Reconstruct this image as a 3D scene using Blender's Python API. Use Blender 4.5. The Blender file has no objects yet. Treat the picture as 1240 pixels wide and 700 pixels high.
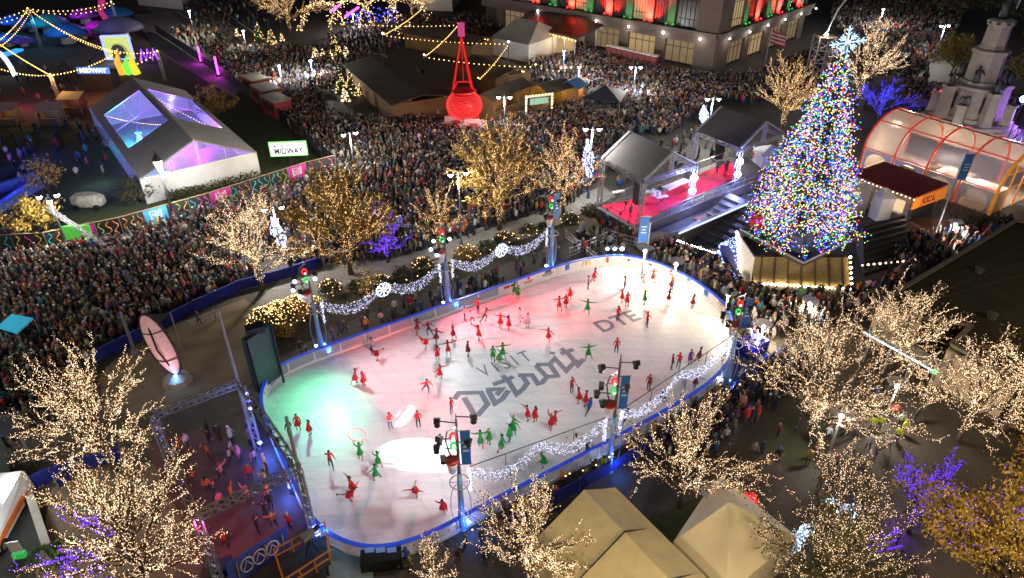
import bpy, bmesh, math, random
import numpy as np
from mathutils import Vector, Matrix
from math import sin, cos, pi, radians as R
random.seed(7)
rnd = random.random
U = random.uniform
SC = bpy.context.scene
COL = SC.collection

# ------------------------------------------------------------------ camera geometry (drone, 33 m up)
CF, CH, CT = 827.0, 33.0, R(32.5)
def G(px, py, z=0.0):
    """world point at height z seen at a photo pixel: used to survey the place"""
    u = (px - 620) / CF; v = (350 - py) / CF
    d = Vector((u, cos(CT) + v * sin(CT), -sin(CT) + v * cos(CT)))
    return Vector((0, 0, CH)) + d * ((z - CH) / d.z)
def HZ(base, top):
    """height of a vertical object from its foot pixel and its top pixel"""
    b = G(*base); v = (350 - top[1]) / CF
    return CH + (b.y / (cos(CT) + v * sin(CT))) * (-sin(CT) + v * cos(CT))
def PX(p):
    """pixels per metre near a world point"""
    return CF / (p[1] * cos(CT) + CH * sin(CT))

# ------------------------------------------------------------------ materials
MATS = {}
def M(name, col, rough=0.7, metal=0.0, var=0.18, scale=2.0, bump=0.0, emit=None, es=0.0, spec=0.5, alpha=None, trans=0.0, detail=4):
    if name in MATS: return MATS[name]
    m = bpy.data.materials.new(name); m.use_nodes = True
    nt = m.node_tree; N = nt.nodes; L = nt.links
    b = N['Principled BSDF']
    b.inputs['Roughness'].default_value = rough; b.inputs['Metallic'].default_value = metal
    b.inputs['Specular IOR Level'].default_value = spec
    c = (*col, 1)
    b.inputs['Base Color'].default_value = c
    if var > 0:
        tc = N.new('ShaderNodeTexCoord'); nz = N.new('ShaderNodeTexNoise')
        nz.inputs['Scale'].default_value = scale; nz.inputs['Detail'].default_value = detail
        mx = N.new('ShaderNodeMix'); mx.data_type = 'RGBA'
        mx.inputs[6].default_value = tuple(max(0, x * (1 - var * 1.6)) for x in col) + (1,)
        mx.inputs[7].default_value = tuple(min(1, x * (1 + var * 1.6)) for x in col) + (1,)
        L.new(tc.outputs['Object'], nz.inputs['Vector']); L.new(nz.outputs['Fac'], mx.inputs[0]); L.new(mx.outputs[2], b.inputs['Base Color'])
        if bump > 0:
            bp = N.new('ShaderNodeBump'); bp.inputs['Strength'].default_value = bump; bp.inputs['Distance'].default_value = 0.05
            L.new(nz.outputs['Fac'], bp.inputs['Height']); L.new(bp.outputs['Normal'], b.inputs['Normal'])
    if emit:
        b.inputs['Emission Color'].default_value = (*emit, 1); b.inputs['Emission Strength'].default_value = es
    if trans: b.inputs['Transmission Weight'].default_value = trans
    if alpha is not None: b.inputs['Alpha'].default_value = alpha
    MATS[name] = m
    return m
def E(name, col, s, sample=True):
    if name in MATS: return MATS[name]
    m = bpy.data.materials.new(name); m.use_nodes = True
    nt = m.node_tree; nt.nodes.clear()
    e = nt.nodes.new('ShaderNodeEmission'); o = nt.nodes.new('ShaderNodeOutputMaterial')
    e.inputs[0].default_value = (*col, 1); e.inputs[1].default_value = s
    nt.links.new(e.outputs[0], o.inputs[0])
    m.cycles.emission_sampling = 'FRONT' if sample else 'NONE'
    MATS[name] = m
    return m
def glass(name, col, t=0.75):
    """thin clear sheet: part see-through, part glossy"""
    if name in MATS: return MATS[name]
    m = bpy.data.materials.new(name); m.use_nodes = True
    nt = m.node_tree; N = nt.nodes; L = nt.links; N.clear()
    o = N.new('ShaderNodeOutputMaterial'); mx = N.new('ShaderNodeMixShader'); tr = N.new('ShaderNodeBsdfTransparent')
    p = N.new('ShaderNodeBsdfPrincipled'); p.inputs['Base Color'].default_value = (*col, 1); p.inputs['Roughness'].default_value = 0.15
    nz = N.new('ShaderNodeTexNoise'); nz.inputs['Scale'].default_value = 0.8
    mp = N.new('ShaderNodeMapRange'); mp.inputs[3].default_value = 1 - t - 0.1; mp.inputs[4].default_value = 1 - t + 0.1
    L.new(nz.outputs['Fac'], mp.inputs[0]); L.new(mp.outputs[0], mx.inputs[0])
    L.new(tr.outputs[0], mx.inputs[1]); L.new(p.outputs[0], mx.inputs[2]); L.new(mx.outputs[0], o.inputs[0])
    MATS[name] = m
    return m
def attr_mat(name, attr, rough=0.8, objcol=False, kind='OBJECT'):
    """cloth / skin / hair whose base colour is a property of each object (or of each figure of the crowd)"""
    if name in MATS: return MATS[name]
    m = bpy.data.materials.new(name); m.use_nodes = True
    nt = m.node_tree; N = nt.nodes; L = nt.links; b = N['Principled BSDF']; b.inputs['Roughness'].default_value = rough
    if objcol: s = N.new('ShaderNodeObjectInfo'); out = s.outputs['Color']
    else:
        s = N.new('ShaderNodeAttribute'); s.attribute_type = kind; s.attribute_name = attr; out = s.outputs['Color']
    tc = N.new('ShaderNodeTexCoord'); nz = N.new('ShaderNodeTexNoise'); nz.inputs['Scale'].default_value = 9
    mp = N.new('ShaderNodeMapRange'); mp.inputs[3].default_value = 0.75; mp.inputs[4].default_value = 1.25
    mu = N.new('ShaderNodeMix'); mu.data_type = 'RGBA'; mu.blend_type = 'MULTIPLY'; mu.inputs[0].default_value = 1
    L.new(tc.outputs['Object'], nz.inputs['Vector']); L.new(nz.outputs['Fac'], mp.inputs[0]); L.new(out, mu.inputs[6]); L.new(mp.outputs[0], mu.inputs[7])
    L.new(mu.outputs[2], b.inputs['Base Color'])
    MATS[name] = m
    return m
def stripes(name, a, b_, scale, axis='X', rough=0.8, rot=0.0, bump=0.0, noise=0.25):
    """planks, shingles, slats"""
    if name in MATS: return MATS[name]
    m = bpy.data.materials.new(name); m.use_nodes = True
    nt = m.node_tree; N = nt.nodes; L = nt.links; b = N['Principled BSDF']; b.inputs['Roughness'].default_value = rough
    tc = N.new('ShaderNodeTexCoord'); mp = N.new('ShaderNodeMapping'); mp.inputs['Rotation'].default_value = (0, 0, rot)
    w = N.new('ShaderNodeTexWave'); w.bands_direction = axis; w.inputs['Scale'].default_value = scale; w.inputs['Distortion'].default_value = 0.4
    nz = N.new('ShaderNodeTexNoise'); nz.inputs['Scale'].default_value = 3
    r = N.new('ShaderNodeValToRGB'); r.color_ramp.elements[0].color = (*a, 1); r.color_ramp.elements[1].color = (*b_, 1)
    r.color_ramp.elements[0].position = 0.15; r.color_ramp.elements[1].position = 0.4
    mu = N.new('ShaderNodeMix'); mu.data_type = 'RGBA'; mu.blend_type = 'MULTIPLY'; mu.inputs[0].default_value = 1
    mr = N.new('ShaderNodeMapRange'); mr.inputs[3].default_value = 1 - noise; mr.inputs[4].default_value = 1 + noise
    L.new(tc.outputs['Object'], mp.inputs[0]); L.new(mp.outputs[0], w.inputs[0]); L.new(w.outputs['Color'], r.inputs[0])
    L.new(tc.outputs['Object'], nz.inputs['Vector']); L.new(nz.outputs['Fac'], mr.inputs[0]); L.new(r.outputs[0], mu.inputs[6]); L.new(mr.outputs[0], mu.inputs[7])
    L.new(mu.outputs[2], b.inputs['Base Color'])
    if bump:
        bp = N.new('ShaderNodeBump'); bp.inputs['Strength'].default_value = bump; L.new(w.outputs['Fac'], bp.inputs['Height']); L.new(bp.outputs[0], b.inputs['Normal'])
    MATS[name] = m
    return m
def paving(name, a, b_, mortar, scale, rough=0.75, rot=0.6, rx=0, mortar_w=.012):
    if name in MATS: return MATS[name]
    m = bpy.data.materials.new(name); m.use_nodes = True
    nt = m.node_tree; N = nt.nodes; L = nt.links; b = N['Principled BSDF']; b.inputs['Roughness'].default_value = rough
    tc = N.new('ShaderNodeTexCoord'); mp = N.new('ShaderNodeMapping'); mp.inputs['Rotation'].default_value = (rx, 0, 0 if rx else rot)
    br = N.new('ShaderNodeTexBrick'); br.inputs['Scale'].default_value = scale
    br.inputs['Color1'].default_value = (*a, 1); br.inputs['Color2'].default_value = (*b_, 1); br.inputs['Mortar'].default_value = (*mortar, 1)
    br.inputs['Mortar Size'].default_value = mortar_w
    nz = N.new('ShaderNodeTexNoise'); nz.inputs['Scale'].default_value = 0.25; nz.inputs['Detail'].default_value = 8
    mr = N.new('ShaderNodeMapRange'); mr.inputs[3].default_value = 0.45; mr.inputs[4].default_value = 1.5
    mu = N.new('ShaderNodeMix'); mu.data_type = 'RGBA'; mu.blend_type = 'MULTIPLY'; mu.inputs[0].default_value = 1
    L.new(tc.outputs['Object'], mp.inputs[0]); L.new(mp.outputs[0], br.inputs[0]); L.new(tc.outputs['Object'], nz.inputs['Vector'])
    L.new(nz.outputs['Fac'], mr.inputs[0]); L.new(br.outputs[0], mu.inputs[6]); L.new(mr.outputs[0], mu.inputs[7]); L.new(mu.outputs[2], b.inputs['Base Color'])
    MATS[name] = m
    return m

# ------------------------------------------------------------------ meshes
class MB:
    def __init__(s): s.v = []; s.f = []; s.m = []; s.smooth = False
    def add(s, vs, fs, mi=0):
        o = len(s.v); s.v.extend(tuple(v) for v in vs); s.f.extend(tuple(i + o for i in f) for f in fs); s.m.extend([mi] * len(fs)); return s
    def box(s, c, d, rz=0.0, mi=0, tilt=None):
        x, y, z = d[0] / 2, d[1] / 2, d[2] / 2
        Mx = Matrix.Rotation(rz, 3, 'Z')
        if tilt: Mx = Mx @ Matrix.Rotation(tilt[1], 3, tilt[0])
        vs = [Vector(c) + Mx @ Vector((a * x, b * y, e * z)) for e in (-1, 1) for a, b in ((-1, -1), (1, -1), (1, 1), (-1, 1))]
        return s.add(vs, [(3, 2, 1, 0), (4, 5, 6, 7), (0, 1, 5, 4), (1, 2, 6, 5), (2, 3, 7, 6), (3, 0, 4, 7)], mi)
    def bar(s, a, b, w, h=None, mi=0):
        a = Vector(a); b = Vector(b); h = h or w; d = (b - a).normalized()
        up = Vector((0, 0, 1)) if abs(d.z) < 0.95 else Vector((1, 0, 0))
        x = d.cross(up).normalized() * w / 2; y = x.normalized().cross(d) * h / 2
        vs = [p + i * x + j * y for p in (a, b) for i, j in ((-1, -1), (1, -1), (1, 1), (-1, 1))]
        return s.add(vs, [(3, 2, 1, 0), (4, 5, 6, 7), (0, 1, 5, 4), (1, 2, 6, 5), (2, 3, 7, 6), (3, 0, 4, 7)], mi)
    def tube(s, pts, r, n=6, mi=0, cap=True):
        pts = [Vector(p) for p in pts]; rs = r if hasattr(r, '__len__') else [r] * len(pts)
        vs = []; fs = []; x = None
        for i, p in enumerate(pts):
            d = (pts[min(i + 1, len(pts) - 1)] - pts[max(i - 1, 0)])
            d = d.normalized() if d.length > 1e-9 else Vector((0, 0, 1))
            if x is None: x = d.orthogonal().normalized()
            x = x - d * x.dot(d); x = x.normalized() if x.length > 1e-6 else d.orthogonal().normalized()
            y = d.cross(x)
            for k in range(n):
                a = 2 * pi * k / n; vs.append(p + (x * cos(a) + y * sin(a)) * rs[i])
        for i in range(len(pts) - 1):
            for k in range(n):
                a = i * n + k; b = i * n + (k + 1) % n; fs.append((a, b, b + n, a + n))
        if cap: fs.append(tuple(range(n - 1, -1, -1))); fs.append(tuple((len(pts) - 1) * n + k for k in range(n)))
        return s.add(vs, fs, mi)
    def lathe(s, c, prof, n=12, mi=0, ang=0.0, ex=1.0, ey=1.0):
        c = Vector(c); vs = []; fs = []
        for r, z in prof:
            for k in range(n):
                a = ang + 2 * pi * k / n; vs.append(c + Vector((r * cos(a) * ex, r * sin(a) * ey, z)))
        for i in range(len(prof) - 1):
            for k in range(n):
                a = i * n + k; b = i * n + (k + 1) % n; fs.append((a, b, b + n, a + n))
        fs.append(tuple(range(n - 1, -1, -1))); fs.append(tuple((len(prof) - 1) * n + k for k in range(n)))
        return s.add(vs, fs, mi)
    def ball(s, c, r, n=10, m=6, mi=0, sc=(1, 1, 1)):
        prof = [(r * sin(pi * (i + .02) / (m + .04)) * 1.0, -r * cos(pi * (i + .02) / (m + .04)) * sc[2]) for i in range(m + 1)]
        return s.lathe(c, prof, n, mi, 0, sc[0], sc[1])
    def prism(s, poly, z0, z1, mi=0):
        n = len(poly)
        ar = sum(poly[i][0] * poly[(i + 1) % n][1] - poly[(i + 1) % n][0] * poly[i][1] for i in range(n))
        if ar < 0: poly = poly[::-1]
        vs = [(p[0], p[1], z0) for p in poly] + [(p[0], p[1], z1) for p in poly]
        fs = [tuple(range(n - 1, -1, -1)), tuple(range(n, 2 * n))] + [(i, (i + 1) % n, (i + 1) % n + n, i + n) for i in range(n)]
        return s.add(vs, fs, mi)
    def quad(s, a, b, c, d, mi=0): return s.add([a, b, c, d], [(0, 1, 2, 3)], mi)
    def slab(s, pts, t, mi=0):
        """thick sheet over a polygon of 3-D points, thickness t along its normal"""
        P = [Vector(p) for p in pts]; n = len(P)
        nrm = Vector((0, 0, 0))
        for i in range(n): nrm += (P[i] - P[0]).cross(P[(i + 1) % n] - P[0])
        nrm.normalize()
        if nrm.z < 0: P.reverse(); nrm = -nrm
        vs = [p - nrm * t for p in P] + P
        return s.add(vs, [tuple(range(n - 1, -1, -1)), tuple(range(n, 2 * n))] + [(i, (i + 1) % n, (i + 1) % n + n, i + n) for i in range(n)], mi)
    def octs(s, pts, r, mi=0):
        for p in pts:
            x, y, z = p; rr = r * U(.8, 1.2)
            s.add([(x + rr, y, z), (x, y + rr, z), (x - rr, y, z), (x, y - rr, z), (x, y, z + rr), (x, y, z - rr)],
                  [(0, 1, 4), (1, 2, 4), (2, 3, 4), (3, 0, 4), (1, 0, 5), (2, 1, 5), (3, 2, 5), (0, 3, 5)], mi)
        return s
    def truss(s, a, b, w, r=0.03, up=(0, 0, 1), bays=None, mi=0):
        a = Vector(a); b = Vector(b); d = (b - a).normalized(); up = Vector(up)
        if abs(d.dot(up)) > .95: up = Vector((1, 0.3, 0)).normalized()
        x = d.cross(up).normalized() * w / 2; y = x.normalized().cross(d).normalized() * w / 2
        cs = [x + y, -x + y, -x - y, x - y]; L = (b - a).length; n = bays or max(2, int(L / w / 1.1))
        for c in cs: s.bar(a + c, b + c, r * 2, mi=mi)
        for i in range(n):
            p = a + d * L * i / n; q = a + d * L * (i + 1) / n
            for k in range(4):
                c0 = cs[k]; c1 = cs[(k + 1) % 4]
                if i % 2: c0, c1 = c1, c0
                s.bar(p + c0, q + c1, r * 1.2, mi=mi)
        return s
    def build(s, name, mats, parent=None, smooth=None, kind=None):
        me = bpy.data.meshes.new(name); off = parent_loc(parent)
        me.from_pydata([(v[0] - off[0], v[1] - off[1], v[2] - off[2]) for v in s.v], [], s.f)
        for m in (mats if isinstance(mats, (list, tuple)) else [mats]): me.materials.append(m)
        if any(s.m): me.polygons.foreach_set('material_index', s.m)
        if smooth or s.smooth: me.polygons.foreach_set('use_smooth', [True] * len(me.polygons))
        me.update()
        o = bpy.data.objects.new(name, me); COL.objects.link(o)
        if parent: o.parent = parent
        if kind: o['kind'] = kind
        return o
def parent_loc(p):
    v = Vector((0, 0, 0))
    while p is not None: v += p.location; p = p.parent
    return v
def tag(o, label=None, cat=None, group=None, kind=None):
    if label: o['label'] = label
    if cat: o['category'] = cat
    if group: o['group'] = group
    if kind: o['kind'] = kind
    return o
def drape(mb, pts, sagd, n=7, th=.03, wr=.03, mi=0):
    """tent cloth over 3 or 4 corners: sags between its edges and wrinkles a little"""
    P = [Vector(p) for p in pts]; q = P if len(P) == 4 else [P[0], P[1], P[2], P[2]]; top = []
    for j in range(n + 1):
        for i in range(n + 1):
            u, v = i / n, j / n; p = q[0].lerp(q[1], u).lerp(q[3].lerp(q[2], u), v); s = sin(pi * u) * sin(pi * v); top.append(p - Vector((0, 0, sagd * s + wr * s * sin(9 * u + 5 * v + p.x) * cos(7 * v - 3 * u + p.y))))
    f = [(j * (n + 1) + i, j * (n + 1) + i + 1, (j + 1) * (n + 1) + i + 1, (j + 1) * (n + 1) + i) for j in range(n) for i in range(n)]
    mb.add(top, f, mi); mb.add([p - Vector((0, 0, th)) for p in top], [g[::-1] for g in f], mi); return mb
def thing(name, label, cat, loc=(0, 0, 0), group=None):
    o = bpy.data.objects.new(name, None); COL.objects.link(o); o.empty_display_size = 0.2
    o.location = loc; return tag(o, label, cat, group)
def dup(root, loc, label=None, rz=None, parent=None):
    c = root.copy(); COL.objects.link(c)
    if parent is not None: c.parent = parent
    if loc is not None: c.location = loc
    if rz is not None: c.rotation_euler = (0, 0, rz)
    if label: c['label'] = label
    for ch in KIDS(root): dup(ch, None, None, None, c)
    return c
def KIDS(root): return [o for o in root.children]
def struct(name, mb, mat):
    return tag(mb.build(name, mat), kind='structure')
def sheet(name, px, mat, z=0.004, world=False):
    mb = MB(); pts = [(p[0], p[1], z) for p in px] if world else [tuple(G(*p)[:2]) + (z,) for p in px]
    n = len(pts); ar = sum(pts[i][0] * pts[(i + 1) % n][1] - pts[(i + 1) % n][0] * pts[i][1] for i in range(n))
    if ar < 0: pts.reverse()
    mb.add(pts, [tuple(range(n))]); return struct(name, mb, mat)
def lamp(kind, loc, energy, col=(1, 1, 1), target=None, size=0.2, cone=60, blend=0.5, name=None):
    d = bpy.data.lights.new(name or 'lamp_light', kind); d.energy = energy; d.color = col
    d.shadow_soft_size = size
    if kind == 'SPOT': d.spot_size = R(cone); d.spot_blend = blend
    o = bpy.data.objects.new(name or 'lamp_light', d); COL.objects.link(o); o.location = loc
    if target is not None: o.rotation_euler = (Vector(target) - Vector(loc)).to_track_quat('-Z', 'Y').to_euler()
    return o
FONT = {}
def text_mb(s, size=1.0, bold=0.0):
    """lettering as flat mesh polygons (x right, y up), centred"""
    c = bpy.data.curves.new('lettering', 'FONT'); c.body = s; c.size = size; c.align_x = 'CENTER'; c.align_y = 'CENTER'; c.offset = bold; c.resolution_u = 3
    o = bpy.data.objects.new('lettering', c); COL.objects.link(o)
    dg = bpy.context.evaluated_depsgraph_get(); me = bpy.data.meshes.new_from_object(o.evaluated_get(dg))
    v = [tuple(x.co) for x in me.vertices]; f = [tuple(p.vertices) for p in me.polygons]
    bpy.data.objects.remove(o); bpy.data.curves.remove(c); bpy.data.meshes.remove(me)
    return v, f
def put_text(mb, s, size, org, ax, ay, mi=0, bold=0.0, fit=None):
    v, f = text_mb(s, size, bold); ax = Vector(ax); ay = Vector(ay); org = Vector(org)
    if fit and v:
        w = max(p[0] for p in v) - min(p[0] for p in v)
        k = fit / w if w else 1; v = [(p[0] * k, p[1], 0) for p in v]
    mb.add([org + ax * p[0] + ay * p[1] for p in v], f, mi); return mb
def smooth_loop(pts, n=6):
    out = []
    for i in range(len(pts)):
        p0, p1, p2, p3 = [Vector(pts[(i + k) % len(pts)]) for k in (-1, 0, 1, 2)]
        for k in range(n):
            t = k / n
            out.append(0.5 * ((2 * p1) + (p2 - p0) * t + (2 * p0 - 5 * p1 + 4 * p2 - p3) * t * t + (3 * p1 - p0 - 3 * p2 + p3) * t ** 3))
    return out
def inside(p, poly):
    x, y = p[0], p[1]; c = False; n = len(poly); j = n - 1
    for i in range(n):
        xi, yi = poly[i][0], poly[i][1]; xj, yj = poly[j][0], poly[j][1]
        if (yi > y) != (yj > y) and x < (xj - xi) * (y - yi) / (yj - yi) + xi: c = not c
        j = i
    return c
def sag(a, b, dip, n=12):
    a = Vector(a); b = Vector(b)
    return [a.lerp(b, i / n) - Vector((0, 0, dip * 4 * (i / n) * (1 - i / n))) for i in range(n + 1)]
def ribbon(mb, pts, w, z=None, mi=0):
    """flat stroke of width w along a polyline on the ground, with mitred corners"""
    P = [Vector(p) for p in pts]; n = len(P); vs = []
    for i in range(n):
        d0 = (P[i] - P[i - 1]).normalized() if i > 0 else (P[1] - P[0]).normalized()
        d1 = (P[i + 1] - P[i]).normalized() if i < n - 1 else d0
        t = (d0 + d1); t = t.normalized() if t.length > .1 else d0
        nn = Vector((-t.y, t.x, 0)); k = 1 / max(.5, abs(nn.dot(Vector((-d0.y, d0.x, 0)))))
        vs += [P[i] + nn * w / 2 * k, P[i] - nn * w / 2 * k]
    mb.add(vs, [(2 * i, 2 * i + 1, 2 * i + 3, 2 * i + 2) for i in range(n - 1)], mi); return mb

# common materials
m_black = M('black_metal', (.02, .02, .022), .45, .3)
m_steel = M('galvanised_steel', (.42, .43, .45), .4, .7)
m_white = M('white_paint', (.75, .75, .74), .5)
m_dark = M('dark_cloth', (.03, .03, .035), .9)
m_blue = M('blue_banner_cloth', (.02, .13, .45), .6)
m_wood = stripes('wood_planks', (.05, .03, .015), (.22, .13, .06), 2.5)
E_white = E('white_lamp', (.86, .9, 1), 30)
E_warm = E('warm_bulb', (1, .6, .27), 6.5)
E_warm2 = E('pale_warm_bulb', (1, .7, .42), 7.5)
E_gold = E('golden_bulb', (1, .61, .24), 6.5)
E_fest = E('festoon_bulb', (1, .6, .16), 6)
E_swag = E('cool_white_bulb', (.7, .72, 1), 3.6)
E_blue = E('blue_bulb', (.05, .05, 1), 6)
E_purple = E('violet_bulb', (.15, .04, 1), 7)
E_bluelamp = E('blue_lamp', (.1, .25, 1), 30)
E_red = E('red_bulb', (1, .02, .02), 6)
E_green = E('green_bulb', (.03, 1, .1), 6)
E_mag = E('magenta_tube', (.9, .05, 1), 8)
OBST = []     # (x, y, r) where nobody stands
# ------------------------------------------------------------------ world, camera
w = bpy.data.worlds.new('World'); SC.world = w; w.use_nodes = True
nt = w.node_tree; bg = nt.nodes['Background']
sky = nt.nodes.new('ShaderNodeTexSky'); sky.sky_type = 'NISHITA'; sky.sun_disc = False
sky.sun_elevation = R(38); sky.sun_rotation = R(200); sky.air_density = 0.7; sky.dust_density = 3.0
nt.links.new(sky.outputs[0], bg.inputs[0]); bg.inputs[1].default_value = 0.0078
cam = bpy.data.cameras.new('camera'); co = bpy.data.objects.new('camera', cam); COL.objects.link(co)
co.location = (0, 0, CH); co.rotation_euler = (R(90) - CT, 0, 0); cam.sensor_width = 36; cam.lens = 36 * CF / 1240; cam.clip_end = 3000
SC.camera = co
sun = bpy.data.lights.new('night_fill', 'SUN'); sun.energy = 0.03; sun.angle = R(10); sun.color = (1, .93, .84)  # weak wide sun lamp added as neutral fill for the night ambient
so = bpy.data.objects.new('night_fill', sun); COL.objects.link(so); so.rotation_euler = (R(38), 0, R(20))
SC.view_settings.view_transform = 'Standard'; SC.view_settings.look = 'None'; SC.view_settings.exposure = 0.0; SC.view_settings.gamma = 1
SC.view_settings.use_curve_mapping = False
SC.render.engine = 'CYCLES'
cy = SC.cycles; cy.use_denoising = True; cy.max_bounces = 5; cy.diffuse_bounces = 2; cy.glossy_bounces = 2; cy.transparent_max_bounces = 8; cy.transmission_bounces = 3
cy.sample_clamp_indirect = 4; cy.caustics_reflective = False; cy.caustics_refractive = False; cy.use_light_tree = True
try: cy.denoiser = 'OPENIMAGEDENOISE'; cy.denoising_input_passes = 'RGB_ALBEDO_NORMAL'
except Exception: pass
cy.pixel_filter_type = 'BLACKMAN_HARRIS'; cy.filter_width = 1.6

# ------------------------------------------------------------------ ground sheets
mb = MB(); mb.add([(-700, -60, 0), (700, -60, 0), (700, 1400, 0), (-700, 1400, 0)], [(0, 1, 2, 3)])
struct('ground', mb, paving('dark_paving', (.075, .066, .055), (.055, .05, .044), (.03, .028, .025), .9))
lawn_m = M('lawn_grass', (.035, .05, .014), .95, var=.4, scale=1.6, bump=.6)
sand_m = M('pale_sand', (.19, .15, .09), .95, var=.3, scale=.5, detail=10)
walk_m = paving('pale_walk', (.26, .25, .23), (.22, .21, .19), (.12, .11, .1), .8)
tan_m = paving('tan_walk', (.2, .17, .12), (.17, .145, .1), (.08, .07, .05), 1.2, rot=.9)
road_m = M('asphalt', (.04, .04, .04), .85, var=.35, scale=.8, detail=10)
bed_m = M('planting_soil', (.045, .038, .02), .95, var=.5, scale=2)
sheet('midway_lawn', [(-120, 130), (100, 60), (200, 60), (270, 95), (400, 200), (372, 214), (258, 252), (133, 287), (-120, 312)], lawn_m)
sheet('midway_yard', [(-160, 0), (170, 0), (215, 60), (160, 120), (90, 150), (-160, 160)], M('yard_floor', (.07, .05, .035), .9, var=.5, scale=.15, detail=8), z=.008)
sheet('cross_street', [(170, 0), (250, 0), (420, 110), (330, 130), (215, 55)], M('street_concrete', (.14, .125, .1), .85, var=.25, scale=.4, detail=8), z=.010)
sheet('street_lane', [(245, 0), (520, 0), (480, 40), (400, 70), (330, 80)], road_m, z=.012)
mb = MB()
for a, b in (((214, 14), (300, 68)), ((250, 0), (340, 62))):
    A = G(*a, .016); B = G(*b, .016); ribbon(mb, [A, B], .3)
struct('road_markings', mb, M('line_paint', (.6, .6, .55), .7))
sheet('street_kerb_walk', [(160, 18), (205, 14), (300, 100), (283, 118), (190, 62)], walk_m, z=.014)
sheet('market_paving', [(420, 60), (640, 40), (660, 120), (560, 150), (440, 110)], M('market_floor', (.09, .065, .04), .85, var=.3, scale=.5), z=.010)
sheet('sand_area', [(118, 455), (150, 425), (215, 392), (295, 362), (352, 395), (330, 430), (300, 470), (180, 500), (130, 500)], sand_m, z=.006)
sheet('promenade', [(290, 385), (350, 330), (640, 262), (730, 225), (745, 238), (650, 285), (400, 360), (350, 398)], walk_m, z=.012)
sheet('garden_bed', [(300, 398), (352, 368), (480, 315), (650, 268), (735, 240), (748, 268), (665, 300), (540, 345), (400, 398), (350, 428), (318, 430)], bed_m, z=.008)
sheet('tan_pavement', [(62, 592), (110, 568), (200, 560), (250, 640), (240, 720), (40, 720)], tan_m, z=.008)
sheet('service_road', [(-40, 560), (40, 560), (62, 592), (66, 720), (-40, 720)], road_m, z=.006)
sheet('rear_plaza', [(930, 440), (1120, 380), (1260, 470), (1260, 720), (900, 720), (880, 560)], paving('brown_paving', (.046, .037, .024), (.037, .03, .02), (.022, .018, .013), 1.0), z=.004)
sheet('tent_lawn', [(775, 632), (850, 600), (905, 640), (880, 690), (800, 690)], lawn_m, z=.012)
sheet('small_lawn', [(925, 535), (940, 512), (965, 498), (992, 492), (1012, 502), (1018, 522), (1004, 545), (978, 562), (950, 565), (932, 554)], M('worn_turf', (.034, .036, .015), .95, var=.4, scale=.8), z=.012)
sheet('plaza_right', [(1085, 260), (1200, 270), (1225, 262), (1100, 340), (1040, 320)], paving('red_paving', (.2, .09, .05), (.16, .075, .045), (.08, .04, .03), 1.4), z=.006)
sheet('monument_plaza', [(1100, 170), (1400, 140), (1400, 260), (1240, 250), (1040, 200)], paving('grey_paving', (.16, .15, .17), (.13, .12, .14), (.07, .065, .07), .7), z=.006)
# long dark flat roofed building at the side
k = thing('flat_roof_building', 'long low building with dark flat roof, pale parapet edge and tan plank front', 'building', G(1160, 440))
ro = [G(1066, 366, 3.5), G(1230, 268, 3.5), G(1420, 300, 3.5), G(1420, 560, 3.5), G(1232, 462, 3.5), G(1152, 418, 3.5), G(1176, 395, 3.5), G(1118, 385, 3.5)]
mb = MB(); mb.prism([p[:2] for p in ro], 3.2, 3.5); mb.build('roof', M('dark_roof_felt', (.04, .036, .016), .9, var=.4, scale=.5, detail=10, bump=.3), k)
mb = MB()
for a, b in zip(ro, ro[1:] + ro[:1]): mb.bar(a + Vector((0, 0, .08)), b + Vector((0, 0, .08)), .32, .2)
mb.build('parapet', M('parapet_stone', (.2, .18, .13), .85, var=.25, scale=1.5), k)
m_tp = stripes('tan_planks', (.3, .23, .15), (.52, .4, .27), 1.6, 'Z')
for a, b, nm in ((ro[4], ro[5], 'plank_front'), (ro[5], ro[6], 'plank_return'), (ro[7], ro[0], 'end_wall'), (ro[0], ro[1], 'rear_wall')): mb = MB(); mb.bar(Vector((a.x, a.y, 1.6)), Vector((b.x, b.y, 1.6)), .25, 3.18); mb.build(nm, m_tp, k)
for px in ((1140, 350), (1185, 330), (1200, 385), (1120, 368)):
    c = G(*px, 3.5); mb = MB(); mb.lathe(c, [(.32, 0), (.32, .35), (.42, .4), (.1, .55)], 8); mb.build('roof_vent', M('vent_metal', (.12, .12, .1), .6, .4), k)
for f in (.3, .55, .8): a = ro[0].lerp(ro[7], f * .5); b = ro[1].lerp(ro[2], f); mb = MB(); mb.bar(a + Vector((.4, 0, .015)), b + Vector((-.2, 0, .015)), .16, .03); mb.build('roof_seam', M('seam_strip', (.065, .058, .03), .85), k)

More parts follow.
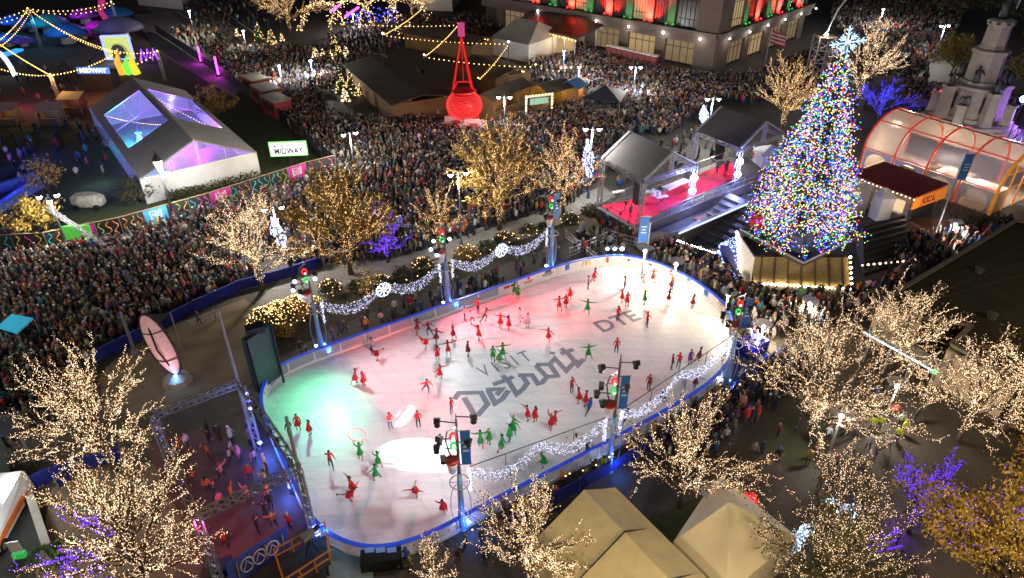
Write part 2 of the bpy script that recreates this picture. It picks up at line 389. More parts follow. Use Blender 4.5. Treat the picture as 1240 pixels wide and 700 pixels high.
# ------------------------------------------------------------------ ice rink
DV = Vector((.8336, .5524, 0)); NV = Vector((-.5524, .8336, 0))
def RK(a, p, z=0.0): return DV * a + NV * p + Vector((0, 0, z))
loc = [(9.5, 23.3), (14, 23.25), (19, 23.2), (24, 23.2), (29, 23.3), (33, 23.75), (36.5, 25), (39.3, 27.3), (41.1, 30), (41.75, 33), (41.7, 35.7), (41.1, 38.4), (39.7, 40.6), (37.1, 41.95), (33.5, 42.55),
       (28, 42.65), (23, 42.7), (18, 42.7), (13, 42.7), (8.6, 42.55), (6.5, 41.5), (5.4, 39.5), (5.0, 36.6), (4.85, 32), (4.85, 28), (5.5, 25.8), (7, 24.1)]
RINK = smooth_loop([RK(*p) for p in loc], 6)
def ice_mat():
    m = bpy.data.materials.new('rink_ice'); m.use_nodes = True; nt = m.node_tree; N = nt.nodes; L = nt.links; b = N['Principled BSDF']
    b.inputs['Roughness'].default_value = .32; b.inputs['Specular IOR Level'].default_value = .35
    tc = N.new('ShaderNodeTexCoord'); mp = N.new('ShaderNodeMapping'); mp.inputs['Rotation'].default_value = (0, 0, -.58); mp.inputs['Scale'].default_value = (.25, 1.6, 1)
    n1 = N.new('ShaderNodeTexNoise'); n1.inputs['Scale'].default_value = 1.2; n1.inputs['Detail'].default_value = 9
    n2 = N.new('ShaderNodeTexNoise'); n2.inputs['Scale'].default_value = 1.6; n2.inputs['Detail'].default_value = 10; n2.inputs['Distortion'].default_value = 1.5
    r = N.new('ShaderNodeValToRGB'); r.color_ramp.elements[0].position = .35; r.color_ramp.elements[0].color = (.77, .795, .83, 1); r.color_ramp.elements[1].position = .62; r.color_ramp.elements[1].color = (.84, .85, .87, 1)
    r2 = N.new('ShaderNodeValToRGB'); r2.color_ramp.elements[0].position = .3; r2.color_ramp.elements[0].color = (.87, .885, .905, 1); r2.color_ramp.elements[1].position = .6; r2.color_ramp.elements[1].color = (1, 1, 1, 1)
    mu = N.new('ShaderNodeMix'); mu.data_type = 'RGBA'; mu.blend_type = 'MULTIPLY'; mu.inputs[0].default_value = 1
    L.new(tc.outputs['Object'], mp.inputs[0]); L.new(mp.outputs[0], n1.inputs[0]); mp2 = N.new('ShaderNodeMapping'); mp2.inputs['Rotation'].default_value = (0, 0, .75); mp2.inputs['Scale'].default_value = (.35, 3.2, 1); L.new(tc.outputs['Object'], mp2.inputs[0]); L.new(mp2.outputs[0], n2.inputs[0]); L.new(n1.outputs[0], r.inputs[0]); L.new(n2.outputs[0], r2.inputs[0])
    L.new(r.outputs[0], mu.inputs[6]); L.new(r2.outputs[0], mu.inputs[7]); prev = mu.outputs[2]
    for rz, sc, ds in ((0, .3, 16), (1.1, .24, 24)):   # curved blade marks
        m3 = N.new('ShaderNodeMapping'); m3.inputs['Rotation'].default_value = (0, 0, rz); m3.inputs['Location'].default_value = (rz * 7, 3, 0); wv = N.new('ShaderNodeTexWave'); wv.wave_type = 'RINGS'; wv.inputs['Scale'].default_value = sc; wv.inputs['Distortion'].default_value = ds; wv.inputs['Detail'].default_value = 3; wv.inputs['Detail Scale'].default_value = .35
        r3 = N.new('ShaderNodeValToRGB'); r3.color_ramp.elements[0].position = .93; r3.color_ramp.elements[0].color = (1, 1, 1, 1); r3.color_ramp.elements[1].position = .99; r3.color_ramp.elements[1].color = (.93, .945, .96, 1); m4 = N.new('ShaderNodeMix'); m4.data_type = 'RGBA'; m4.blend_type = 'MULTIPLY'; m4.inputs[0].default_value = 1
        L.new(tc.outputs['Object'], m3.inputs[0]); L.new(m3.outputs[0], wv.inputs[0]); L.new(wv.outputs['Fac'], r3.inputs[0]); L.new(prev, m4.inputs[6]); L.new(r3.outputs[0], m4.inputs[7]); prev = m4.outputs[2]
    L.new(prev, b.inputs['Base Color'])
    mr = N.new('ShaderNodeMapRange'); mr.inputs[3].default_value = .22; mr.inputs[4].default_value = .5; L.new(n1.outputs[0], mr.inputs[0]); L.new(mr.outputs[0], b.inputs['Roughness'])
    return m
ICEZ = .06
mb = MB(); mb.prism([p[:2] for p in RINK], 0.0, ICEZ); struct('rink_ice', mb, ice_mat())
ink = M('ice_ink', (.17, .21, .29), .5, var=.45, scale=6, detail=8)
def ZD(pts): return [G(540 + x / 6.861, 410 + y / 6.861, ICEZ + .008) for x, y in pts]
strokes = [[(68, 505), (108, 452), (292, 448), (345, 545), (262, 640)], [(150, 490), (250, 655)],
           [(390, 382), (500, 345), (540, 335)], [(330, 425), (465, 420), (420, 470)], [(352, 432), (408, 540), (470, 500), (520, 430)],
           [(470, 308), (520, 355), (588, 462), (640, 420), (675, 372), (625, 292)], [(505, 345), (560, 315)],
           [(600, 305), (715, 303), (765, 375), (800, 365), (838, 320)],
           [(745, 222), (838, 318), (925, 310), (915, 290), (862, 215), (748, 215)],
           [(862, 215), (905, 165), (1000, 268), (1050, 215), (1090, 175)], [(955, 82), (1010, 120), (1095, 222), (1145, 170)], [(955, 128), (1060, 90)], [(862, 116), (905, 127)]]
t = thing('ice_lettering', 'grey city name in angular script painted across the middle of the ice', 'lettering', G(630, 460, ICEZ))
mb = MB()
for i, s in enumerate(strokes): ribbon(mb, [p + Vector((0, 0, .0006 * i)) for p in ZD(s)], .42 if i != 12 else .34)
mb.build('script_lettering', ink, t)
t = thing('ice_lettering', 'small spaced grey capitals painted on the ice above the city name', 'lettering', G(610, 440, ICEZ))
def ice_text(s, a, b, size, t, fit, mat=ink, nm='lettering'):
    A = G(*a, ICEZ + .008); B = G(*b, ICEZ + .008); ax = (B - A).normalized(); ay = Vector((-ax.y, ax.x, 0))
    mb = MB(); put_text(mb, s, size, (A + B) / 2, ax, ay, 0, .012 if fit > 4.2 else .05, fit); return mb.build(nm, mat, t)
ice_text('V I S I T', (589, 449), (634, 433), 1.9, t, 4.4)
t = thing('ice_lettering', 'bold grey three letter mark painted on the ice under the far skaters', 'lettering', G(750, 388, ICEZ))
ice_text('DTE', (726, 397), (769, 382), 2.2, t, 4.0)
# rink boards: base strip, coloured rail, clear or printed panels with white posts
boards = thing('rink_boards', 'low white and clear boards with a glowing blue top rail around the ice', 'rink boards', RK(23, 33))
P = RINK; n = len(P)
acc = [0]
for i in range(n): acc.append(acc[-1] + (P[(i + 1) % n] - P[i]).length)
def at_s(s):
    s %= acc[-1]
    for i in range(n):
        if acc[i + 1] >= s:
            q = P[i].lerp(P[(i + 1) % n], (s - acc[i]) / (acc[i + 1] - acc[i])); d = (P[(i + 1) % n] - P[i]).normalized(); return q, d
def off_loop(o, z): return [Vector((p.x, p.y, z)) + Vector((e.y, -e.x, 0)) * o for p, e in ((P[i], (P[(i + 1) % n] - P[i - 1]).normalized()) for i in range(n))]
def band(mb, o0, o1, z0, z1, mi=0):
    a = off_loop(o0, z0); b = off_loop(o1, z0); c = off_loop(o1, z1); d = off_loop(o0, z1); vs = a + b + c + d; f = []
    for i in range(n):
        j = (i + 1) % n
        for r0, r1 in ((0, 1), (1, 2), (2, 3), (3, 0)): f.append((r0 * n + i, r1 * n + i, r1 * n + j, r0 * n + j))
    mb.add(vs, f, mi)
mb = MB(); band(mb, 0.0, .16, 0, .26); mb.build('base_strip', M('kick_plate', (.75, .76, .78), .4, var=.06), boards)
mb = MB(); band(mb, -.03, .19, 1.10, 1.2); mb.build('top_rail', M('blue_rail', (.02, .07, .5), .35, emit=(.02, .08, 1), es=.25), boards)
m_panel = M('printed_panel', (.74, .75, .77), .35, var=.05); m_clear = glass('clear_panel', (.55, .62, .68), .55); m_logo_r = M('logo_red', (.6, .03, .04), .5, var=0); m_logo_k = M('logo_ink', (.05, .06, .12), .5, var=0)
m_logo_b = M('logo_blue', (.05, .2, .6), .5, var=0); m_logo_y = M('logo_yellow', (.75, .45, .02), .5, var=0)
NP = 48; seg = acc[-1] / NP
solid_from, k = None, 0
for i in range(NP):
    q, d = at_s((i + .5) * seg); a_ = q.dot(DV); p_ = q.dot(NV); o = Vector((d.y, -d.x, 0))
    solid = (p_ > 30 and a_ > 27) or (a_ < 9 and p_ > 33 and p_ < 42) or a_ > 41
    mb = MB(); s0 = i * seg + .05; ss = [s0 + (seg - .1) * j / 4 for j in range(5)]
    pts = [at_s(s) for s in ss]
    vs = []
    for (x, e) in pts:
        oo = Vector((e.y, -e.x, 0)); th = .12 if solid else .03; b0 = .03 if solid else .06
        vs += [x + oo * b0 + Vector((0, 0, .262)), x + oo * (b0 + th) + Vector((0, 0, .262)), x + oo * (b0 + th) + Vector((0, 0, 1.097)), x + oo * b0 + Vector((0, 0, 1.097))]
    f = [(4 * j + r0, 4 * j + r1, 4 * j + 4 + r1, 4 * j + 4 + r0) for j in range(4) for r0, r1 in ((0, 1), (1, 2), (2, 3), (3, 0))] + [(0, 3, 2, 1), (16, 17, 18, 19)]
    mb.add(vs, f); pn = mb.build('board_panel', m_panel if solid else m_clear, boards)
    if solid:
        # printed advert: an emblem and a line or two of small type, on the ice side
        k += 1; mb = MB(); mats = [m_logo_k, m_logo_r, m_logo_b, m_logo_y]
        c = q + Vector((0, 0, .72)) - o * -.025; ax = -d; ay = Vector((0, 0, 1)); c = q + o * .026 + Vector((0, 0, .74))
        def disc(r, mi, dx=0, dz=0, nn=16, r2=None):
            cc = c + ax * dx + ay * dz; vs = [cc + ax * r * cos(2 * pi * j / nn) + ay * r * sin(2 * pi * j / nn) for j in range(nn)]
            mb.add(vs, [tuple(range(nn))], mi)
        def bar(x0, x1, z0, z1, mi): mb.quad(c + ax * x0 + ay * z0, c + ax * x1 + ay * z0, c + ax * x1 + ay * z1, c + ax * x0 + ay * z1, mi)
        kk = k % 7
        if kk == 0: disc(.3, 1)
        elif kk == 1:   # double arches
            for sx in (-.2, .2):
                mb.tube([c + ax * (sx + .19 * cos(t_)) + ay * (-.28 + .6 * sin(t_)) for t_ in [pi * j / 8 for j in range(9)]], .05, 5, 3)
        elif kk == 2: bar(-.3, .3, -.3, .3, 2); bar(-.22, .22, -.02, .2, 0)
        elif kk == 3: bar(-.6, .6, -.12, .0, 0); bar(-.3, .4, .06, .3, 0); bar(-.5, .5, -.26, -.2, 0)
        elif kk == 4: disc(.16, 1, 0, .16); bar(-.55, .55, -.2, -.08, 1); bar(-.4, .4, -.3, -.25, 0)
        elif kk == 5: bar(-.55, .1, -.1, .16, 1); bar(.2, .6, -.1, .16, 0)
        else: disc(.18, 3, -.45); bar(-.2, .7, -.12, .12, 0)
        mb.build('printed_logo', mats, pn)
    q, d = at_s(i * seg); o = Vector((d.y, -d.x, 0))
    mb = MB(); mb.box(q + o * .075 + Vector((0, 0, .68)), (.09, .13, .834), math.atan2(d.y, d.x)); mb.build('post', m_white, boards)

# ------------------------------------------------------------------ light towers round the rink
m_twr = M('tower_blue_metal', (.22, .4, .7), .3, .3); m_pipe = M('grey_pipe', (.16, .16, .17), .4, .6)
m_bucket = M('white_bucket', (.7, .7, .7), .5); m_rimr = M('red_rim', (.6, .04, .03), .5)
FLOODS = []
E_ringr = E('ring_red', (1, .03, .03), 1.6); E_ringg = E('ring_green', (.03, .8, .12), 1.1); E_lens = E('flood_lens', (.55, .65, 1), 8)
def tower(px, H, yaw, label, banner):
    b = G(*px); t = thing('light_tower', label, 'light tower', b, 'light towers round the ice rink'); OBST.append((b.x, b.y, .9))
    L = lambda x, y, z: b + Vector((cos(yaw) * x - sin(yaw) * y, sin(yaw) * x + cos(yaw) * y, z))
    mb = MB(); mb.lathe(b, [(.3, 0), (.3, .12), (.24, .2), (.17, 2.2), (.13, 4.6)], 12); mb.build('mast_base', m_twr, t, True)
    mb = MB(); mb.tube([L(0, 0, 4.6), L(0, 0, H - .7), L(0, 0, H)], [.1, .07, .01], 8); mb.build('mast', m_pipe, t)
    for sx in (-1, 1):
        mb = MB(); mb.tube([L(sx * (.12 + .45 * sin(a)), 0, 2.0 - 1.7 * cos(a)) for a in [pi * i / 14 for i in range(15)]], .025, 5); mb.build('oval_hoop', m_steel, t)
    for sy in (-1, 1):
        mb = MB(); mb.tube([L(0, sy * (.12 + .45 * sin(a)), 2.0 - 1.7 * cos(a)) for a in [pi * i / 14 for i in range(15)]], .025, 5); mb.build('oval_hoop', m_steel, t)
    mb = MB(); mb.tube([L(.55 * cos(a), .55 * sin(a), 3.9) for a in [2 * pi * i / 20 for i in range(21)]], .04, 5)
    for k in range(4): mb.bar(L(0, 0, 3.9), L(.55 * cos(k * pi / 2), .55 * sin(k * pi / 2), 3.9), .03)
    mb.build('wheel_ring', m_steel, t)
    mb = MB(); mb.lathe(L(-.35, 0, 4.7), [(.18, 0), (.36, .85), (.33, .85)], 12); bk = mb.build('planter', m_bucket, t, True)
    mb = MB(); mb.lathe(L(-.35, 0, 5.55), [(.39, 0), (.39, .12), (.3, .12)], 12); mb.build('rim', m_rimr, bk)
    mb = MB(); mb.tube([L(-.25, 0, 5.5), L(-.5, .1, 6.2), L(-.62, .1, 7.0), L(-.5, .05, 7.7), L(-.05, 0, 8.0)], .05, 6); mb.build('curved_pipe', m_pipe, t)
    for z, m in ((7.35, E_ringr), (6.65, E_ringg)):
        mb = MB(); mb.tube([L(-.2 + .16 * cos(a), .16 * sin(a) * .5, z + .16 * sin(a)) for a in [2 * pi * k / 12 for k in range(13)]], .07, 5); mb.build('coloured_ring', m, t, True)
        mb = MB(); mb.octs([L(-.2, -.1, z - .12)], .11); mb.build('ring_bulb', E_swag, t)
    for x, y, z in ((-1.0, .2, 8.3), (.9, -.1, 8.75), (-.95, 0, 7.2), (-1.15, .2, 6.4), (.55, .1, 6.9), (-.8, -.1, 5.9)):
        c = L(x, y, z); mb = MB(); mb.bar(L(0, 0, z), c, .045); mb.box(c, (.3, .42, .3), yaw + U(-.5, .5), 0, ('X', -.6)); mb.lathe(c + Vector((0, 0, -.36)), [(.17, 0), (.13, .2)], 10); ff_ = mb.build('flood_fixture', m_black, t)
        if not banner and z < 7.3: mb = MB(); mb.ball(c + Vector((0, -.15, -.36)), .15, 8, 5); mb.build('lens', E_lens, ff_)
    mb = MB(); mb.octs([L(.35, .25, .35)], .16); mb.build('uplight', E_bluelamp, t)
    mb = MB(); mb.octs([L(-.3, .35, .4)], .13); mb.build('uplight', E_white, t)
    if banner:
        mb = MB(); mb.slab([L(.16, 0, 5.3), L(.68, 0, 5.3), L(.68, 0, 7.7), L(.16, 0, 7.7)], .02); bn = mb.build('banner', m_blue, t)
        mb = MB(); f = -1 if cos(yaw) > 0 else 1
        for k, wd in enumerate((.36, .22, .3)):
            c = L(.42, f * .03, 6.9 - .3 * k); e = Vector((cos(yaw), sin(yaw), 0)) * wd / 2; z = Vector((0, 0, .06)); mb.quad(c - e - z, c + e - z, c + e + z, c - e + z)
        mb.build('printed_mark', M('banner_print', (.5, .6, .7), .6), bn)
        
        for z in (7.73, 5.27): mb = MB(); mb.bar(L(0, 0, z), L(.72, 0, z), .04); mb.build('banner_arm', m_pipe, t)
    lamp('POINT', L(.55, -.5, .7), 60, (.08, .25, 1), size=.1, name='blue_uplight')
    lamp('SPOT', L(.3, -1.3, .3), 500, (.05, .2, 1), L(0, 0, 3), .1, 50, .8, name='blue_uplight')
    FLOODS.append(L(0, 0, 8.2)); return t
TW = [((390, 425), 7.0), ((543, 372), 8.4), ((667, 327), 7.4), ((878, 468), 8.2), ((737, 570), 9.4), ((560, 640), 9.0)]
TL = ['slim light tower by the far boards nearest the dark video screen', 'slim light tower by the far boards between two white light garlands', 'slim light tower by the far boards nearest the red carpet stage',
      'blue lit light tower at the rounded end of the rink with a blue banner', 'blue lit light tower with banner at the middle of the near boards', 'blue lit light tower with banner beside the spotlit oval of ice']
for i, ((px, H), l) in enumerate(zip(TW, TL)): tower(px, H, .05 if i > 2 else .58, l, i > 1)

# floods: white wash, coloured washes, one hard white spot
rc = RK(23, 33)
W = (1, .98, 1.0)
for i, tgt in enumerate([(15, 28), (20, 31), (28, 33), (30, 34), (22, 37), (14, 36)]):
    lamp('SPOT', FLOODS[i], (3300, 2900, 1300, 800, 2400, 4000)[i], ((.9, .97, 1), W, (1, .97, .93), (1, .96, .93), W, (.9, .96, 1))[i], RK(*tgt), .12, 110, .9, name='flood_light')
lamp('SPOT', FLOODS[5], 2600, (.95, .98, 1), RK(9, 29), .12, 100, .9, name='flood_light'); lamp('SPOT', FLOODS[4], 2600, (.95, .98, 1), RK(13, 29), .12, 80, .9, name='flood_light')
lamp('SPOT', FLOODS[0], 3300, (.05, 1, .36), G(392, 492), .1, 42, 1.0, name='flood_light')
lamp('SPOT', FLOODS[0], 2600, (.05, 1, .4), G(360, 500), .1, 60, 1.0, name='flood_light')
lamp('SPOT', FLOODS[0] + Vector((.5, 0, 0)), 40000, (1, .02, .05), G(628, 384), .1, 34, 1.0, name='flood_light')
lamp('SPOT', FLOODS[5] + Vector((.4, 0, .3)), 17000, (1, .02, .05), G(475, 446), .1, 26, 1.0, name='flood_light')
lamp('SPOT', FLOODS[1] + Vector((.4, 0, 0)), 9000, (1, .03, .05), G(500, 620), .1, 38, 1.0, name='flood_light')
lamp('SPOT', FLOODS[2] + Vector((.4, 0, 0)), 2200, (1, .12, .1), G(735, 510), .1, 34, 1.0, name='flood_light')
lamp('SPOT', FLOODS[4] + Vector((.4, 0, 0)), 1200, (1, .12, .1), G(770, 440), .1, 34, 1.0, name='flood_light')
lamp('SPOT', Vector((-16.9, 32.7, 6.2)), 60000, (1, 1, 1), G(502, 551), .05, 14.5, .45, name='spot_light')
lamp('SPOT', Vector((-11.2, 25.4, 6.2)), 26000, (1, 1, 1), G(490, 504), .03, 6, .8, name='spot_light')

# ------------------------------------------------------------------ garlands of cool white bulbs between the towers
m_cable = M('dark_cable', (.04, .04, .045), .6)
def garland(a, b, z0, z1, nsag, label, w=.8, flake=True, ends=True, dip=.95):
    A = G(*a); B = G(*b); A = Vector((A.x, A.y, z0)); B = Vector((B.x, B.y, z1)); d = (B - A); hd = Vector((d.x, d.y, 0)).normalized()
    A = A + hd * .6; B = B - hd * .6
    t = thing('light_garland', label, 'light garland', (A + B) / 2, 'white light garlands along the rink')
    mb = MB(); mb.tube([A, B], .03, 5); mb.build('carrier_cable', m_cable, t)
    pts = []; mesh = []
    for k in range(nsag):
        p = sag(A.lerp(B, k / nsag), A.lerp(B, (k + 1) / nsag), dip, 16); mesh.append(p)
        for j in range(len(p) - 1):
            u = (j + .5) / 16; wd = w * (.75 + .5 * sin(pi * u))
            for _ in range(int((p[j + 1] - p[j]).length * wd * 80)):
                pts.append(p[j].lerp(p[j + 1], rnd()) + Vector((U(-.1, .1), U(-.1, .1), U(-wd, 0.02))))
        mb = MB(); mb.bar(p[8] + Vector((0, 0, dip)), p[8], .03); mb.build('hanger', m_cable, t)
    mb = MB()
    for p in mesh:
        for j in range(len(p) - 1):
            mb.quad(p[j], p[j + 1], p[j + 1] - Vector((0, 0, w * (.75 + .5 * sin(pi * (j + 1) / 16)))), p[j] - Vector((0, 0, w * (.75 + .5 * sin(pi * j / 16)))))
    mb.build('backing_net', glass('light_net', (.25, .27, .4), .72), t)
    if ends:
        for e in (A, B):
            for _ in range(110): pts.append(e + Vector((U(-.1, .1), U(-.1, .1), -1.9 * rnd())))
    mb = MB(); mb.octs(pts, .024); mb.build('light_string', E_swag, t, kind='stuff')
    if flake:
        c = A.lerp(B, .5) - Vector((0, 0, .75)); mb = MB(); q = []
        for k in range(8):
            a_ = pi * k / 4; e = hd * cos(a_) + Vector((0, 0, sin(a_))); mb.bar(c - e * .05, c + e * .62, .03)
            for s_ in [.1 * i for i in range(7)]: q.append(c + e * s_)
            for s_ in (.12, .24): q += [c + e * .42 + (e.cross(hd.cross(Vector((0, 0, 1)))) + e).normalized() * s_, c + e * .42 + (-e.cross(hd.cross(Vector((0, 0, 1)))) + e).normalized() * s_]
        fl = mb.build('snowflake', m_white, t); mb = MB(); mb.octs(q, .045); mb.build('bulb_outline', E('snow_bulb', (.8, .85, 1), 5), fl, kind='stuff')
garland((390, 425), (543, 372), 4.4, 4.6, 2, 'white light garland with snowflake between the first two far towers')
garland((543, 372), (667, 327), 4.6, 4.6, 2, 'white light garland with snowflake ending at the tower near the stage')
garland((560, 640), (737, 570), 4.8, 4.8, 2, 'white light garland over the near boards ending beside the spotlit oval', flake=False)
garland((737, 570), (878, 468), 4.8, 4.9, 2, 'white light garland over the near boards reaching the rounded rink end', flake=False)
# ------------------------------------------------------------------ people
m_coat = attr_mat('coat_cloth', None, .85, True)
m_skin = attr_mat('skin', 'skin_colour', .6); m_trs = attr_mat('trouser_cloth', 'trouser_colour', .85); m_boot = M('boot_leather', (.03, .025, .025), .6, var=0); m_face = M('eyes_mouth', (.02, .012, .01), .5, var=0)
m_hair = attr_mat('hair_or_hat', None, .9, True); m_hoop = M('red_hoop', (.7, .08, .08), .5, emit=(1, .1, .1), es=.6)
BM = [m_coat, m_skin, m_trs, m_boot, m_face]
def body(name, lean=(0, 0, 1), ua=((-.3, 0, -1), (.3, 0, -1)), fa=((-.1, .2, -1), (.1, .2, -1)), th=((-.05, 0, -1), (.05, 0, -1)), sh=((0, 0, -1), (0, 0, -1)), coat=1.0, bare=False, skates=False, hood=False, fem=False, head=(0, 0.05, 1), long=False):
    """one continuous body grown over a skeleton; faces +Y, feet at z = 0"""
    V = Vector; n = lambda v: V(v).normalized()
    J = {}; pel = V((0, 0, .95)); ln = n(lean); side = V((1, 0, 0))
    J['pel'] = (pel, .15 * (1.12 if coat > 1 else 1)); J['wst'] = (pel + ln * .18, (.115 if fem else .135) * coat); J['chest'] = (pel + ln * .38, .15 * coat); J['neckb'] = (pel + ln * .52, .085); J['neck'] = (pel + ln * .58, .055)
    hd = n(head); hc = J['neck'][0] + hd * .13
    J['hd'] = (J['neck'][0] + hd * .06, .075); J['hm'] = (hc, .098); J['ht'] = (hc + hd * .1, .07)
    ed = [('pel', 'wst'), ('wst', 'chest'), ('chest', 'neckb'), ('neckb', 'neck'), ('neck', 'hd'), ('hd', 'hm'), ('hm', 'ht')]
    hands = []
    for i, s in enumerate((-1, 1)):
        so = pel + ln * .48 + side * s * (.17 if fem else .195); el = so + n(ua[i]) * .28; wr = el + n(fa[i]) * .25
        J['so%d' % i] = (so, .075 * coat); J['el%d' % i] = (el, .055 * coat); J['wr%d' % i] = (wr, .04); J['pa%d' % i] = (wr + n(fa[i]) * .085, .04)
        ed += [('neckb', 'so%d' % i), ('so%d' % i, 'el%d' % i), ('el%d' % i, 'wr%d' % i), ('wr%d' % i, 'pa%d' % i)]; hands.append((wr + n(fa[i]) * .07, n(fa[i]), s))
        hp = pel + side * s * .095 - V((0, 0, .04)); kn = hp + n(th[i]) * .43; an = kn + n(sh[i]) * .42
        fw = V((0, 1, 0)) if abs(n(sh[i]).y) < .6 else V((0, .3, -1)).normalized()
        J['hp%d' % i] = (hp, .105); J['kn%d' % i] = (kn, .062); J['an%d' % i] = (an, .045); J['to%d' % i] = (an + fw * .15 - V((0, 0, .05)), .042)
        ed += [('pel', 'hp%d' % i), ('hp%d' % i, 'kn%d' % i), ('kn%d' % i, 'an%d' % i), ('an%d' % i, 'to%d' % i)]
    keys = list(J); me = bpy.data.meshes.new('b'); me.from_pydata([J[k][0] for k in keys], [(keys.index(a), keys.index(b)) for a, b in ed], [])
    o = bpy.data.objects.new('b', me); COL.objects.link(o); sk = o.modifiers.new('s', 'SKIN'); ss = o.modifiers.new('u', 'SUBSURF'); ss.levels = 1; ss.render_levels = 1; sk.use_smooth_shade = True
    for i, k in enumerate(keys):
        r = J[k][1]; me.skin_vertices[0].data[i].radius = (r, r * (.8 if k in ('pel', 'wst', 'chest') else 1)); me.skin_vertices[0].data[i].use_root = (k == 'pel')
    dg = bpy.context.evaluated_depsgraph_get(); ev = bpy.data.meshes.new_from_object(o.evaluated_get(dg)); bpy.data.objects.remove(o)
    mb = MB(); mb.v = [tuple(v.co) for v in ev.vertices]; mb.f = [tuple(p.vertices) for p in ev.polygons]
    segs = [(a, b) for a, b in ed]
    def cat(c):
        best = 9; bb = None
        for a, b in segs:
            A = J[a][0]; B = J[b][0]; d = B - A; t = max(0, min(1, (c - A).dot(d) / d.length_squared)); dist = (c - (A + d * t)).length - .5 * (J[a][1] * (1 - t) + J[b][1] * t)
            if dist < best: best = dist; bb = (a, b, t)
        a, b, t = bb
        if b in ('neck', 'hd', 'hm', 'ht'): return 1
        if b[:2] == 'pa' or (b[:2] == 'wr' and bare and t > .2): return 1
        if b[:2] == 'to' or (b[:2] == 'an' and t > .82): return 3
        if b[:2] in ('kn', 'an'): return 0 if (long and b[:2] == 'kn' and t < .75) else 2
        return 0
    mb.m = [cat(Vector(p.center)) for p in ev.polygons]; bpy.data.meshes.remove(ev)
    for wr, d, s in hands:     # palm ends in four fingers of different lengths and a thumb from its side
        lat = d.cross(V((0, 0, 1))); lat = lat.normalized() if lat.length > .1 else V((0, 1, 0)); cu = lat.cross(d)
        for k, ln_ in enumerate((.06, .075, .07, .055)):
            p = wr + d * .055 + lat * (.022 * (k - 1.5)); mb.tube([p, p + d * ln_ * .6, p + d * ln_ + cu * .015], [.011, .01, .007], 4, 1)
        p = wr + lat * s * -.03 + d * .01; mb.tube([p, p + lat * s * -.03 + d * .03, p + lat * s * -.035 + d * .06], [.013, .011, .008], 4, 1)
    hx = hd.orthogonal(); fy = V((0, 1, 0)) - hd * hd.y; fy.normalize(); fx = fy.cross(hd)
    for s in (-1, 1):
        mb.ball(hc + fx * s * .034 + fy * .088 + hd * .012, .013, 5, 3, 4); mb.ball(hc + fx * s * .098 - hd * .01, .022, 5, 3, 1, (.5, 1, 1.2))
    mb.tube([hc + fy * .085 + hd * .005, hc + fy * .118 - hd * .03], [.01, .016], 5, 1); mb.bar(hc + fx * -.025 + fy * .09 - hd * .052, hc + fx * .025 + fy * .09 - hd * .052, .012, .012, 4)
    if skates:
        for i in (0, 1):
            a = J['an%d' % i][0]; b = J['to%d' % i][0]; dn = V((0, 0, -.05)); mb.bar(a - (b - a) * .3 + dn * 1.7, b + dn * .7, .012, .05, 4)
    zmin = min(v[2] for v in mb.v); mb.v = [(v[0], v[1], v[2] - zmin) for v in mb.v]; off = V((0, 0, -zmin))
    b_ = mb.build(name, BM, None, True)
    b_['_hc'] = tuple(hc + off); b_['_hd'] = tuple(hd); b_['_fy'] = tuple(fy); b_['_pel'] = tuple(pel + off); b_['_ln'] = tuple(ln)
    me = b_.data; info = dict(hc=hc + off, hd=hd, fy=fy, fx=fx, pel=pel + off, ln=ln); bpy.data.objects.remove(b_)
    return me, info
def frame_pts(mb, info, f): mb.v = [tuple(info['hc'] + info['fx'] * x + info['fy'] * y + info['hd'] * z) for x, y, z in mb.v]
def headwear(kind, info):
    mb = MB()
    if kind == 'hair':
        mb.ball((0, -.018, .02), .112, 10, 6, 0, (1, 1, 1.06)); mb.v = [v if not (v[1] > .03 and v[2] < .055) else (v[0], .03 + (v[1] - .03) * .1, v[2]) for v in mb.v]
        mb.ball((0, -.125, .05), .045, 7, 4)
    elif kind == 'long_hair':
        mb.ball((0, -.02, .02), .115, 10, 6, 0, (1, 1, 1.05)); mb.v = [v if not (v[1] > .03 and v[2] < .05) else (v[0], .03 + (v[1] - .03) * .1, v[2]) for v in mb.v]
        mb.tube([(0, -.1, .0), (0, -.13, -.14), (0, -.12, -.26)], [.07, .065, .02], 7)
    elif kind == 'beanie':
        mb.lathe((0, -.008, 0), [(.118, .02), (.12, .05), (.115, .08), (.09, .125), (.04, .15)], 10); mb.ball((0, -.008, .17), .035, 6, 4)
    elif kind == 'cap':
        mb.lathe((0, -.01, 0), [(.114, .04), (.11, .09), (.07, .13), (.02, .14)], 10); mb.box((0, .14, .05), (.14, .12, .015))
    elif kind == 'hood':
        mb.ball((0, -.03, .0), .135, 10, 6, 0, (1, 1, 1.05)); mb.v = [v if v[1] < .045 else (v[0] * 1.0, .045, v[2]) for v in mb.v]
    frame_pts(mb, info, 1); mb.smooth = True
    o = mb.build('x', m_hair); me = o.data; bpy.data.objects.remove(o); return me
def skirt_mesh(info, r=.28, h=.34, flare=0):
    mb = MB(); p = info['pel']; n = 14
    rings = [(.15, .1, 0), (.19, -.02, 0), (r * .85, -h * .6, 1), (r, -h, 1)]
    vs = []
    for rr, z, wv in rings:
        for k in range(n):
            a = 2 * pi * k / n; q = rr * (1 + .1 * wv * sin(4 * a)); vs.append(p + Vector((q * cos(a), q * sin(a) * .95, z + .03 * wv * cos(5 * a))))
    mb.add(vs, [(i * n + k, i * n + (k + 1) % n, (i + 1) * n + (k + 1) % n, (i + 1) * n + k) for i in range(3) for k in range(n)] + [tuple(3 * n + k for k in range(n))])
    o = mb.build('x', m_coat, None, True); me = o.data; bpy.data.objects.remove(o); return me
POSE = {}
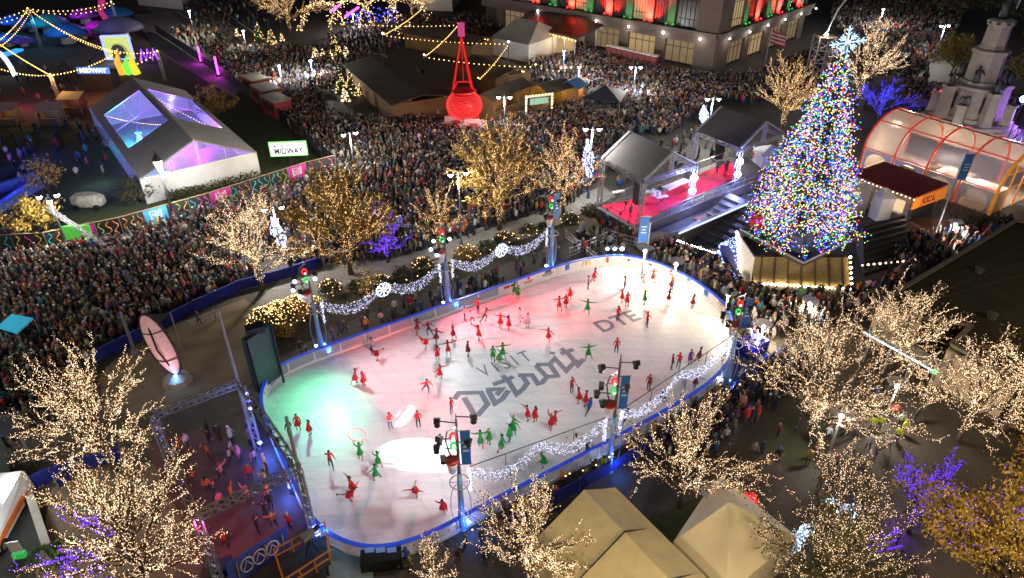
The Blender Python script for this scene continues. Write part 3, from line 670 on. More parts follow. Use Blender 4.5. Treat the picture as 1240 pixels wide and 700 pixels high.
def pose(k, **kw):
    me, info = body('person_' + k, **kw); POSE[k] = (me, info, {h: headwear(h, info) for h in ('hair', 'long_hair', 'beanie', 'cap', 'hood')}, skirt_mesh(info))
S = dict(skates=True, bare=False)
pose('glide', lean=(0, .2, 1), ua=((-1, .2, -.35), (1, .1, -.2)), fa=((-1, .4, -.1), (1, .3, .05)), th=((-.1, .35, -1), (.15, -.6, -1)), sh=((0, -.3, -1), (.05, -.5, -.9)), fem=True, **S)
pose('stride', lean=(0, .4, 1), ua=((-.5, .6, -.8), (.6, -.6, -.6)), fa=((-.2, 1, -.2), (.5, -.8, -.5)), th=((-.1, .6, -1), (.25, -.5, -1)), sh=((0, -.4, -1), (.15, -.7, -.8)), **S)
pose('spiral', lean=(0, .85, .6), ua=((-1, .3, .1), (1, .3, .1)), fa=((-1, .3, .1), (1, .3, .1)), th=((0, .05, -1), (.05, -1, -.1)), sh=((0, 0, -1), (.05, -1, .1)), fem=True, head=(0, .3, 1), **S)
pose('upright', ua=((-.35, .1, -1), (.35, .1, -1)), fa=((-.1, .4, -1), (.1, .4, -1)), th=((-.08, .06, -1), (.08, -.05, -1)), sh=((0, -.1, -1), (0, -.1, -1)), fem=True, **S)
pose('arms_up', ua=((-.6, .1, .9), (.6, .1, .9)), fa=((-.1, .1, 1), (.1, .1, 1)), th=((-.08, .2, -1), (.12, -.3, -1)), sh=((0, -.15, -1), (0, -.5, -1)), fem=True, **S)
pose('arms_wide', ua=((-1, 0, .05), (1, 0, .2)), fa=((-1, .15, .1), (1, .1, .2)), th=((-.2, .2, -1), (.35, -.2, -1)), sh=((0, -.1, -1), (.3, -.3, -1)), **S)
pose('jacket_stand', ua=((-.3, .3, -1), (.3, .3, -1)), fa=((.4, .8, .1), (-.4, .8, .1)), th=((-.1, .05, -1), (.1, 0, -1)), **S)
pose('stand', coat=1.18)
pose('pockets', coat=1.22, ua=((-.45, -.1, -1), (.45, -.1, -1)), fa=((.5, .4, -1), (-.5, .4, -1)), th=((-.08, .08, -1), (.08, -.05, -1)))
pose('phone', coat=1.18, ua=((-.2, .8, -.4), (.3, .7, -.5)), fa=((.3, .7, .8), (-.3, .6, .9)), head=(0, -.1, 1))
pose('walk', coat=1.15, lean=(0, .08, 1), ua=((-.25, .4, -1), (.25, -.4, -1)), fa=((-.05, .7, -.9), (.1, -.1, -1)), th=((-.03, .4, -1), (.03, -.35, -1)), sh=((0, .05, -1), (0, -.5, -1)))
pose('wave', coat=1.18, ua=((-.4, .1, -1), (.5, .2, .9)), fa=((-.1, .3, -1), (.15, .1, 1)))
pose('long_coat', coat=1.3, long=True, ua=((-.3, .05, -1), (.3, .05, -1)), fa=((.2, .6, -.8), (-.2, .6, -.8)), fem=True)
pose('dance', lean=(0, .1, 1), ua=((-.8, .4, .5), (.8, .3, .3)), fa=((-.2, .3, 1), (.4, .4, .9)), th=((-.25, .3, -1), (.25, -.2, -1)), sh=((-.05, -.3, -1), (.1, -.3, -1)), fem=True)
SKIN = [(.48, .29, .2), (.42, .25, .17), (.3, .17, .1), (.17, .09, .055), (.1, .055, .035), (.52, .34, .25)]
HAIRC = {'black': (.012, .01, .01), 'brown': (.05, .028, .015), 'blond': (.32, .21, .08), 'grey': (.25, .24, .23)}
NPEOPLE = [0]
def person(pos, face, posek, coat, trousers, label, head=None, hcol=(.02, .02, .02), skirt=False, group=None, sc=1.0, extra=None):
    me, info, hw, sk = POSE[posek]
    o = bpy.data.objects.new('person', me); COL.objects.link(o); o.location = pos; o.rotation_euler = (0, 0, face); o.scale = (sc * .77,) * 3; o.color = (*coat, 1)
    o['skin_colour'] = list(random.choice(SKIN)); o['trouser_colour'] = list(trousers); tag(o, label, 'person', group); NPEOPLE[0] += 1
    if head:
        h = bpy.data.objects.new('hair' if 'hair' in head else {'beanie': 'woolly_hat', 'cap': 'peaked_cap', 'hood': 'hood'}[head], hw[head]); COL.objects.link(h); h.parent = o; h.color = (*hcol, 1)
    if skirt:
        s = bpy.data.objects.new('skirt', sk); COL.objects.link(s); s.parent = o; s.color = (*coat, 1)
    return o
# ---- skaters: (x, y of the feet in the photo, colour, pose, dress?, facing deg, words)
RD = ('red', (.6, .012, .025)); MR = ('maroon', (.2, .012, .025)); GN = ('green', (.01, .33, .06)); WH = ('white', (.72, .72, .72)); BK = ('black', (.02, .02, .025)); BL = ('blue', (.02, .08, .5)); GY = ('checked grey', (.3, .3, .33)); PP = ('purple', (.2, .05, .3))
sk_list = [
 (352, 529, BK, 'upright', 0), (362, 521, RD, 'upright', 1), (376, 527, RD, 'upright', 1), (431, 465, RD, 'glide', 1), (441, 468, RD, 'upright', 1), (473, 519, RD, 'jacket_stand', 0), (507, 517, RD, 'jacket_stand', 0),
 (517, 476, RD, 'stride', 0), (547, 500, RD, 'upright', 0), (533, 459, RD, 'glide', 1), (530, 436, RD, 'upright', 1), (543, 430, RD, 'glide', 1), (549, 411, MR, 'arms_up', 1), (567, 431, MR, 'upright', 1),
 (506, 404, MR, 'glide', 1), (520, 407, MR, 'stride', 0), (529, 415, MR, 'glide', 1), (516, 422, RD, 'spiral', 1), (457, 436, MR, 'spiral', 1), (450, 427, GY, 'stride', 0),
 (563, 388, WH, 'upright', 0), (571, 392, WH, 'glide', 0), (579, 379, RD, 'jacket_stand', 0), (587, 390, RD, 'stride', 0), (606, 397, RD, 'glide', 1), (616, 400, RD, 'upright', 1), (580, 411, RD, 'glide', 1),
 (597, 437, GN, 'upright', 1), (609, 434, GN, 'glide', 1), (604, 441, GN, 'spiral', 1), (532, 547, RD, 'stride', 0), (582, 541, GN, 'glide', 1), (592, 538, GN, 'upright', 1), (607, 546, GN, 'glide', 1), (617, 534, GN, 'upright', 1), (621, 522, GN, 'glide', 1),
 (627, 362, GN, 'upright', 1), (623, 358, GN, 'arms_up', 1), (630, 389, WH, 'glide', 1), (639, 397, WH, 'upright', 1), (677, 376, RD, 'glide', 1), (685, 373, RD, 'upright', 1), (690, 363, RD, 'stride', 1), (664, 414, RD, 'glide', 1), (711, 380, GN, 'arms_wide', 1),
 (712, 350, GY, 'upright', 0), (719, 341, RD, 'glide', 1), (756, 351, GY, 'arms_up', 0), (753, 366, RD, 'glide', 1), (759, 371, RD, 'upright', 1), (780, 369, GN, 'upright', 1), (779, 347, WH, 'glide', 1), (790, 342, RD, 'glide', 1), (812, 351, MR, 'upright', 1), (809, 367, MR, 'glide', 1), (838, 373, MR, 'upright', 1),
 (748, 388, RD, 'upright', 0), (783, 395, RD, 'arms_wide', 0), (746, 428, RD, 'upright', 0), (712, 435, GN, 'arms_wide', 1), (692, 475, RD, 'jacket_stand', 0), (701, 488, RD, 'glide', 1), (709, 492, RD, 'upright', 1), (712, 501, BL, 'stride', 0),
 (639, 509, RD, 'glide', 1), (648, 511, RD, 'upright', 1), (667, 520, RD, 'arms_up', 1), (671, 515, RD, 'glide', 1), (622, 526, GN, 'stride', 1), (813, 447, MR, 'upright', 0), (821, 446, RD, 'jacket_stand', 0), (835, 441, PP, 'upright', 1), (845, 438, MR, 'glide', 1),
 (785, 472, MR, 'upright', 0), (841, 470, MR, 'glide', 1), (827, 477, GY, 'upright', 0), (802, 487, BK, 'glide', 1), (756, 514, GY, 'stride', 0), (697, 545, WH, 'glide', 1), (658, 566, GN, 'stride', 1),
 (437, 556, GN, 'arms_up', 1), (456, 581, GN, 'arms_wide', 1), (459, 566, GN, 'arms_up', 1), (401, 566, RD, 'stride', 0), (427, 596, RD, 'glide', 1), (424, 608, RD, 'spiral', 1), (504, 602, RD, 'spiral', 1), (537, 622, RD, 'stride', 1),
 ]
LM = [((352, 529), 'near the corner boards by the gantry'), ((395, 490), 'on the green lit ice'), ((436, 466), 'at the edge of the red wash'), ((490, 515), 'beside the bright wedge of light'), ((500, 552), 'beside the spotlit oval'), ((545, 500), 'at the foot of the first script letter'),
      ((530, 420), 'in the loose line near the clear far boards'), ((575, 388), 'near the second far tower'), ((610, 440), 'above the small painted capitals'), ((600, 540), 'behind the near tower with the banner'), ((625, 362), 'by the far boards on the red ice'),
      ((680, 372), 'in the middle of the red wash'), ((665, 414), 'alone above the script lettering'), ((712, 345), 'near the printed far boards'), ((755, 360), 'between the far boards and the painted mark'), ((785, 345), 'near the far curve of the boards'), ((815, 360), 'close to the rounded end boards'),
      ((760, 390), 'on the small painted three letter mark'), ((712, 435), 'at the last script letter'), ((700, 490), 'behind the middle near tower'), ((655, 513), 'below the middle of the script'), ((830, 443), 'behind the garland near the rounded end'), ((810, 475), 'between the near garland and boards'), ((690, 550), 'under the near garland'),
      ((445, 570), 'between the oval and the gantry post'), ((425, 600), 'on the pink ice by the near corner'), ((505, 600), 'on the pink ice below the oval'), ((537, 622), 'against the near boards below the oval')]
VERB = {'glide': 'gliding', 'stride': 'striding', 'spiral': 'bent in a spiral', 'upright': 'standing upright', 'arms_up': 'with both arms raised', 'arms_wide': 'with arms spread wide', 'jacket_stand': 'with hands held together'}
seen = {}
rg = random.Random(3)
todo = []
for x, y, (cn, c), ps, dress in sk_list:
    pos = G(x, y, ICEZ); wh = min(LM, key=lambda q: (q[0][0] - x) ** 2 + (q[0][1] - y) ** 2 * 2)[1]
    l = f"{cn} {'dressed' if dress else 'jacketed'} skater {VERB[ps]} {wh}"; todo.append([x, y, pos, cn, c, ps, dress, l])
cnt = {}
for t_ in todo: cnt.setdefault(t_[-1], []).append(t_)
for l, ts in cnt.items():
    if len(ts) > 1:
        ts.sort(key=lambda q: q[0])
        for i, t_ in enumerate(ts): t_[-1] = l.replace('skater', ('left' if i == 0 else 'right' if i == len(ts) - 1 else 'middle') + ' hand skater' if len(ts) < 4 else 'skater')
for x, y, pos, cn, c, ps, dress, l in todo:
    tr = (.42, .26, .18) if dress else rg.choice([(.02, .02, .03), (.02, .02, .03), (.03, .05, .12)])
    hd = rg.choice(['hair', 'long_hair', 'hair']) if dress else rg.choice(['hair', 'beanie', 'hair'])
    hc = HAIRC[rg.choice(['black', 'brown', 'brown', 'black', 'blond'])] if hd != 'beanie' else (.5, .02, .03)
    fc = rg.uniform(0, 2 * pi) if ps != 'jacket_stand' else rg.uniform(2.2, 4)
    p = person(pos, fc, ps, tuple(v * rg.uniform(.85, 1.1) for v in c), tr, l, hd, hc, bool(dress), None, rg.uniform(1.0, 1.08))
    if (x, y) == (437, 556):
        mb = MB(); c0 = pos + Vector((0, 0, 2.15)); mb.tube([c0 + Vector((.55 * cos(a), .1 * sin(a), .45 * sin(a))) for a in [2 * pi * i / 20 for i in range(21)]], .03, 5); tag(mb.build('hoop', m_hoop), 'pale red hoop held overhead by a green dressed skater beside the oval', 'hoop')
# ------------------------------------------------------------------ trees
m_bark = M('bark', (.085, .058, .035), .9, var=.4, scale=6, bump=.4)
def leafm(n, c, v=.45): return M(n, c, .75, var=v, scale=.9)
lf_haze = leafm('haze_leaves', (.3, .19, .07)); lf_gold = leafm('golden_leaves', (.27, .17, .03)); lf_brown = leafm('bronze_leaves', (.46, .31, .06)); lf_dark = leafm('dark_leaves', (.05, .055, .014)); lf_yell = leafm('yellow_leaves', (.28, .24, .05)); lf_pine = leafm('fir_needles', (.045, .12, .035))
def bez(a, b, c, n, rg, jit):
    out = []
    for i in range(n + 1):
        t = i / n; p = a * (1 - t) ** 2 + b * 2 * t * (1 - t) + c * t * t
        if 0 < i < n: p = p + Vector((rg.gauss(0, jit), rg.gauss(0, jit), rg.gauss(0, jit)))
        out.append(p)
    return out
def skeleton(base, H, Rr, nl, rg, low=.2, zc=.58, zr=.42, sub=5, twig=2, emin=-8, lean=(0, 0)):
    tr = [base + Vector((lean[0] * t, lean[1] * t, H * t)) + Vector((rg.gauss(0, .06), rg.gauss(0, .06), 0)) * (t > 0) for t in (0, .12, .25, .4, .55, .72)]
    limbs, subs, twigs = [], [], []
    cen = base + Vector((lean[0] * .6, lean[1] * .6, H * zc))
    for k in range(nl):
        az = 2 * pi * (k * .381966) + rg.uniform(-.3, .3); el = R(emin + (84 - emin) * ((((k * 7 + 3) % nl) + rg.random()) / nl) ** 1.4)
        f = rg.uniform(.7, 1.08); e = cen + Vector((cos(az) * cos(el) * Rr * f, sin(az) * cos(el) * Rr * f, sin(el) * H * zr * f))
        u = low + .22 * rg.random() + .12 * max(0, el); u = max(low, min(.5, u)); s = base.lerp(base + Vector((lean[0], lean[1], H)), u)
        mid = s.lerp(e, .45) + Vector((0, 0, .07 * H * rg.uniform(.1, 1.0)))
        L = bez(s, mid, e, 9, rg, .022 * Rr); limbs.append(L)
        for j in range(sub):
            t = .22 + .74 * (j + rg.random()) / sub; i = min(8, int(t * 9)); p = L[i].lerp(L[i + 1], t * 9 - i); tan = (L[i + 1] - L[i]).normalized()
            d = (tan + Vector((rg.gauss(0, .26), rg.gauss(0, .26), rg.gauss(.1, .24)))).normalized(); ln = Rr * rg.uniform(.22, .46) * (1.2 - .6 * t)
            q = p + d * ln; sb = bez(p, p + d * ln * .5 + Vector((0, 0, ln * rg.uniform(-.1, .12))), q + Vector((0, 0, ln * rg.uniform(-.05, .2))), 5, rg, .014 * Rr); subs.append(sb)
            for m in range(twig):
                i2 = rg.randint(1, 4); d2 = ((sb[i2 + 1] - sb[i2]).normalized() + Vector((rg.gauss(0, .45), rg.gauss(0, .45), rg.gauss(.15, .35)))).normalized(); l2 = ln * rg.uniform(.25, .55)
                twigs.append([sb[i2], sb[i2] + d2 * l2 * .5 + Vector((0, 0, rg.gauss(0, .03))), sb[i2] + d2 * l2])
    return tr, limbs, subs, twigs
def walk(polys, step, rg, jit=.022, ph=True):
    out = []; acc_ = 0
    for P_ in polys:
        for a, b in zip(P_[:-1], P_[1:]):
            l = (b - a).length
            while acc_ < l:
                out.append(a.lerp(b, acc_ / l) + Vector((rg.gauss(0, jit), rg.gauss(0, jit), rg.gauss(0, jit)))); acc_ += step * rg.uniform(.7, 1.3)
            acc_ -= l
    return out
def plen(polys): return sum((b - a).length for P_ in polys for a, b in zip(P_[:-1], P_[1:]))
def leaf_cloud(mb, pts, rg, size, mi=0):
    for p in pts:
        s = size * rg.uniform(.6, 1.3); a = Vector((rg.gauss(0, 1), rg.gauss(0, 1), rg.gauss(0, 1))).normalized(); b = a.orthogonal().normalized(); c = a.cross(b)
        mb.v += [tuple(p + b * s), tuple(p + c * s * .6), tuple(p - b * s), tuple(p - c * s * .6)]; o = len(mb.v) - 4; mb.f.append((o, o + 1, o + 2, o + 3)); mb.m.append(mi)
def tree(label, base, top, hw, nb=0, bulb=None, br=.036, leaf=None, nleaf=0, lsize=.16, nl=14, sub=5, twig=2, seed=1, group='trees wrapped in small white lights', name='light_wrapped_tree', accent=None, H=None, lean=(0, 0), emin=-8, zc=.5, zr=.5, low=.15, trunk_r=None):
    rg = random.Random(seed); b = G(*base); H = H or HZ(base, top); nb = int(nb * 3.5); br = br * .5; nl = int(nl * 1.9); hw *= 1.08 if leaf else 1.14; cpt = G(base[0], base[1]); Rr = hw / PX(b + Vector((0, 0, 0))) if hw else 2
    zc_ = H * .55; Rr = hw * ((b.y * cos(CT) + (CH - zc_) * sin(CT)) / CF)
    OBST.append((b.x, b.y, .7)); t = thing(name, label, 'tree', b, group)
    tr, limbs, subs, twigs = skeleton(b, H, Rr, nl, rg, low, zc, zr, sub, twig, emin, lean); r0 = trunk_r or .026 * H * .7
    mb = MB(); mb.tube(tr, [r0 * 1.35, r0, r0 * .85, r0 * .7, r0 * .5, r0 * .2], 8)
    for L in limbs: mb.tube(L, [r0 * .3 * (1 - i / 11) + .012 for i in range(len(L))], 5)
    mb.build('trunk', m_bark, t, True)
    mb = MB()
    for s in subs: mb.tube(s, [.028, .024, .02, .016, .012, .008], 4, cap=False)
    for s in twigs: mb.tube(s, [.012, .009, .005], 3, cap=False)
    mats = [m_bark]
    if not leaf and nb: leaf, nleaf, lsize = lf_haze, int(nb * .22), lsize * min(.55, .2 + PX(b) ** -1 * 6)  # leaf flecks added to bare crowns to catch bulb light as golden haze
    if leaf:
        pts = []
        allp = subs + twigs
        while len(pts) < nleaf:
            P_ = rg.choice(allp); i = rg.randint(0, len(P_) - 2); p = P_[i].lerp(P_[i + 1], rg.random())
            for _ in range(6): pts.append(p + Vector((rg.gauss(0, .26), rg.gauss(0, .26), rg.gauss(0, .22))))
        leaf_cloud(mb, pts, rg, lsize, 1); mats.append(leaf)
    mb.build('crown', mats, t)
    if nb:
        lines = [tr[1:]] * 2 + limbs + subs + twigs; st = plen(lines) / nb; pts = walk(limbs, st, rg, r0 * .17 + .015) + walk(subs + twigs, st * 1.08, rg) + walk([tr[1:5]] * 5, st * .5, rg, r0 * .8)
        if accent:
            fn, em, an, share = accent; inn = [p for p in pts if fn(p - b, H, Rr) and rg.random() < share]; ids = set(map(id, inn)); pts = [p for p in pts if id(p) not in ids]
            mb = MB(); mb.octs(inn, br * 1.6); mb.build(an, em, t, kind='stuff')
        mb = MB(); mb.octs(pts, br); mb.build('light_string', bulb, t, kind='stuff')
    return t
T = tree
T('bare light wrapped tree standing in the crowd beside the blue drape', (318, 352), (314, 236), 66, 1650, E_warm2, nl=16, seed=11)
T('golden leaved light wrapped tree, widest of those along the promenade', (425, 332), (415, 204), 68, 1700, E_gold, leaf=lf_gold, nleaf=5200, nl=15, seed=12)
T('golden leaved light wrapped tree behind the far garland, before the packed crowd', (605, 278), (600, 146), 60, 1500, E_gold, leaf=lf_gold, nleaf=4400, nl=14, seed=13, br=.038)
T('bare light wrapped tree nearest the grey stage canopies', (682, 260), (675, 152), 37, 900, E_warm, nl=13, seed=14, br=.04)
T('thin sparsely lit tree between the two golden promenade trees', (532, 312), (524, 220), 30, 330, E_warm, leaf=lf_gold, nleaf=300, nl=8, seed=15)
T('bare light wrapped tree behind the second stage canopy', (946, 160), (944, 66), 42, 1000, E_warm, nl=14, seed=16, br=.046)
T('tall narrow light wrapped tree just behind the decorated Christmas tree', (1036, 130), (1043, 22), 40, 1100, E_warm2, nl=15, seed=17, br=.052)
T('distant light wrapped tree at the top edge above the street', (352, 42), (350, -25), 44, 650, E_warm, nl=12, seed=18, br=.06)
T('distant light wrapped tree beside the glittering far pergola', (500, 24), (500, -30), 32, 350, E_warm, nl=10, seed=19, br=.06)
T('bushy light wrapped tree beside the sail sculpture', (140, 570), (114, 430), 78, 2300, E_warm2, nl=20, sub=6, seed=20, br=.03, lean=(-.4, 0))
T('widest light wrapped tree, beside the gantry, with violet strings among its branches', (185, 724), (163, 552), 100, 2900, E_warm2, nl=24, sub=6, seed=21, br=.027, accent=(lambda p, H, Q: p.x < -.12 * Q and .3 * H < p.z < .66 * H and -.75 * Q < p.y < .1 * Q, E_purple, 'violet_light_string', .8))
T('light wrapped tree against the beige ridge tent', (640, 716), (640, 588), 74, 1300, E_warm2, nl=16, seed=22, br=.027)
T('small thin light wrapped tree below the near boards', (527, 722), (515, 648), 28, 260, E_warm2, nl=9, sub=5, seed=23, br=.027)
T('light wrapped tree over the spectators between the near boards and pyramid tent', (822, 614), (820, 488), 80, 1350, E_warm2, nl=16, seed=24, br=.029)
T('sprawling light wrapped tree in the middle of the rear plaza', (978, 532), (985, 384), 108, 2400, E_warm2, nl=19, seed=25, br=.03)
T('light wrapped tree beside the lit glass canopy and dark lawn', (1078, 448), (1083, 352), 74, 1300, E_warm2, nl=14, seed=26, br=.033)
T('tall slim light wrapped tree by the wooden terrace', (1215, 522), (1220, 394), 54, 900, E_warm2, nl=12, seed=27, br=.032, low=.4)
T('low light wrapped tree in front of the wooden terrace', (1160, 535), (1153, 420), 74, 1150, E_warm2, nl=13, seed=28, br=.031)
T('huge bronze leaved tree with scattered lights and violet strings on one side', (1190, 765), (1186, 535), 124, 1000, E_warm2, leaf=lf_brown, nleaf=30000, lsize=.085, nl=26, sub=7, seed=29, br=.022, accent=(lambda p, H, Q: p.x < -.5 * Q and p.z > .4 * H, E_purple, 'violet_light_string', .95), name='broadleaf_tree', group=None)
T('dark green tree full of lights behind the pyramid tent', (992, 745), (980, 590), 92, 1300, E_warm2, leaf=lf_dark, nleaf=6500, lsize=.07, nl=20, seed=30, br=.023)
T('loosely lit tree between the guards and the dark green tree', (1000, 648), (1000, 545), 56, 420, E_warm2, nl=9, sub=4, seed=43, br=.026)
T('small tree lit all over in violet beside the bronze tree', (1100, 645), (1104, 540), 44, 560, E_purple, nl=10, seed=31, br=.03, group=None)
T('small tree lit all over in violet on the promenade', (470, 318), (466, 252), 27, 330, E_purple, nl=9, seed=32, br=.045, group=None)
T('low spreading tree lit all over in blue behind the Christmas tree', (1062, 146), (1062, 98), 34, 420, E_blue, nl=10, seed=33, br=.06, group=None, low=.1, emin=0)
Y = dict(name='broadleaf_tree', group=None)
T('round yellow leaved tree before the stone monument', (1150, 92), (1147, 42), 24, 0, leaf=lf_yell, nleaf=2600, lsize=.2, seed=34, **Y)
T('yellow green tree behind the stone monument at the picture edge', (1240, 110), (1238, 60), 26, 0, leaf=lf_yell, nleaf=1500, lsize=.2, seed=35, **Y)
T('dull golden bush beside the clear roofed marquee', (264, 148), (262, 102), 22, 0, leaf=lf_gold, nleaf=1300, lsize=.16, seed=36, low=.08, **Y)
T('dull brown bush by the street lamp on the dark lawn', (50, 288), (50, 240), 34, 0, leaf=lf_brown, nleaf=1600, lsize=.16, seed=37, low=.05, emin=0, **Y)
T('dark bare bush in the blue lit yard', (60, 235), (62, 190), 24, 0, leaf=lf_brown, nleaf=500, lsize=.15, seed=38, low=.05, **Y)
T('big dark tree beyond the flood lamps, behind the monument plaza', (1160, 30), (1150, -40), 46, 0, leaf=lf_dark, nleaf=2600, lsize=.32, seed=39, **Y)
T('big dark tree beyond the monument top', (1238, 45), (1245, -40), 50, 0, leaf=lf_dark, nleaf=2600, lsize=.32, seed=40, **Y)
T('small yellow green shrub in the planting bed', (448, 368), (448, 318), 14, 60, E_gold, leaf=lf_yell, nleaf=350, lsize=.1, nl=7, sub=4, seed=41, **Y)
T('dark leafy bush by the grassy midway fence', (170, 245), (172, 215), 24, 0, leaf=lf_dark, nleaf=900, lsize=.15, nl=9, seed=42, low=.05, **Y)
# small firs dressed with lights
def fir(px, top, label, bulb=E_gold, nb=70, br=.075):
    b = G(*px); H = HZ(px, top); rg = random.Random(int(px[0] * 7)); t = thing('small_fir', label, 'fir tree', b, 'small firs dressed with lights')
    OBST.append((b.x, b.y, H * .35)); mb = MB(); mb.tube([b, b + Vector((0, 0, H))], [.12, .02], 6); mb.build('trunk', m_bark, t)
    mb = MB(); pts = []; q = []
    for _ in range(520):
        u = rg.random() ** .6; a = rg.uniform(0, 2 * pi); r = .27 * H * u * rg.uniform(.35, 1.05); pts.append(b + Vector((r * cos(a), r * sin(a), H * (1 - .92 * u))))
    leaf_cloud(mb, pts, rg, .22); mb.build('crown', lf_pine, t)
    for _ in range(nb):
        u = rg.random() ** .55; a = rg.uniform(0, 2 * pi); r = .27 * H * u + .05; q.append(b + Vector((r * cos(a), r * sin(a), H * (1 - .92 * u))))
    mb = MB(); mb.octs(q, br); mb.build('light_string', bulb, t, kind='stuff')
W2 = E_warm2
for px, top, l, e, nb in [((415, 116), (415, 84), 'lit fir at the back of the trio in the crowd', E_gold, 60), ((427, 118), (427, 86), 'tallest lit fir of the trio in the crowd', E_warm, 80), ((439, 114), (439, 94), 'short lit fir at the end of the trio in the crowd', E_gold, 60), ((419, 124), (418, 104), 'brightest squat lit fir in front of the trio', W2, 90),
        ((406, 62), (407, 38), 'dim golden fir by the market pergola', E_gold, 55), ((411, 72), (411, 50), 'golden fir in front of the market pergola', E_gold, 70), ((420, 72), (420, 54), 'white lit fir in the row by the market', W2, 80), ((402, 74), (401, 60), 'short white lit fir in the row by the market', W2, 70),
        ((383, 72), (382, 54), 'slim white lit fir at the head of the row by the market', W2, 80), ((392, 72), (395, 58), 'white lit fir second in the row by the market', W2, 80), ((482, 42), (483, 25), 'golden fir under the far festoon lines', E_gold, 60), ((496, 44), (496, 22), 'tall golden fir under the far festoon lines', E_gold, 70),
        ((525, 46), (525, 37), 'tiny lit fir beside the long market shed', W2, 40), ((288, 44), (288, 32), 'tiny bright fir alone on the street', W2, 60), ((315, 52), (315, 26), 'dark fir with golden baubles by the street', E_gold, 40), ((330, 55), (327, 32), 'wide golden lit fir by the street', E_gold, 80), ((342, 50), (342, 40), 'tiny bright fir at the end of the street row', W2, 50)]:
    fir(px, top, l, e, nb, .06)
# low shrubs along the promenade bed, some with bulbs
def shrub(px, r, label, lit, seed, leaf=lf_dark):
    b = G(*px); rg = random.Random(seed); t = thing('shrub', label, 'shrub', b, 'clipped shrubs in the planting bed'); OBST.append((b.x, b.y, r)); mb = MB(); pts = []
    while len(pts) < int(420 * r * r) + 120:
        p = Vector((rg.uniform(-1, 1), rg.uniform(-1, 1), rg.uniform(0, 1)))
        if .35 < p.length < 1 + rg.gauss(0, .1): pts.append(b + Vector((p.x * r, p.y * r, p.z * r * .95)))
    leaf_cloud(mb, pts, rg, .11); mb.build('crown', leaf, t); mb = MB(); mb.tube([b, b + Vector((.05, 0, r * .6))], [.06, .02], 5); mb.build('stem', m_bark, t)
    if lit:
        q = []
        for _ in range(lit):
            a = rg.uniform(0, 2 * pi); e = rg.uniform(.1, 1.45); q.append(b + Vector((cos(a) * cos(e), sin(a) * cos(e), sin(e))) * r * 1.02)
        mb = MB(); mb.octs(q, .04); mb.build('light_string', E_gold, t, kind='stuff')
shr = [((322, 392), 1.5, 130), ((340, 386), 1.6, 150), ((360, 378), 1.5, 130), ((378, 372), 1.0, 60), ((400, 352), 1.1, 30), ((432, 350), .9, 0), ((462, 345), 1.0, 14), ((488, 335), 1.0, 0), ((512, 325), 1.1, 20), ((565, 312), 1.3, 18), ((590, 302), 1.0, 0), ((612, 295), 1.3, 20), ((640, 282), 1.0, 10), ((660, 278), .9, 0), ((690, 268), 1.0, 12), ((715, 258), 1.1, 0), ((328, 408), .9, 0), ((345, 404), .9, 0)]
wd = ['at the gate end of the bed', 'in the bed beside the tall flag pole', 'beside the dark video screen', 'next to the first far tower', 'behind the first garland', 'under the first garland sag', 'below the violet tree', 'by the middle of the first garland', 'before the second far tower',
      'just past the second far tower', 'under the second garland', 'behind the second snowflake', 'before the third far tower', 'near the third far tower', 'beside the stage side walk', 'at the stage end of the bed', 'low on the rim by the video screen', 'lowest in front of the lit clump']
for i, (px, r, lit) in enumerate(shr): shrub(px, r, ('clipped shrub strung with golden lights ' if lit else 'plain dark clipped shrub ') + wd[i], lit, 100 + i, lf_gold if i in (2, 3, 9, 17) else lf_dark)
# hedge along the marquee
for i, (a, b, l) in enumerate([((205, 243), (250, 234), 'low dark hedge along the marquee front nearest the ornate lamp'), ((255, 232), (318, 217), 'low dark hedge along the marquee front nearest the lit sign')]):
    A = G(*a); B = G(*b); rg = random.Random(i); t = thing('hedge', l, 'hedge', A); mb = MB(); pts = [A.lerp(B, rg.random()) + Vector((rg.gauss(0, .3), rg.gauss(0, .3), rg.uniform(0, 1.3) * (.7 + .3 * rg.random()))) for _ in range(900)]
    leaf_cloud(mb, pts, rg, .13); mb.build('foliage', lf_dark, t)
A = G(1150, 282); t = thing('hedge', 'dark mounded planting in front of the arched glass pavilion', 'hedge', A); mb = MB(); rg = random.Random(5)
A = G(1165, 272); B = G(1195, 275); leaf_cloud(mb, [A.lerp(B, rg.random()) + Vector((rg.gauss(0, .8), rg.gauss(0, .7), abs(rg.gauss(0, .6)))) for _ in range(1200)], rg, .14); mb.build('foliage', lf_dark, t)

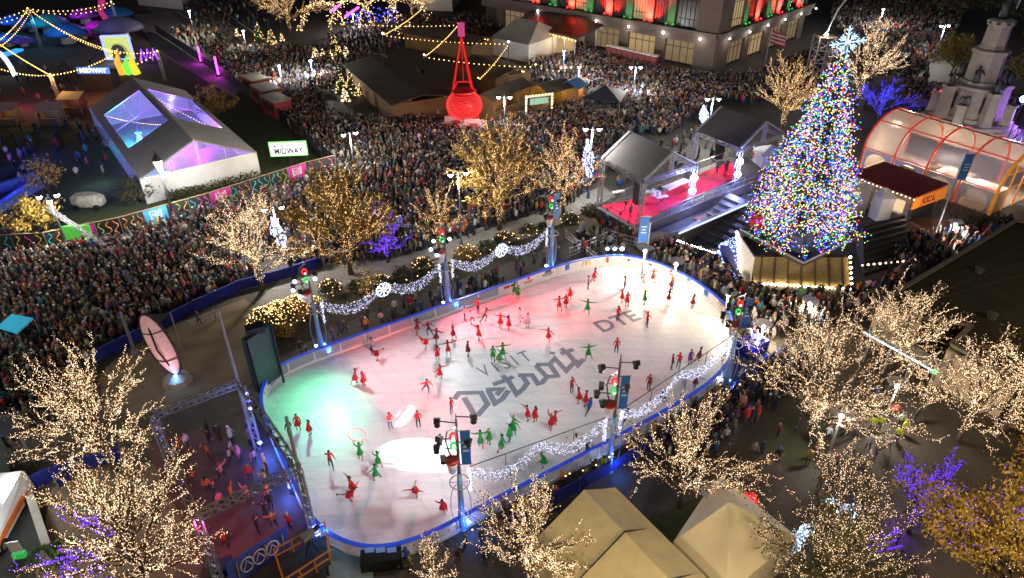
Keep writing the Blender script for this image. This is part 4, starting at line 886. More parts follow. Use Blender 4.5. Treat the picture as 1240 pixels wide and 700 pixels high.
# ------------------------------------------------------------------ the big Christmas tree on its deck
tb = G(973, 300, 3.4); tb = Vector((26.5, 56.3, 3.4)); TH_ = 16.2
t = thing('christmas_tree', 'towering fir covered in coloured bulbs with a white star on its tip', 'Christmas tree', tb)
rg = random.Random(77); mb = MB(); mb.tube([tb, tb + Vector((.2, 0, TH_))], [.45, .05], 10); mb.build('trunk', m_bark, t)
def crown_r(u): return 4.85 * (u ** .74) * (1 if u < .97 else .9)
mb = MB(); bough = []
for k in range(620):
    u = (k + .5) / 620; u = u ** .62; a = k * 2.39996 + rg.uniform(-.2, .2); r = crown_r(u) * rg.uniform(.74, 1.08) * (1 + .07 * sin(3 * a + 9 * u) + .05 * sin(34 * u)); z = TH_ * (1 - .965 * u)
    s = tb + Vector((.2 * (1 - u), 0, z + .1 * r)); e = tb + Vector((r * cos(a), r * sin(a), z - .10 * r)); bough.append((s, e, r)); mb.tube([s, s.lerp(e, .5) + Vector((0, 0, .05 * r)), e], [.05, .03, .012], 4, 0, False)
    nf = int(8 + 9 * r)
    for _ in range(nf):
        f = rg.uniform(.3, 1.02); p = s.lerp(e, f) + Vector((rg.gauss(0, .16), rg.gauss(0, .16), rg.gauss(-.05, .12))); sz = .2 * rg.uniform(.6, 1.2)
        d = Vector((cos(a) + rg.gauss(0, .5), sin(a) + rg.gauss(0, .5), rg.gauss(-.1, .3))).normalized(); n_ = d.cross(Vector((rg.gauss(0, .4), rg.gauss(0, .4), 1))).normalized()
        mb.add([p - d * sz, p + n_ * sz * .35, p + d * sz, p - n_ * sz * .35], [(0, 1, 2, 3)], 1)
mb.build('crown', [m_bark, lf_pine], t)
bulbs = [[] for _ in range(5)]
for s, e, r in bough:
    for _ in range(int(5 + 5.4 * r)):
        f = rg.uniform(.55, 1.08) if rg.random() < .85 else rg.uniform(.3, .8); p = s.lerp(e, f) + Vector((rg.gauss(0, .18), rg.gauss(0, .18), rg.gauss(0, .2))); c = rg.random()
        bulbs[0 if c < .44 else 1 if c < .67 else 2 if c < .85 else 3].append(p)
for q, nm, mt, r in ((bulbs[0], 'warm_light_string', E('tree_warm', (1, .62, .26), 5.2), .045), (bulbs[1], 'blue_light_string', E('tree_blue', (.04, .06, 1), 8), .066), (bulbs[2], 'green_light_string', E('tree_green', (.03, .75, .16), 4.2), .054), (bulbs[3], 'red_light_string', E('tree_red', (1, .04, .03), 4.6), .048)):
    mb = MB(); mb.octs(q, r); mb.build(nm, mt, t, kind='stuff')
st = tb + Vector((.2, 0, TH_ + .75)); mb = MB(); e0 = Vector((1, -.15, 0)).normalized(); E_star = E('star_light', (.4, .66, 1), 2.6)
for k in range(8):
    a = pi * k / 4 + .2; d = e0 * cos(a) + Vector((0, -.2, 1)).normalized() * sin(a); l = 1.35 if k % 2 == 0 else .8; mb.bar(st, st + d * l, .1, .06)
    for f in (.45, .7): p = st + d * l * f; dd = d.cross(Vector((.1, 1, 0))).normalized(); mb.bar(p, p + (dd + d).normalized() * .32, .06); mb.bar(p, p + (d - dd).normalized() * .32, .06)
mb.build('star', E_star, t)
mb = MB(); mb.bar(tb + Vector((.2, 0, TH_ - .3)), st, .08); mb.build('star_post', m_steel, t)
# deck and skirts
t = thing('tree_deck', 'dark raised angular deck with a lit shingled front and bulb edging under the Christmas tree', 'deck', (26, 54, 0))
m_deck = stripes('deck_boards', (.015, .014, .013), (.05, .045, .04), 3.0, rot=.7)
DL, DF, DR = G(896, 278, 3.4), G(973, 319, 3.4), G(1036, 289, 3.4); DB = DL + (DR - DF)
mb = MB(); mb.prism([DL[:2], DF[:2], DR[:2], DB[:2]], 3.05, 3.4); mb.build('deck_top', m_deck, t)
mb = MB(); c_ = Vector((0, 0, .06))
for a, b in ((DL, DF), (DF, DR)): mb.bar(a + c_, b + c_, .12)
mb.build('edge_rail', m_steel, t)
w1, w2 = G(911, 343), G(1029, 350); bk = Vector((.3, 5.5, 0))
m_shingle = paving('gold_shingles', (.42, .33, .15), (.3, .22, .09), (.05, .035, .015), 3.2, rx=pi / 2, mortar_w=.05)
mb = MB(); T1 = G(915, 311, 2.9); T2 = G(1027, 312, 2.9)
mb.add([w1, w2, T2, T1, w1 + Vector((0, .5, 0)), w2 + Vector((0, .5, 0)), T2 + Vector((0, .5, 0)), T1 + Vector((0, .5, 0))], [(0, 1, 2, 3), (7, 6, 5, 4), (3, 2, 6, 7), (0, 3, 7, 4), (2, 1, 5, 6)]); mb.build('shingled_wall', m_shingle, t)
for k in range(7):
    a = w1.lerp(w2, (k + .5) / 7); b = T1.lerp(T2, (k + .5) / 7); mb = MB(); mb.bar(a + Vector((0, -.06, .02)), b + Vector((0, -.06, -.02)), .3, .1); mb.build('pilaster', M('dark_gold_timber', (.07, .05, .02), .8), t)
mb = MB(); l0 = G(897, 338); l1 = G(888, 306); mb.slab([l0, w1 + Vector((-.25, 0, 0)), T1 + Vector((-.15, 0, -.05)), G(893, 281, 3.0)], .12); mb.build('white_wall', M('white_fabric', (.7, .7, .68), .8), t)
bp = [w1.lerp(w2, i / 26) + Vector((0, -.18, .12)) for i in range(27)] + [w2.lerp(T2, i / 6) + Vector((.12, -.1, .1)) for i in range(7)] + [Vector(G(897, 338)).lerp(G(893, 281, 3.0), i / 14) + Vector((-.1, -.1, .05)) for i in range(15)]
mb = MB(); mb.octs(bp, .13); mb.build('bulb_edging', E('edging_bulb', (1, .75, .42), 30), t)
bp = [G(892, 285).lerp(G(905, 352), rnd()) for i in range(3)]
# blue glitter wall between steps and deck
t = thing('glitter_screen', 'low slanted screen of blue and white pinpoint lights beside the dark steps', 'light screen', G(880, 325))
q0, q1, q2, q3 = G(866, 312), G(898, 345), G(892, 285, 2.2), G(872, 296, 1.6)
mb = MB(); mb.slab([q0, q1, q2, q3], .1); mb.build('screen_net', M('dark_blue_net', (.03, .04, .2), .8), t)
mb = MB(); up = Vector((-.1, -.12, .1)); mb.octs([q0.lerp(q1, a).lerp(q3.lerp(q2, a), b) + up for a, b in [(rnd(), rnd()) for _ in range(420)]], .035); mb.build('light_string', E('ice_blue_bulb', (.3, .4, 1), 9), t, kind='stuff')
# dark stepped terraces each side of the deck
def steps(name, label, A, B, C, n, rise, mat, dirsign=1):
    t = thing(name, label, 'steps', A)
    for i in range(n):
        u0 = i / n; mb = MB(); a = A.lerp(C, u0); D = B + (C - A); b = B.lerp(D, u0); c = B.lerp(D, (i + 1) / n); d = A.lerp(C, (i + 1) / n); mb.prism([a[:2], b[:2], c[:2], d[:2]], 0, rise * (i + 1)); mb.build('tread', mat, t)
    return t
m_step = M('dark_granite', (.045, .042, .04), .5, var=.3, scale=3)
steps('granite_steps', 'broad dark granite steps descending from the stage walkway', G(818, 296), G(868, 322), G(880, 252), 9, .2, m_step)
steps('granite_steps', 'dark angular steps on the kiosk side of the tree deck', G(1046, 334), G(1100, 318), G(1036, 300), 8, .3, m_step)
mb = MB(); a = G(1041, 322, .5); b = G(1104, 316, .5); tt = thing('bulb_strip', 'short strip of pale bulbs along the dark steps by the kiosk', 'bulb strip', a); mb.octs([a.lerp(b, i / 9) + Vector((0, -.4, .3)) for i in range(10)], .12); mb.build('bulb_row', E_warm2, tt); mb = MB(); mb.tube([a + Vector((0, -.4, .22)), b + Vector((0, -.4, .22))], .04); mb.build('cable', m_cable, tt)
mb = MB(); a = G(820, 297, .6); b = G(865, 312, .6); tt = thing('bulb_strip', 'strip of pale bulbs along the crowd rail below the granite steps', 'bulb strip', a); mb.octs([a.lerp(b, i / 13) + Vector((0, 0, .5)) for i in range(14)], .1); mb.build('bulb_row', E_white, tt); mb = MB(); mb.tube([a + Vector((0, 0, .42)), b + Vector((0, 0, .42))], .04); mb.build('cable', m_cable, tt)
mb = MB(); a = G(822, 283, 1.9); b = G(905, 247, 1.9); tt = thing('light_bar', 'long cool white light strip along the ledge above the granite steps', 'light bar', a); mb.bar(a, b, .14, .1); mb.build('tube', E('ledge_light', (.5, .6, 1), 2.2), tt); mb = MB(); mb.bar(a + Vector((0, .3, -.9)), b + Vector((0, .3, -.9)), .5, 1.8); mb.build('ledge', m_step, tt)
# snowflake panel and presents at the tree foot
t = thing('gift_box', 'big dark wrapped gift with pale snowflake pattern at the tree foot', 'gift box', tb); c = G(971, 308, 3.42); mb = MB(); mb.box(c + Vector((0, .6, .8)), (1.5, 1.2, 1.6), .5); mb.build('box', M('navy_wrap', (.02, .05, .12), .4), t)
mb = MB(); rz = .5
for sx, ax, ay in ((0, Vector((cos(rz), sin(rz), 0)), Vector((0, 0, 1))),):
    o = c + Vector((0, .6, .8)) + Vector((sin(rz), -cos(rz), 0)) * .615
    for k in range(6): d = ax * cos(k * pi / 3) + ay * sin(k * pi / 3); mb.bar(o, o + d * .6, .05, .02)
mb.build('flake_print', M('pale_print', (.3, .45, .55), .5), t)
t = thing('gift_box', 'red wrapped gift at the deck corner under the tree', 'gift box', tb); c = G(908, 278, 3.42); mb = MB(); mb.box(c + Vector((.9, .3, .7)), (1.2, 1.2, 1.4), .4); mb.build('box', M('red_wrap', (.55, .02, .02), .4), t); mb = MB(); mb.box(c + Vector((.9, .3, 1.45)), (.25, 1.25, .1), .4); mb.box(c + Vector((.9, .3, 1.42)), (1.25, .25, .08), .4); mb.build('bow', M('gold_ribbon', (.5, .32, .05), .3, .6), t)
# ------------------------------------------------------------------ clear roofed marquee (left)
def V3(v, z): return Vector((v[0], v[1], z))
m_fab = M('grey_tent_fabric', (.36, .345, .32), .75, var=.12, scale=.6, bump=.15); m_fabw = M('white_tent_fabric', (.66, .66, .64), .75, var=.1, scale=.8, bump=.15)
m_pvc = glass('clear_roof_sheet', (.4, .48, .62), .8)
fl, fr_, bl, br_ = V3((-40.7, 69.4), 3), V3((-30.5, 77.5), 3), V3((-59.4, 94.6), 3), V3((-49.2, 102.7), 3)
rf, rb = V3((-35.6, 73.3), 6.1), V3((-54.3, 98.6), 6.1)
t = thing('marquee_tent', 'large grey marquee with clear roof panels over blue and violet light', 'marquee', V3(fl.lerp(fr_, .5), 0))
def patch(mb, a, b, c, d, u0, u1, v0, v1, th=.06):   # a,b along eave, d,c along ridge
    q = lambda u, v: a.lerp(b, u).lerp(d.lerp(c, u), v)
    mb.slab([q(u0, v0), q(u1, v0), q(u1, v1), q(u0, v1)], th)
UU = [0, .28, .54, .80, 1]
for (e0, e1, r0, r1, side) in ((fl, bl, rf, rb, 'L'), (fr_, br_, rf, rb, 'R')):
    mb = MB(); patch(mb, e0, e1, r1, r0, 0, .30, 0, 1); patch(mb, e0, e1, r1, r0, .80, 1, 0, 1); patch(mb, e0, e1, r1, r0, .30, .80, 0, .14); patch(mb, e0, e1, r1, r0, .30, .80, .92, 1); mb.build('roof_sheet', m_fab, t)
    for u0, u1 in ((.305, .545), (.555, .795)):
        for v0, v1 in ((.145, .52), (.53, .915)): mb = MB(); patch(mb, e0, e1, r1, r0, u0, u1, v0, v1, .03); mb.build('clear_panel', m_pvc, t)
    mb = MB()
    for u in (0, .3, .55, .8, 1): mb.bar(e0.lerp(e1, u) + Vector((0, 0, -.12)), r0.lerp(r1, u) + Vector((0, 0, -.12)), .14)
    mb.build('rafter_frame', m_steel, t)
    mb = MB(); d0 = Vector((0, 0, -3)); mb.slab([e0 + d0, e1 + d0, e1, e0], .05); mb.build('side_wall', m_fabw if side == 'R' else glass('clear_wall_sheet', (.4, .45, .5), .5), t)
mb = MB(); d0 = Vector((0, 0, -3)); mb.slab([fl + d0, fr_ + d0, fr_, fl], .05); mb.build('gable_wall', m_fabw, t)
mb = MB(); mb.slab([fl + Vector((0, 0, .02)), fr_ + Vector((0, 0, .02)), rf], .04); mb.build('gable_window', m_pvc, t)
mb = MB(); mb.bar(fl, fr_, .14); mb.bar(fl.lerp(fr_, .5), rf, .14); mb.bar(fl.lerp(fr_, .27), fl.lerp(rf, .54), .08); mb.bar(fl.lerp(fr_, .73), fr_.lerp(rf, .54), .08); mb.build('gable_frame', m_white, t)
mb = MB(); mb.slab([bl + d0, br_ + d0, br_, rb, bl], .05); mb.build('rear_wall', m_fabw, t)
mb = MB(); mb.slab([V3(fl, .05), V3(fr_, .05), V3(br_, .05), V3(bl, .05)], .04); mb.build('dance_floor', M('grey_floor', (.34, .34, .36), .4, var=.2), t)
lamp('POINT', G(322, 165, 8), 2600, (1, .8, .55), size=.4, name='marquee_fill')  # lamp added to brighten the street side roof slope of the marquee
axm = (bl - fl).normalized(); cxm = (fr_ - fl).normalized()
for u, v, c, e in ((.38, .3, (.05, .25, 1), 900), (.66, .3, (.02, .75, .8), 1200), (.45, .72, (.75, .06, 1), 1300), (.72, .7, (.3, .15, 1), 1000), (.1, .5, (.6, .1, .9), 700), (.5, .45, (.7, .1, 1), 900)):
    lamp('POINT', V3(fl.lerp(bl, u).lerp(fr_.lerp(br_, u), v), 2.3), e * 1.7, tuple(v ** 1.3 for v in c), size=.3, name='marquee_light')
def festoon(a, b, dip, label, mat=E_fest, step=.85, br=.085, group='festoon bulb lines'):
    P_ = sag(a, b, dip, 14); t = thing('festoon_line', label, 'festoon line', a, group); mb = MB(); mb.tube(P_, .02, 4); mb.build('cable', m_cable, t); n_ = max(3, int((b - a).length / step)); mb = MB(); mb.octs([a.lerp(b, i / n_) - Vector((0, 0, dip * 4 * (i / n_) * (1 - i / n_) + .1)) for i in range(n_ + 1)], br); mb.build('bulb_row', mat, t, kind='stuff'); return t
inner = lambda u, v, z: V3(fl.lerp(bl, u).lerp(fr_.lerp(br_, u), v), z)
festoon(inner(.3, .1, 3.2), inner(.8, .45, 5.2), .3, 'violet bulb line under the clear roof running up to the ridge', E_purple, .6, .07)
festoon(inner(.32, .45, 5.2), inner(.8, .1, 3.2), .3, 'pale bulb line under the clear roof crossing the violet one', E_warm2, .6, .06)
festoon(inner(.3, .9, 3.2), inner(.8, .55, 5.2), .3, 'pale bulb line under the far roof slope of the marquee', E_warm2, .6, .06)
for i, (u, v) in enumerate(((.4, .25), (.55, .2), (.7, .3), (.45, .75), (.68, .7), (.1, .4), (.12, .65))):
    p = inner(u, v, 0); t2 = thing('bar_table', ['white draped bar table under the clear roof edge', 'white draped bar table at the marquee middle', 'white draped bar table near the far blue lamp', 'white draped bar table under the violet roof panel', 'white draped bar table on the far side of the marquee', 'white draped bar table behind the gable window', 'white draped bar table in the gable corner'][i], 'table', p, 'tables in the marquee')
    mb = MB(); mb.lathe(p, [(.5, .05), (.32, .8), (.42, 1.08)], 12); mb.build('drape', m_fabw, t2); mb = MB(); mb.lathe(p, [(.45, 1.09), (.45, 1.13)], 14); mb.build('table_top', m_white, t2)
# ------------------------------------------------------------------ sign and patterned fence of the midway
b = G(356, 217); t = thing('lit_sign', 'white lit sign with green frame on a pole above the patterned fence', 'sign', b)
c = V3(b, 3.85); ax = Vector((1, .12, 0)).normalized(); az = Vector((0, 0, 1))
def card(c, ax, w, h, th, m, nm, par, tl=0): mb = MB(); mb.box(c, (w, th, h), math.atan2(ax.y, ax.x)); return mb.build(nm, m, par)
mb = MB(); mb.tube([b, V3(b, 3)], .1, 8); mb.build('pole', m_black, t); fcx = Vector((ax.y, -ax.x, 0))
card(c, ax, 4.3, 1.75, .2, M('green_lit_frame', (.1, .4, .1), .4, emit=(.4, 1, .3), es=.9), 'frame', t); face = card(c + fcx * .08, ax, 4.0, 1.48, .1, M('sign_face', (.9, .9, .95), .4, emit=(.9, .93, 1), es=1.1), 'sign_face', t)
mb = MB(); put_text(mb, 'MONROE STREET', .5, c + fcx * .14 + az * .38, ax, az, 0, .012, 3.3); put_text(mb, 'MIDWAY', 1.0, c + fcx * .14 - az * .28, ax, az, 0, .035, 3.3); mb.build('lettering', M('sign_ink', (.01, .02, .04), .5, var=0), face)
FP = [G(-60, 309), G(60, 302), G(150, 283), G(258, 252), G(372, 214), G(408, 205)]
t = thing('patterned_fence', 'black midway fence printed with bright squiggles and pink and blue square panels', 'fence', FP[2]); m_fblk = M('fence_black', (.03, .03, .035), .7); 
m_mag = M('magenta_print', (.55, .03, .3), .6, var=.05); m_cy = M('sky_blue_print', (.06, .4, .7), .6, var=.05); squig = [M('squiggle_' + n_, c, .6, var=0) for n_, c in (('orange', (.6, .2, .02)), ('teal', (.02, .4, .38)), ('lime', (.3, .45, .04)), ('pink', (.55, .05, .25)), ('yellow', (.6, .42, .03)))]
m_fpr = M('fence_white_print', (.75, .75, .75), .6, var=0)
tot = 0; idx = 0
for A, B in zip(FP[:-1], FP[1:]):
    L_ = (B - A).length; k_ = max(1, round(L_ / 2.6)); d = (B - A).normalized(); nrm = Vector((d.y, -d.x, 0))
    for i in range(k_):
        a = A.lerp(B, i / k_); e = A.lerp(B, (i + 1) / k_); c = a.lerp(e, .5) + az * .95; w_ = L_ / k_ - .08; idx += 1
        kind = 'mag' if idx in (5, 11, 15) else 'cy' if idx in (8, 18) else ''
        mb = MB(); mb.box(c, (w_, .06, 1.7), math.atan2(d.y, d.x)); pn = mb.build('banner_panel', m_mag if kind == 'mag' else m_cy if kind == 'cy' else m_fblk, t)
        o = c + nrm * .035
        if kind:
            mb = MB(); sq = [o + d * x + az * z for x, z in ((-.6, -.32), (.6, -.32), (.6, .62), (-.6, .62))]; mb.quad(*sq, 0); put_text(mb, 'MID', .62, o + nrm * .006 + az * .37, d, az, 1, .02, .95); put_text(mb, 'WAY', .62, o + nrm * .006 - az * .08, d, az, 1, .02, .95); mb.build('lettering', [m_fpr, m_mag if kind == 'mag' else m_cy], pn)
        else:
            mb = MB(); rg = random.Random(idx)
            for s_ in range(3):
                x0 = (-.33 + .33 * s_) * w_; ph = rg.uniform(0, 6); mb2 = [o + nrm * .012 + d * (x0 + .2 * sin(ph + q * .9)) + az * (-.7 + 1.4 * q / 9) for q in range(10)]; mb.tube(mb2, .055, 4, s_ % 3)
            mb.build('squiggle_print', [squig[rg.randint(0, 4)], squig[rg.randint(0, 4)], squig[rg.randint(0, 4)]], pn)
        mb = MB(); mb.box(V3(a, .95), (.07, .1, 1.9), math.atan2(d.y, d.x)); mb.build('post', m_steel, t)
    mb = MB(); mb.bar(V3(A, 1.86), V3(B, 1.86), .12, .06); mb.build('top_rail', M('pale_timber', (.35, .25, .13), .8), t)
def rail_fence(name, label, pts, h, mat, bars=False, pm=None, step=2.4, th=.06, cat='fence', solid=True, group=None):
    t = thing(name, label, cat, pts[0], group)
    for A, B in zip(pts[:-1], pts[1:]):
        L_ = (B - A).length; k_ = max(1, round(L_ / step)); d = (B - A).normalized()
        for i in range(k_):
            a = A.lerp(B, i / k_); e = A.lerp(B, (i + 1) / k_); mb = MB()
            if solid: mb.bar(V3(a, h * .5 + .04), V3(e, h * .5 + .04) - d * .04, th, h * .92)
            else:
                for z in (.15, h * .5, h - .1): mb.bar(V3(a, z), V3(e, z), .035)
                for q in range(1, 8): p = a.lerp(e, q / 8); mb.bar(V3(p, .15), V3(p, h - .1), .018)
            mb.build('panel' if solid else 'rail_panel', mat, t)
        for i in range(k_ + 1): mb = MB(); mb.bar(V3(A.lerp(B, i / k_), 0), V3(A.lerp(B, i / k_), h + .05), .07); mb.build('post', pm or m_steel, t)
    return t
rail_fence('street_fence', 'dark fence running from the midway lawn corner up along the street', [G(408, 205), G(345, 150), G(268, 92), G(190, 40)], 1.8, m_fblk)
m_drape = M('royal_blue_drape', (.006, .016, .2), .85, var=.3, scale=2, bump=.3)
rail_fence('blue_barrier', 'royal blue draped barrier between the packed crowd and the sand', [G(115, 440), G(170, 412), G(235, 378), G(292, 352), G(345, 338), G(392, 322)], 1.1, m_drape, step=2.2, th=.18)
rail_fence('blue_barrier', 'royal blue draped barrier on the tan pavement below the bushy lit tree', [G(36, 596), G(68, 580), G(98, 570), G(150, 556)], 1.1, m_drape, step=2.2, th=.2)
rail_fence('blue_barrier', 'short royal blue drape end standing square to the pavement barrier', [G(72, 592), G(86, 580)], 1.0, m_drape, th=.2)
rail_fence('crowd_barrier', 'steel barred crowd barrier beside the service road corner', [G(-5, 572), G(40, 558)], 1.1, m_steel, solid=False)
rail_fence('crowd_barrier', 'steel barred crowd barrier on the sand by the lone walker', [G(232, 402), G(262, 388)], 1.1, m_steel, solid=False)
rail_fence('glass_rail', 'thin steel rail along the path beside the rounded far boards', [G(690, 312), G(738, 290), G(772, 300)], 1.1, m_steel, solid=False)
rail_fence('glass_rail', 'thin steel rail round the lawn by the third far tower', [G(684, 288), G(722, 318)], 1.0, m_steel, solid=False)
rail_fence('rink_fence', 'blue draped inner fence between the near boards and the spectators', [RK(14, 21.6), RK(22, 21.7), RK(30, 21.8), RK(36, 23)], 1.1, m_drape, th=.1)
# ------------------------------------------------------------------ red carpet stage
t = thing('stage_deck', 'long raised stage with a bright red carpet under two canopies', 'stage', G(820, 250))
dk = [G(733, 247, 1.2), G(771, 275, 1.2), G(928, 212, 1.2), G(885, 190, 1.2)]; dk2 = [dk[0].lerp(dk[3], -.06), dk[1].lerp(dk[2], -.02), dk[1].lerp(dk[2], 1.12), dk[0].lerp(dk[3], 1.12)]
mb = MB(); mb.prism([p[:2] for p in dk2], 0, 1.14); mb.build('deck', M('stage_grey', (.055, .058, .065), .6), t)
mb = MB(); cp = [G(728, 249, 1.2), G(768, 273, 1.2), G(895, 211, 1.2), G(866, 192, 1.2)]; cq = [cp[0], cp[1], G(800, 257, 1.2), G(898, 212, 1.2), G(885, 196, 1.2), G(852, 208, 1.2), G(808, 232, 1.2)]
mb.prism([p[:2] for p in cq], 1.15, 1.19); mb.build('red_carpet', M('red_carpet', (.66, .006, .06), .85, var=.2, scale=3), t)
A, B = dk2[1], dk2[2]; d = (B - A).normalized(); o = Vector((d.y, -d.x, 0)) * .05
mb = MB()
for i in range(15): p = V3(A.lerp(B, i / 14), 0) + o * 2; mb.bar(p + az * 1.2, p + az * 2.2, .05)
mb.bar(V3(A, 2.2) + o * 2, V3(B, 2.2) + o * 2, .06); mb.bar(V3(A, 1.75) + o * 2, V3(B, 1.75) + o * 2, .04); mb.build('railing', m_steel, t)
mb = MB(); mb.bar(V3(A, .62) + o * 3, V3(B, .62) + o * 3, .1, 1.1); mb.build('front_fascia', M('pale_concrete', (.24, .23, .21), .85, var=.2), t)
A2, B2 = dk2[0], dk2[3]; mb = MB()
for i in range(13): p = V3(A2.lerp(B2, i / 12), 0); mb.bar(p + az * 1.15, p + az * 2.1, .05)
mb.bar(V3(A2, 2.1), V3(B2, 2.1), .05); mb.build('railing', m_steel, t)
m_roof = M('grey_canopy_fabric', (.11, .105, .11), .8, var=.1, scale=.7, bump=.1); m_edge = M('pale_canopy_edge', (.5, .5, .5), .7)
def canopy(le, fe, re, r1, r2, label, base=1.2):
    LE, FE, RE, R1, R2 = G(*le, 5.8), G(*fe, 5.8), G(*re, 5.8), G(*r1, 7.9), G(*r2, 7.9); BE = LE + (RE - FE)
    R1 = V3(LE.lerp(BE, .5), 7.9); R2 = V3(FE.lerp(RE, .5), 7.9)
    t = thing('stage_canopy', label, 'canopy', V3(FE, 0), 'stage canopies'); mb = MB(); mb.slab([LE, FE, R2, R1], .06); mb.build('roof_slope', m_roof, t); mb = MB(); mb.slab([BE, RE, R2, R1], .06); mb.build('roof_slope', m_roof, t)
    for a, b in ((FE, R2), (RE, R2), (LE, R1), (BE, R1)): mb = MB(); mb.bar(a + az * .03, b + az * .03, .28, .12); mb.build('pale_edge', m_edge, t)
    for a, b in ((FE, RE), (LE, FE), (BE, RE), (LE, BE)): mb = MB(); mb.truss(a - az * .25, b - az * .25, .35, .03); mb.build('eave_truss', m_steel, t)
    mb = MB(); mb.truss(V3(FE.lerp(RE, .5), 5.6), R2 - az * .2, .3, .03); mb.build('king_truss', m_steel, t)
    for q in (LE, FE, RE, BE): mb = MB(); mb.truss(V3(q, 0), V3(q, 5.6), .42, .035); mb.build('leg_truss', m_steel, t); OBST.append((q.x, q.y, .7))
    return LE, FE, RE, BE
c1 = canopy((730, 191), (780, 219), (842, 198), (759, 165), (811, 187), 'grey gabled canopy on truss legs over the band end of the stage')
c2 = canopy((843.5, 158.6), (897.5, 179), (949, 161), (868, 131.6), (926, 150), 'grey gabled canopy on truss legs nearest the Christmas tree')
E_beam = E('stage_beam', (.45, .5, 1), 40)
for q, nm in ((c1[2], 'first'), (c2[1], 'second')):
    for z in (4.4, 2.9):
        t = thing('stage_light', f"round blue white stage light, {'upper' if z > 3 else 'lower'} one on the {nm} canopy leg", 'stage light', V3(q, z), 'stage lights'); p = V3(q, z) + Vector((0, -.45, 0)); mb = MB(); mb.ball(p, .36, 12, 8); mb.build('lens', E_beam, t, True); mb = MB(); mb.lathe(p + Vector((0, .25, -.3)), [(.3, 0), (.34, .6)], 10); mb.build('housing', m_black, t)
        lamp('POINT', p + Vector((0, -.6, 0)), 1000, (.32, .36, 1), size=.4, name='stage_lamp')
for px in ((760, 258), (830, 226), (880, 203)): lamp('SPOT', V3(G(*px, 1.2), 5.3), 1100, (1, .6, .72), G(*px, 1.2), .2, 100, .8, name='canopy_light')
# band gear
def speaker_stack(px, label, h=2.2, z=1.2, w_=.9):
    b = G(*px, z); t = thing('speaker_stack', label, 'speaker', b); k_ = int(h / .72)
    for i in range(k_): mb = MB(); mb.box(b + az * (.36 + .72 * i), (w_, .7, .7), .5); c = mb.build('cabinet', m_black, t); mb = MB(); mb.lathe(b + az * (.36 + .72 * i) + Vector((.2, -.36, -.02)), [(.24, 0), (.2, .03)], 10); mb.build('cone', m_dark, c)
speaker_stack((772, 246), 'tall black speaker stack on the red carpet by the band', 2.9); speaker_stack((870, 192), 'black speaker stack behind the carpet under the second canopy', 2.2); speaker_stack((742, 205), 'wide dark stack at the back leg of the first canopy', 2.9, 0)
for i, (px, l) in enumerate((((748, 242), 'keyboard on stand at the carpet end nearest the crowd'), ((800, 248), 'keyboard on stand beside the drum kit'))):
    b = G(*px, 1.2); t = thing('keyboard', l, 'keyboard', b); mb = MB(); mb.box(b + az * .95, (1.4, .4, .12), .4); mb.build('key_bed', m_white, t); mb = MB(); mb.bar(b + Vector((-.5, -.2, 0)), b + Vector((.5, .2, .9)), .05); mb.bar(b + Vector((.5, .2, 0)), b + Vector((-.5, -.2, .9)), .05); mb.build('stand', m_black, t)
b = G(790, 240, 1.2); t = thing('drum_kit', 'pale drum kit with cymbals at the edge of the red carpet', 'drum kit', b)
for dx, dy, r, h, z in ((0, 0, .35, .5, .35), (.6, .2, .3, .45, .3), (-.5, .1, .22, .25, .6), (.1, .5, .22, .25, .6)): mb = MB(); mb.lathe(b + Vector((dx, dy, z)), [(r, 0), (r, h)], 12); mb.build('drum', m_white, t)
for dx, dy in ((-.7, .5), (.8, .6)): mb = MB(); mb.lathe(b + Vector((dx, dy, 1.25)), [(.3, 0), (.05, .05)], 12); c = mb.build('cymbal', M('brass', (.5, .38, .1), .3, .9), t); mb = MB(); mb.tube([b + Vector((dx, dy, 0)), b + Vector((dx, dy, 1.25))], .02, 5); mb.build('cymbal_stand', m_steel, c)
t = thing('catering_table', 'long white topped table at the back of the stage', 'table', G(820, 222, 1.2)); a, e = G(806, 228, 2.1), G(832, 218, 2.1); mb = MB(); mb.bar(a, e, 1.0, .1); mb.build('table_top', m_white, t)
for p in (a, e): mb = MB(); mb.bar(V3(p, 1.2), V3(p, 2.05), .1); mb.build('leg', m_steel, t)
# curved concrete planter wall, benches and ramp below the stage
t = thing('planter_wall', 'low curving pale concrete seat wall below the stage front', 'wall', G(810, 285)); P_ = [G(772, 300), G(790, 292), G(812, 293), G(832, 287), G(848, 277)]
Q_ = [P_[min(i // 4, 3)].lerp(P_[min(i // 4, 3) + 1], (i % 4) / 4) for i in range(16)] + [P_[4]]; mb = MB(); mb.tube([p + az * .5 for p in Q_], .55, 8); mb.build('wall_body', M('pale_concrete', (.24, .23, .21), .85), t)
t = thing('slat_bench', 'long reddish slatted bench below the stage front', 'bench', G(868, 268)); a, e = G(846, 268, .5), G(884, 252, .5); mb = MB(); mb.bar(a, e, 1.4, .16); mb.build('slatted_seat', stripes('red_slats', (.06, .02, .01), (.3, .1, .05), 4, 'X', rot=.4), t)
for u in (.1, .5, .9): mb = MB(); mb.bar(V3(a.lerp(e, u), 0), V3(a.lerp(e, u), .42), .8, .3); mb.build('leg', m_steel, t)
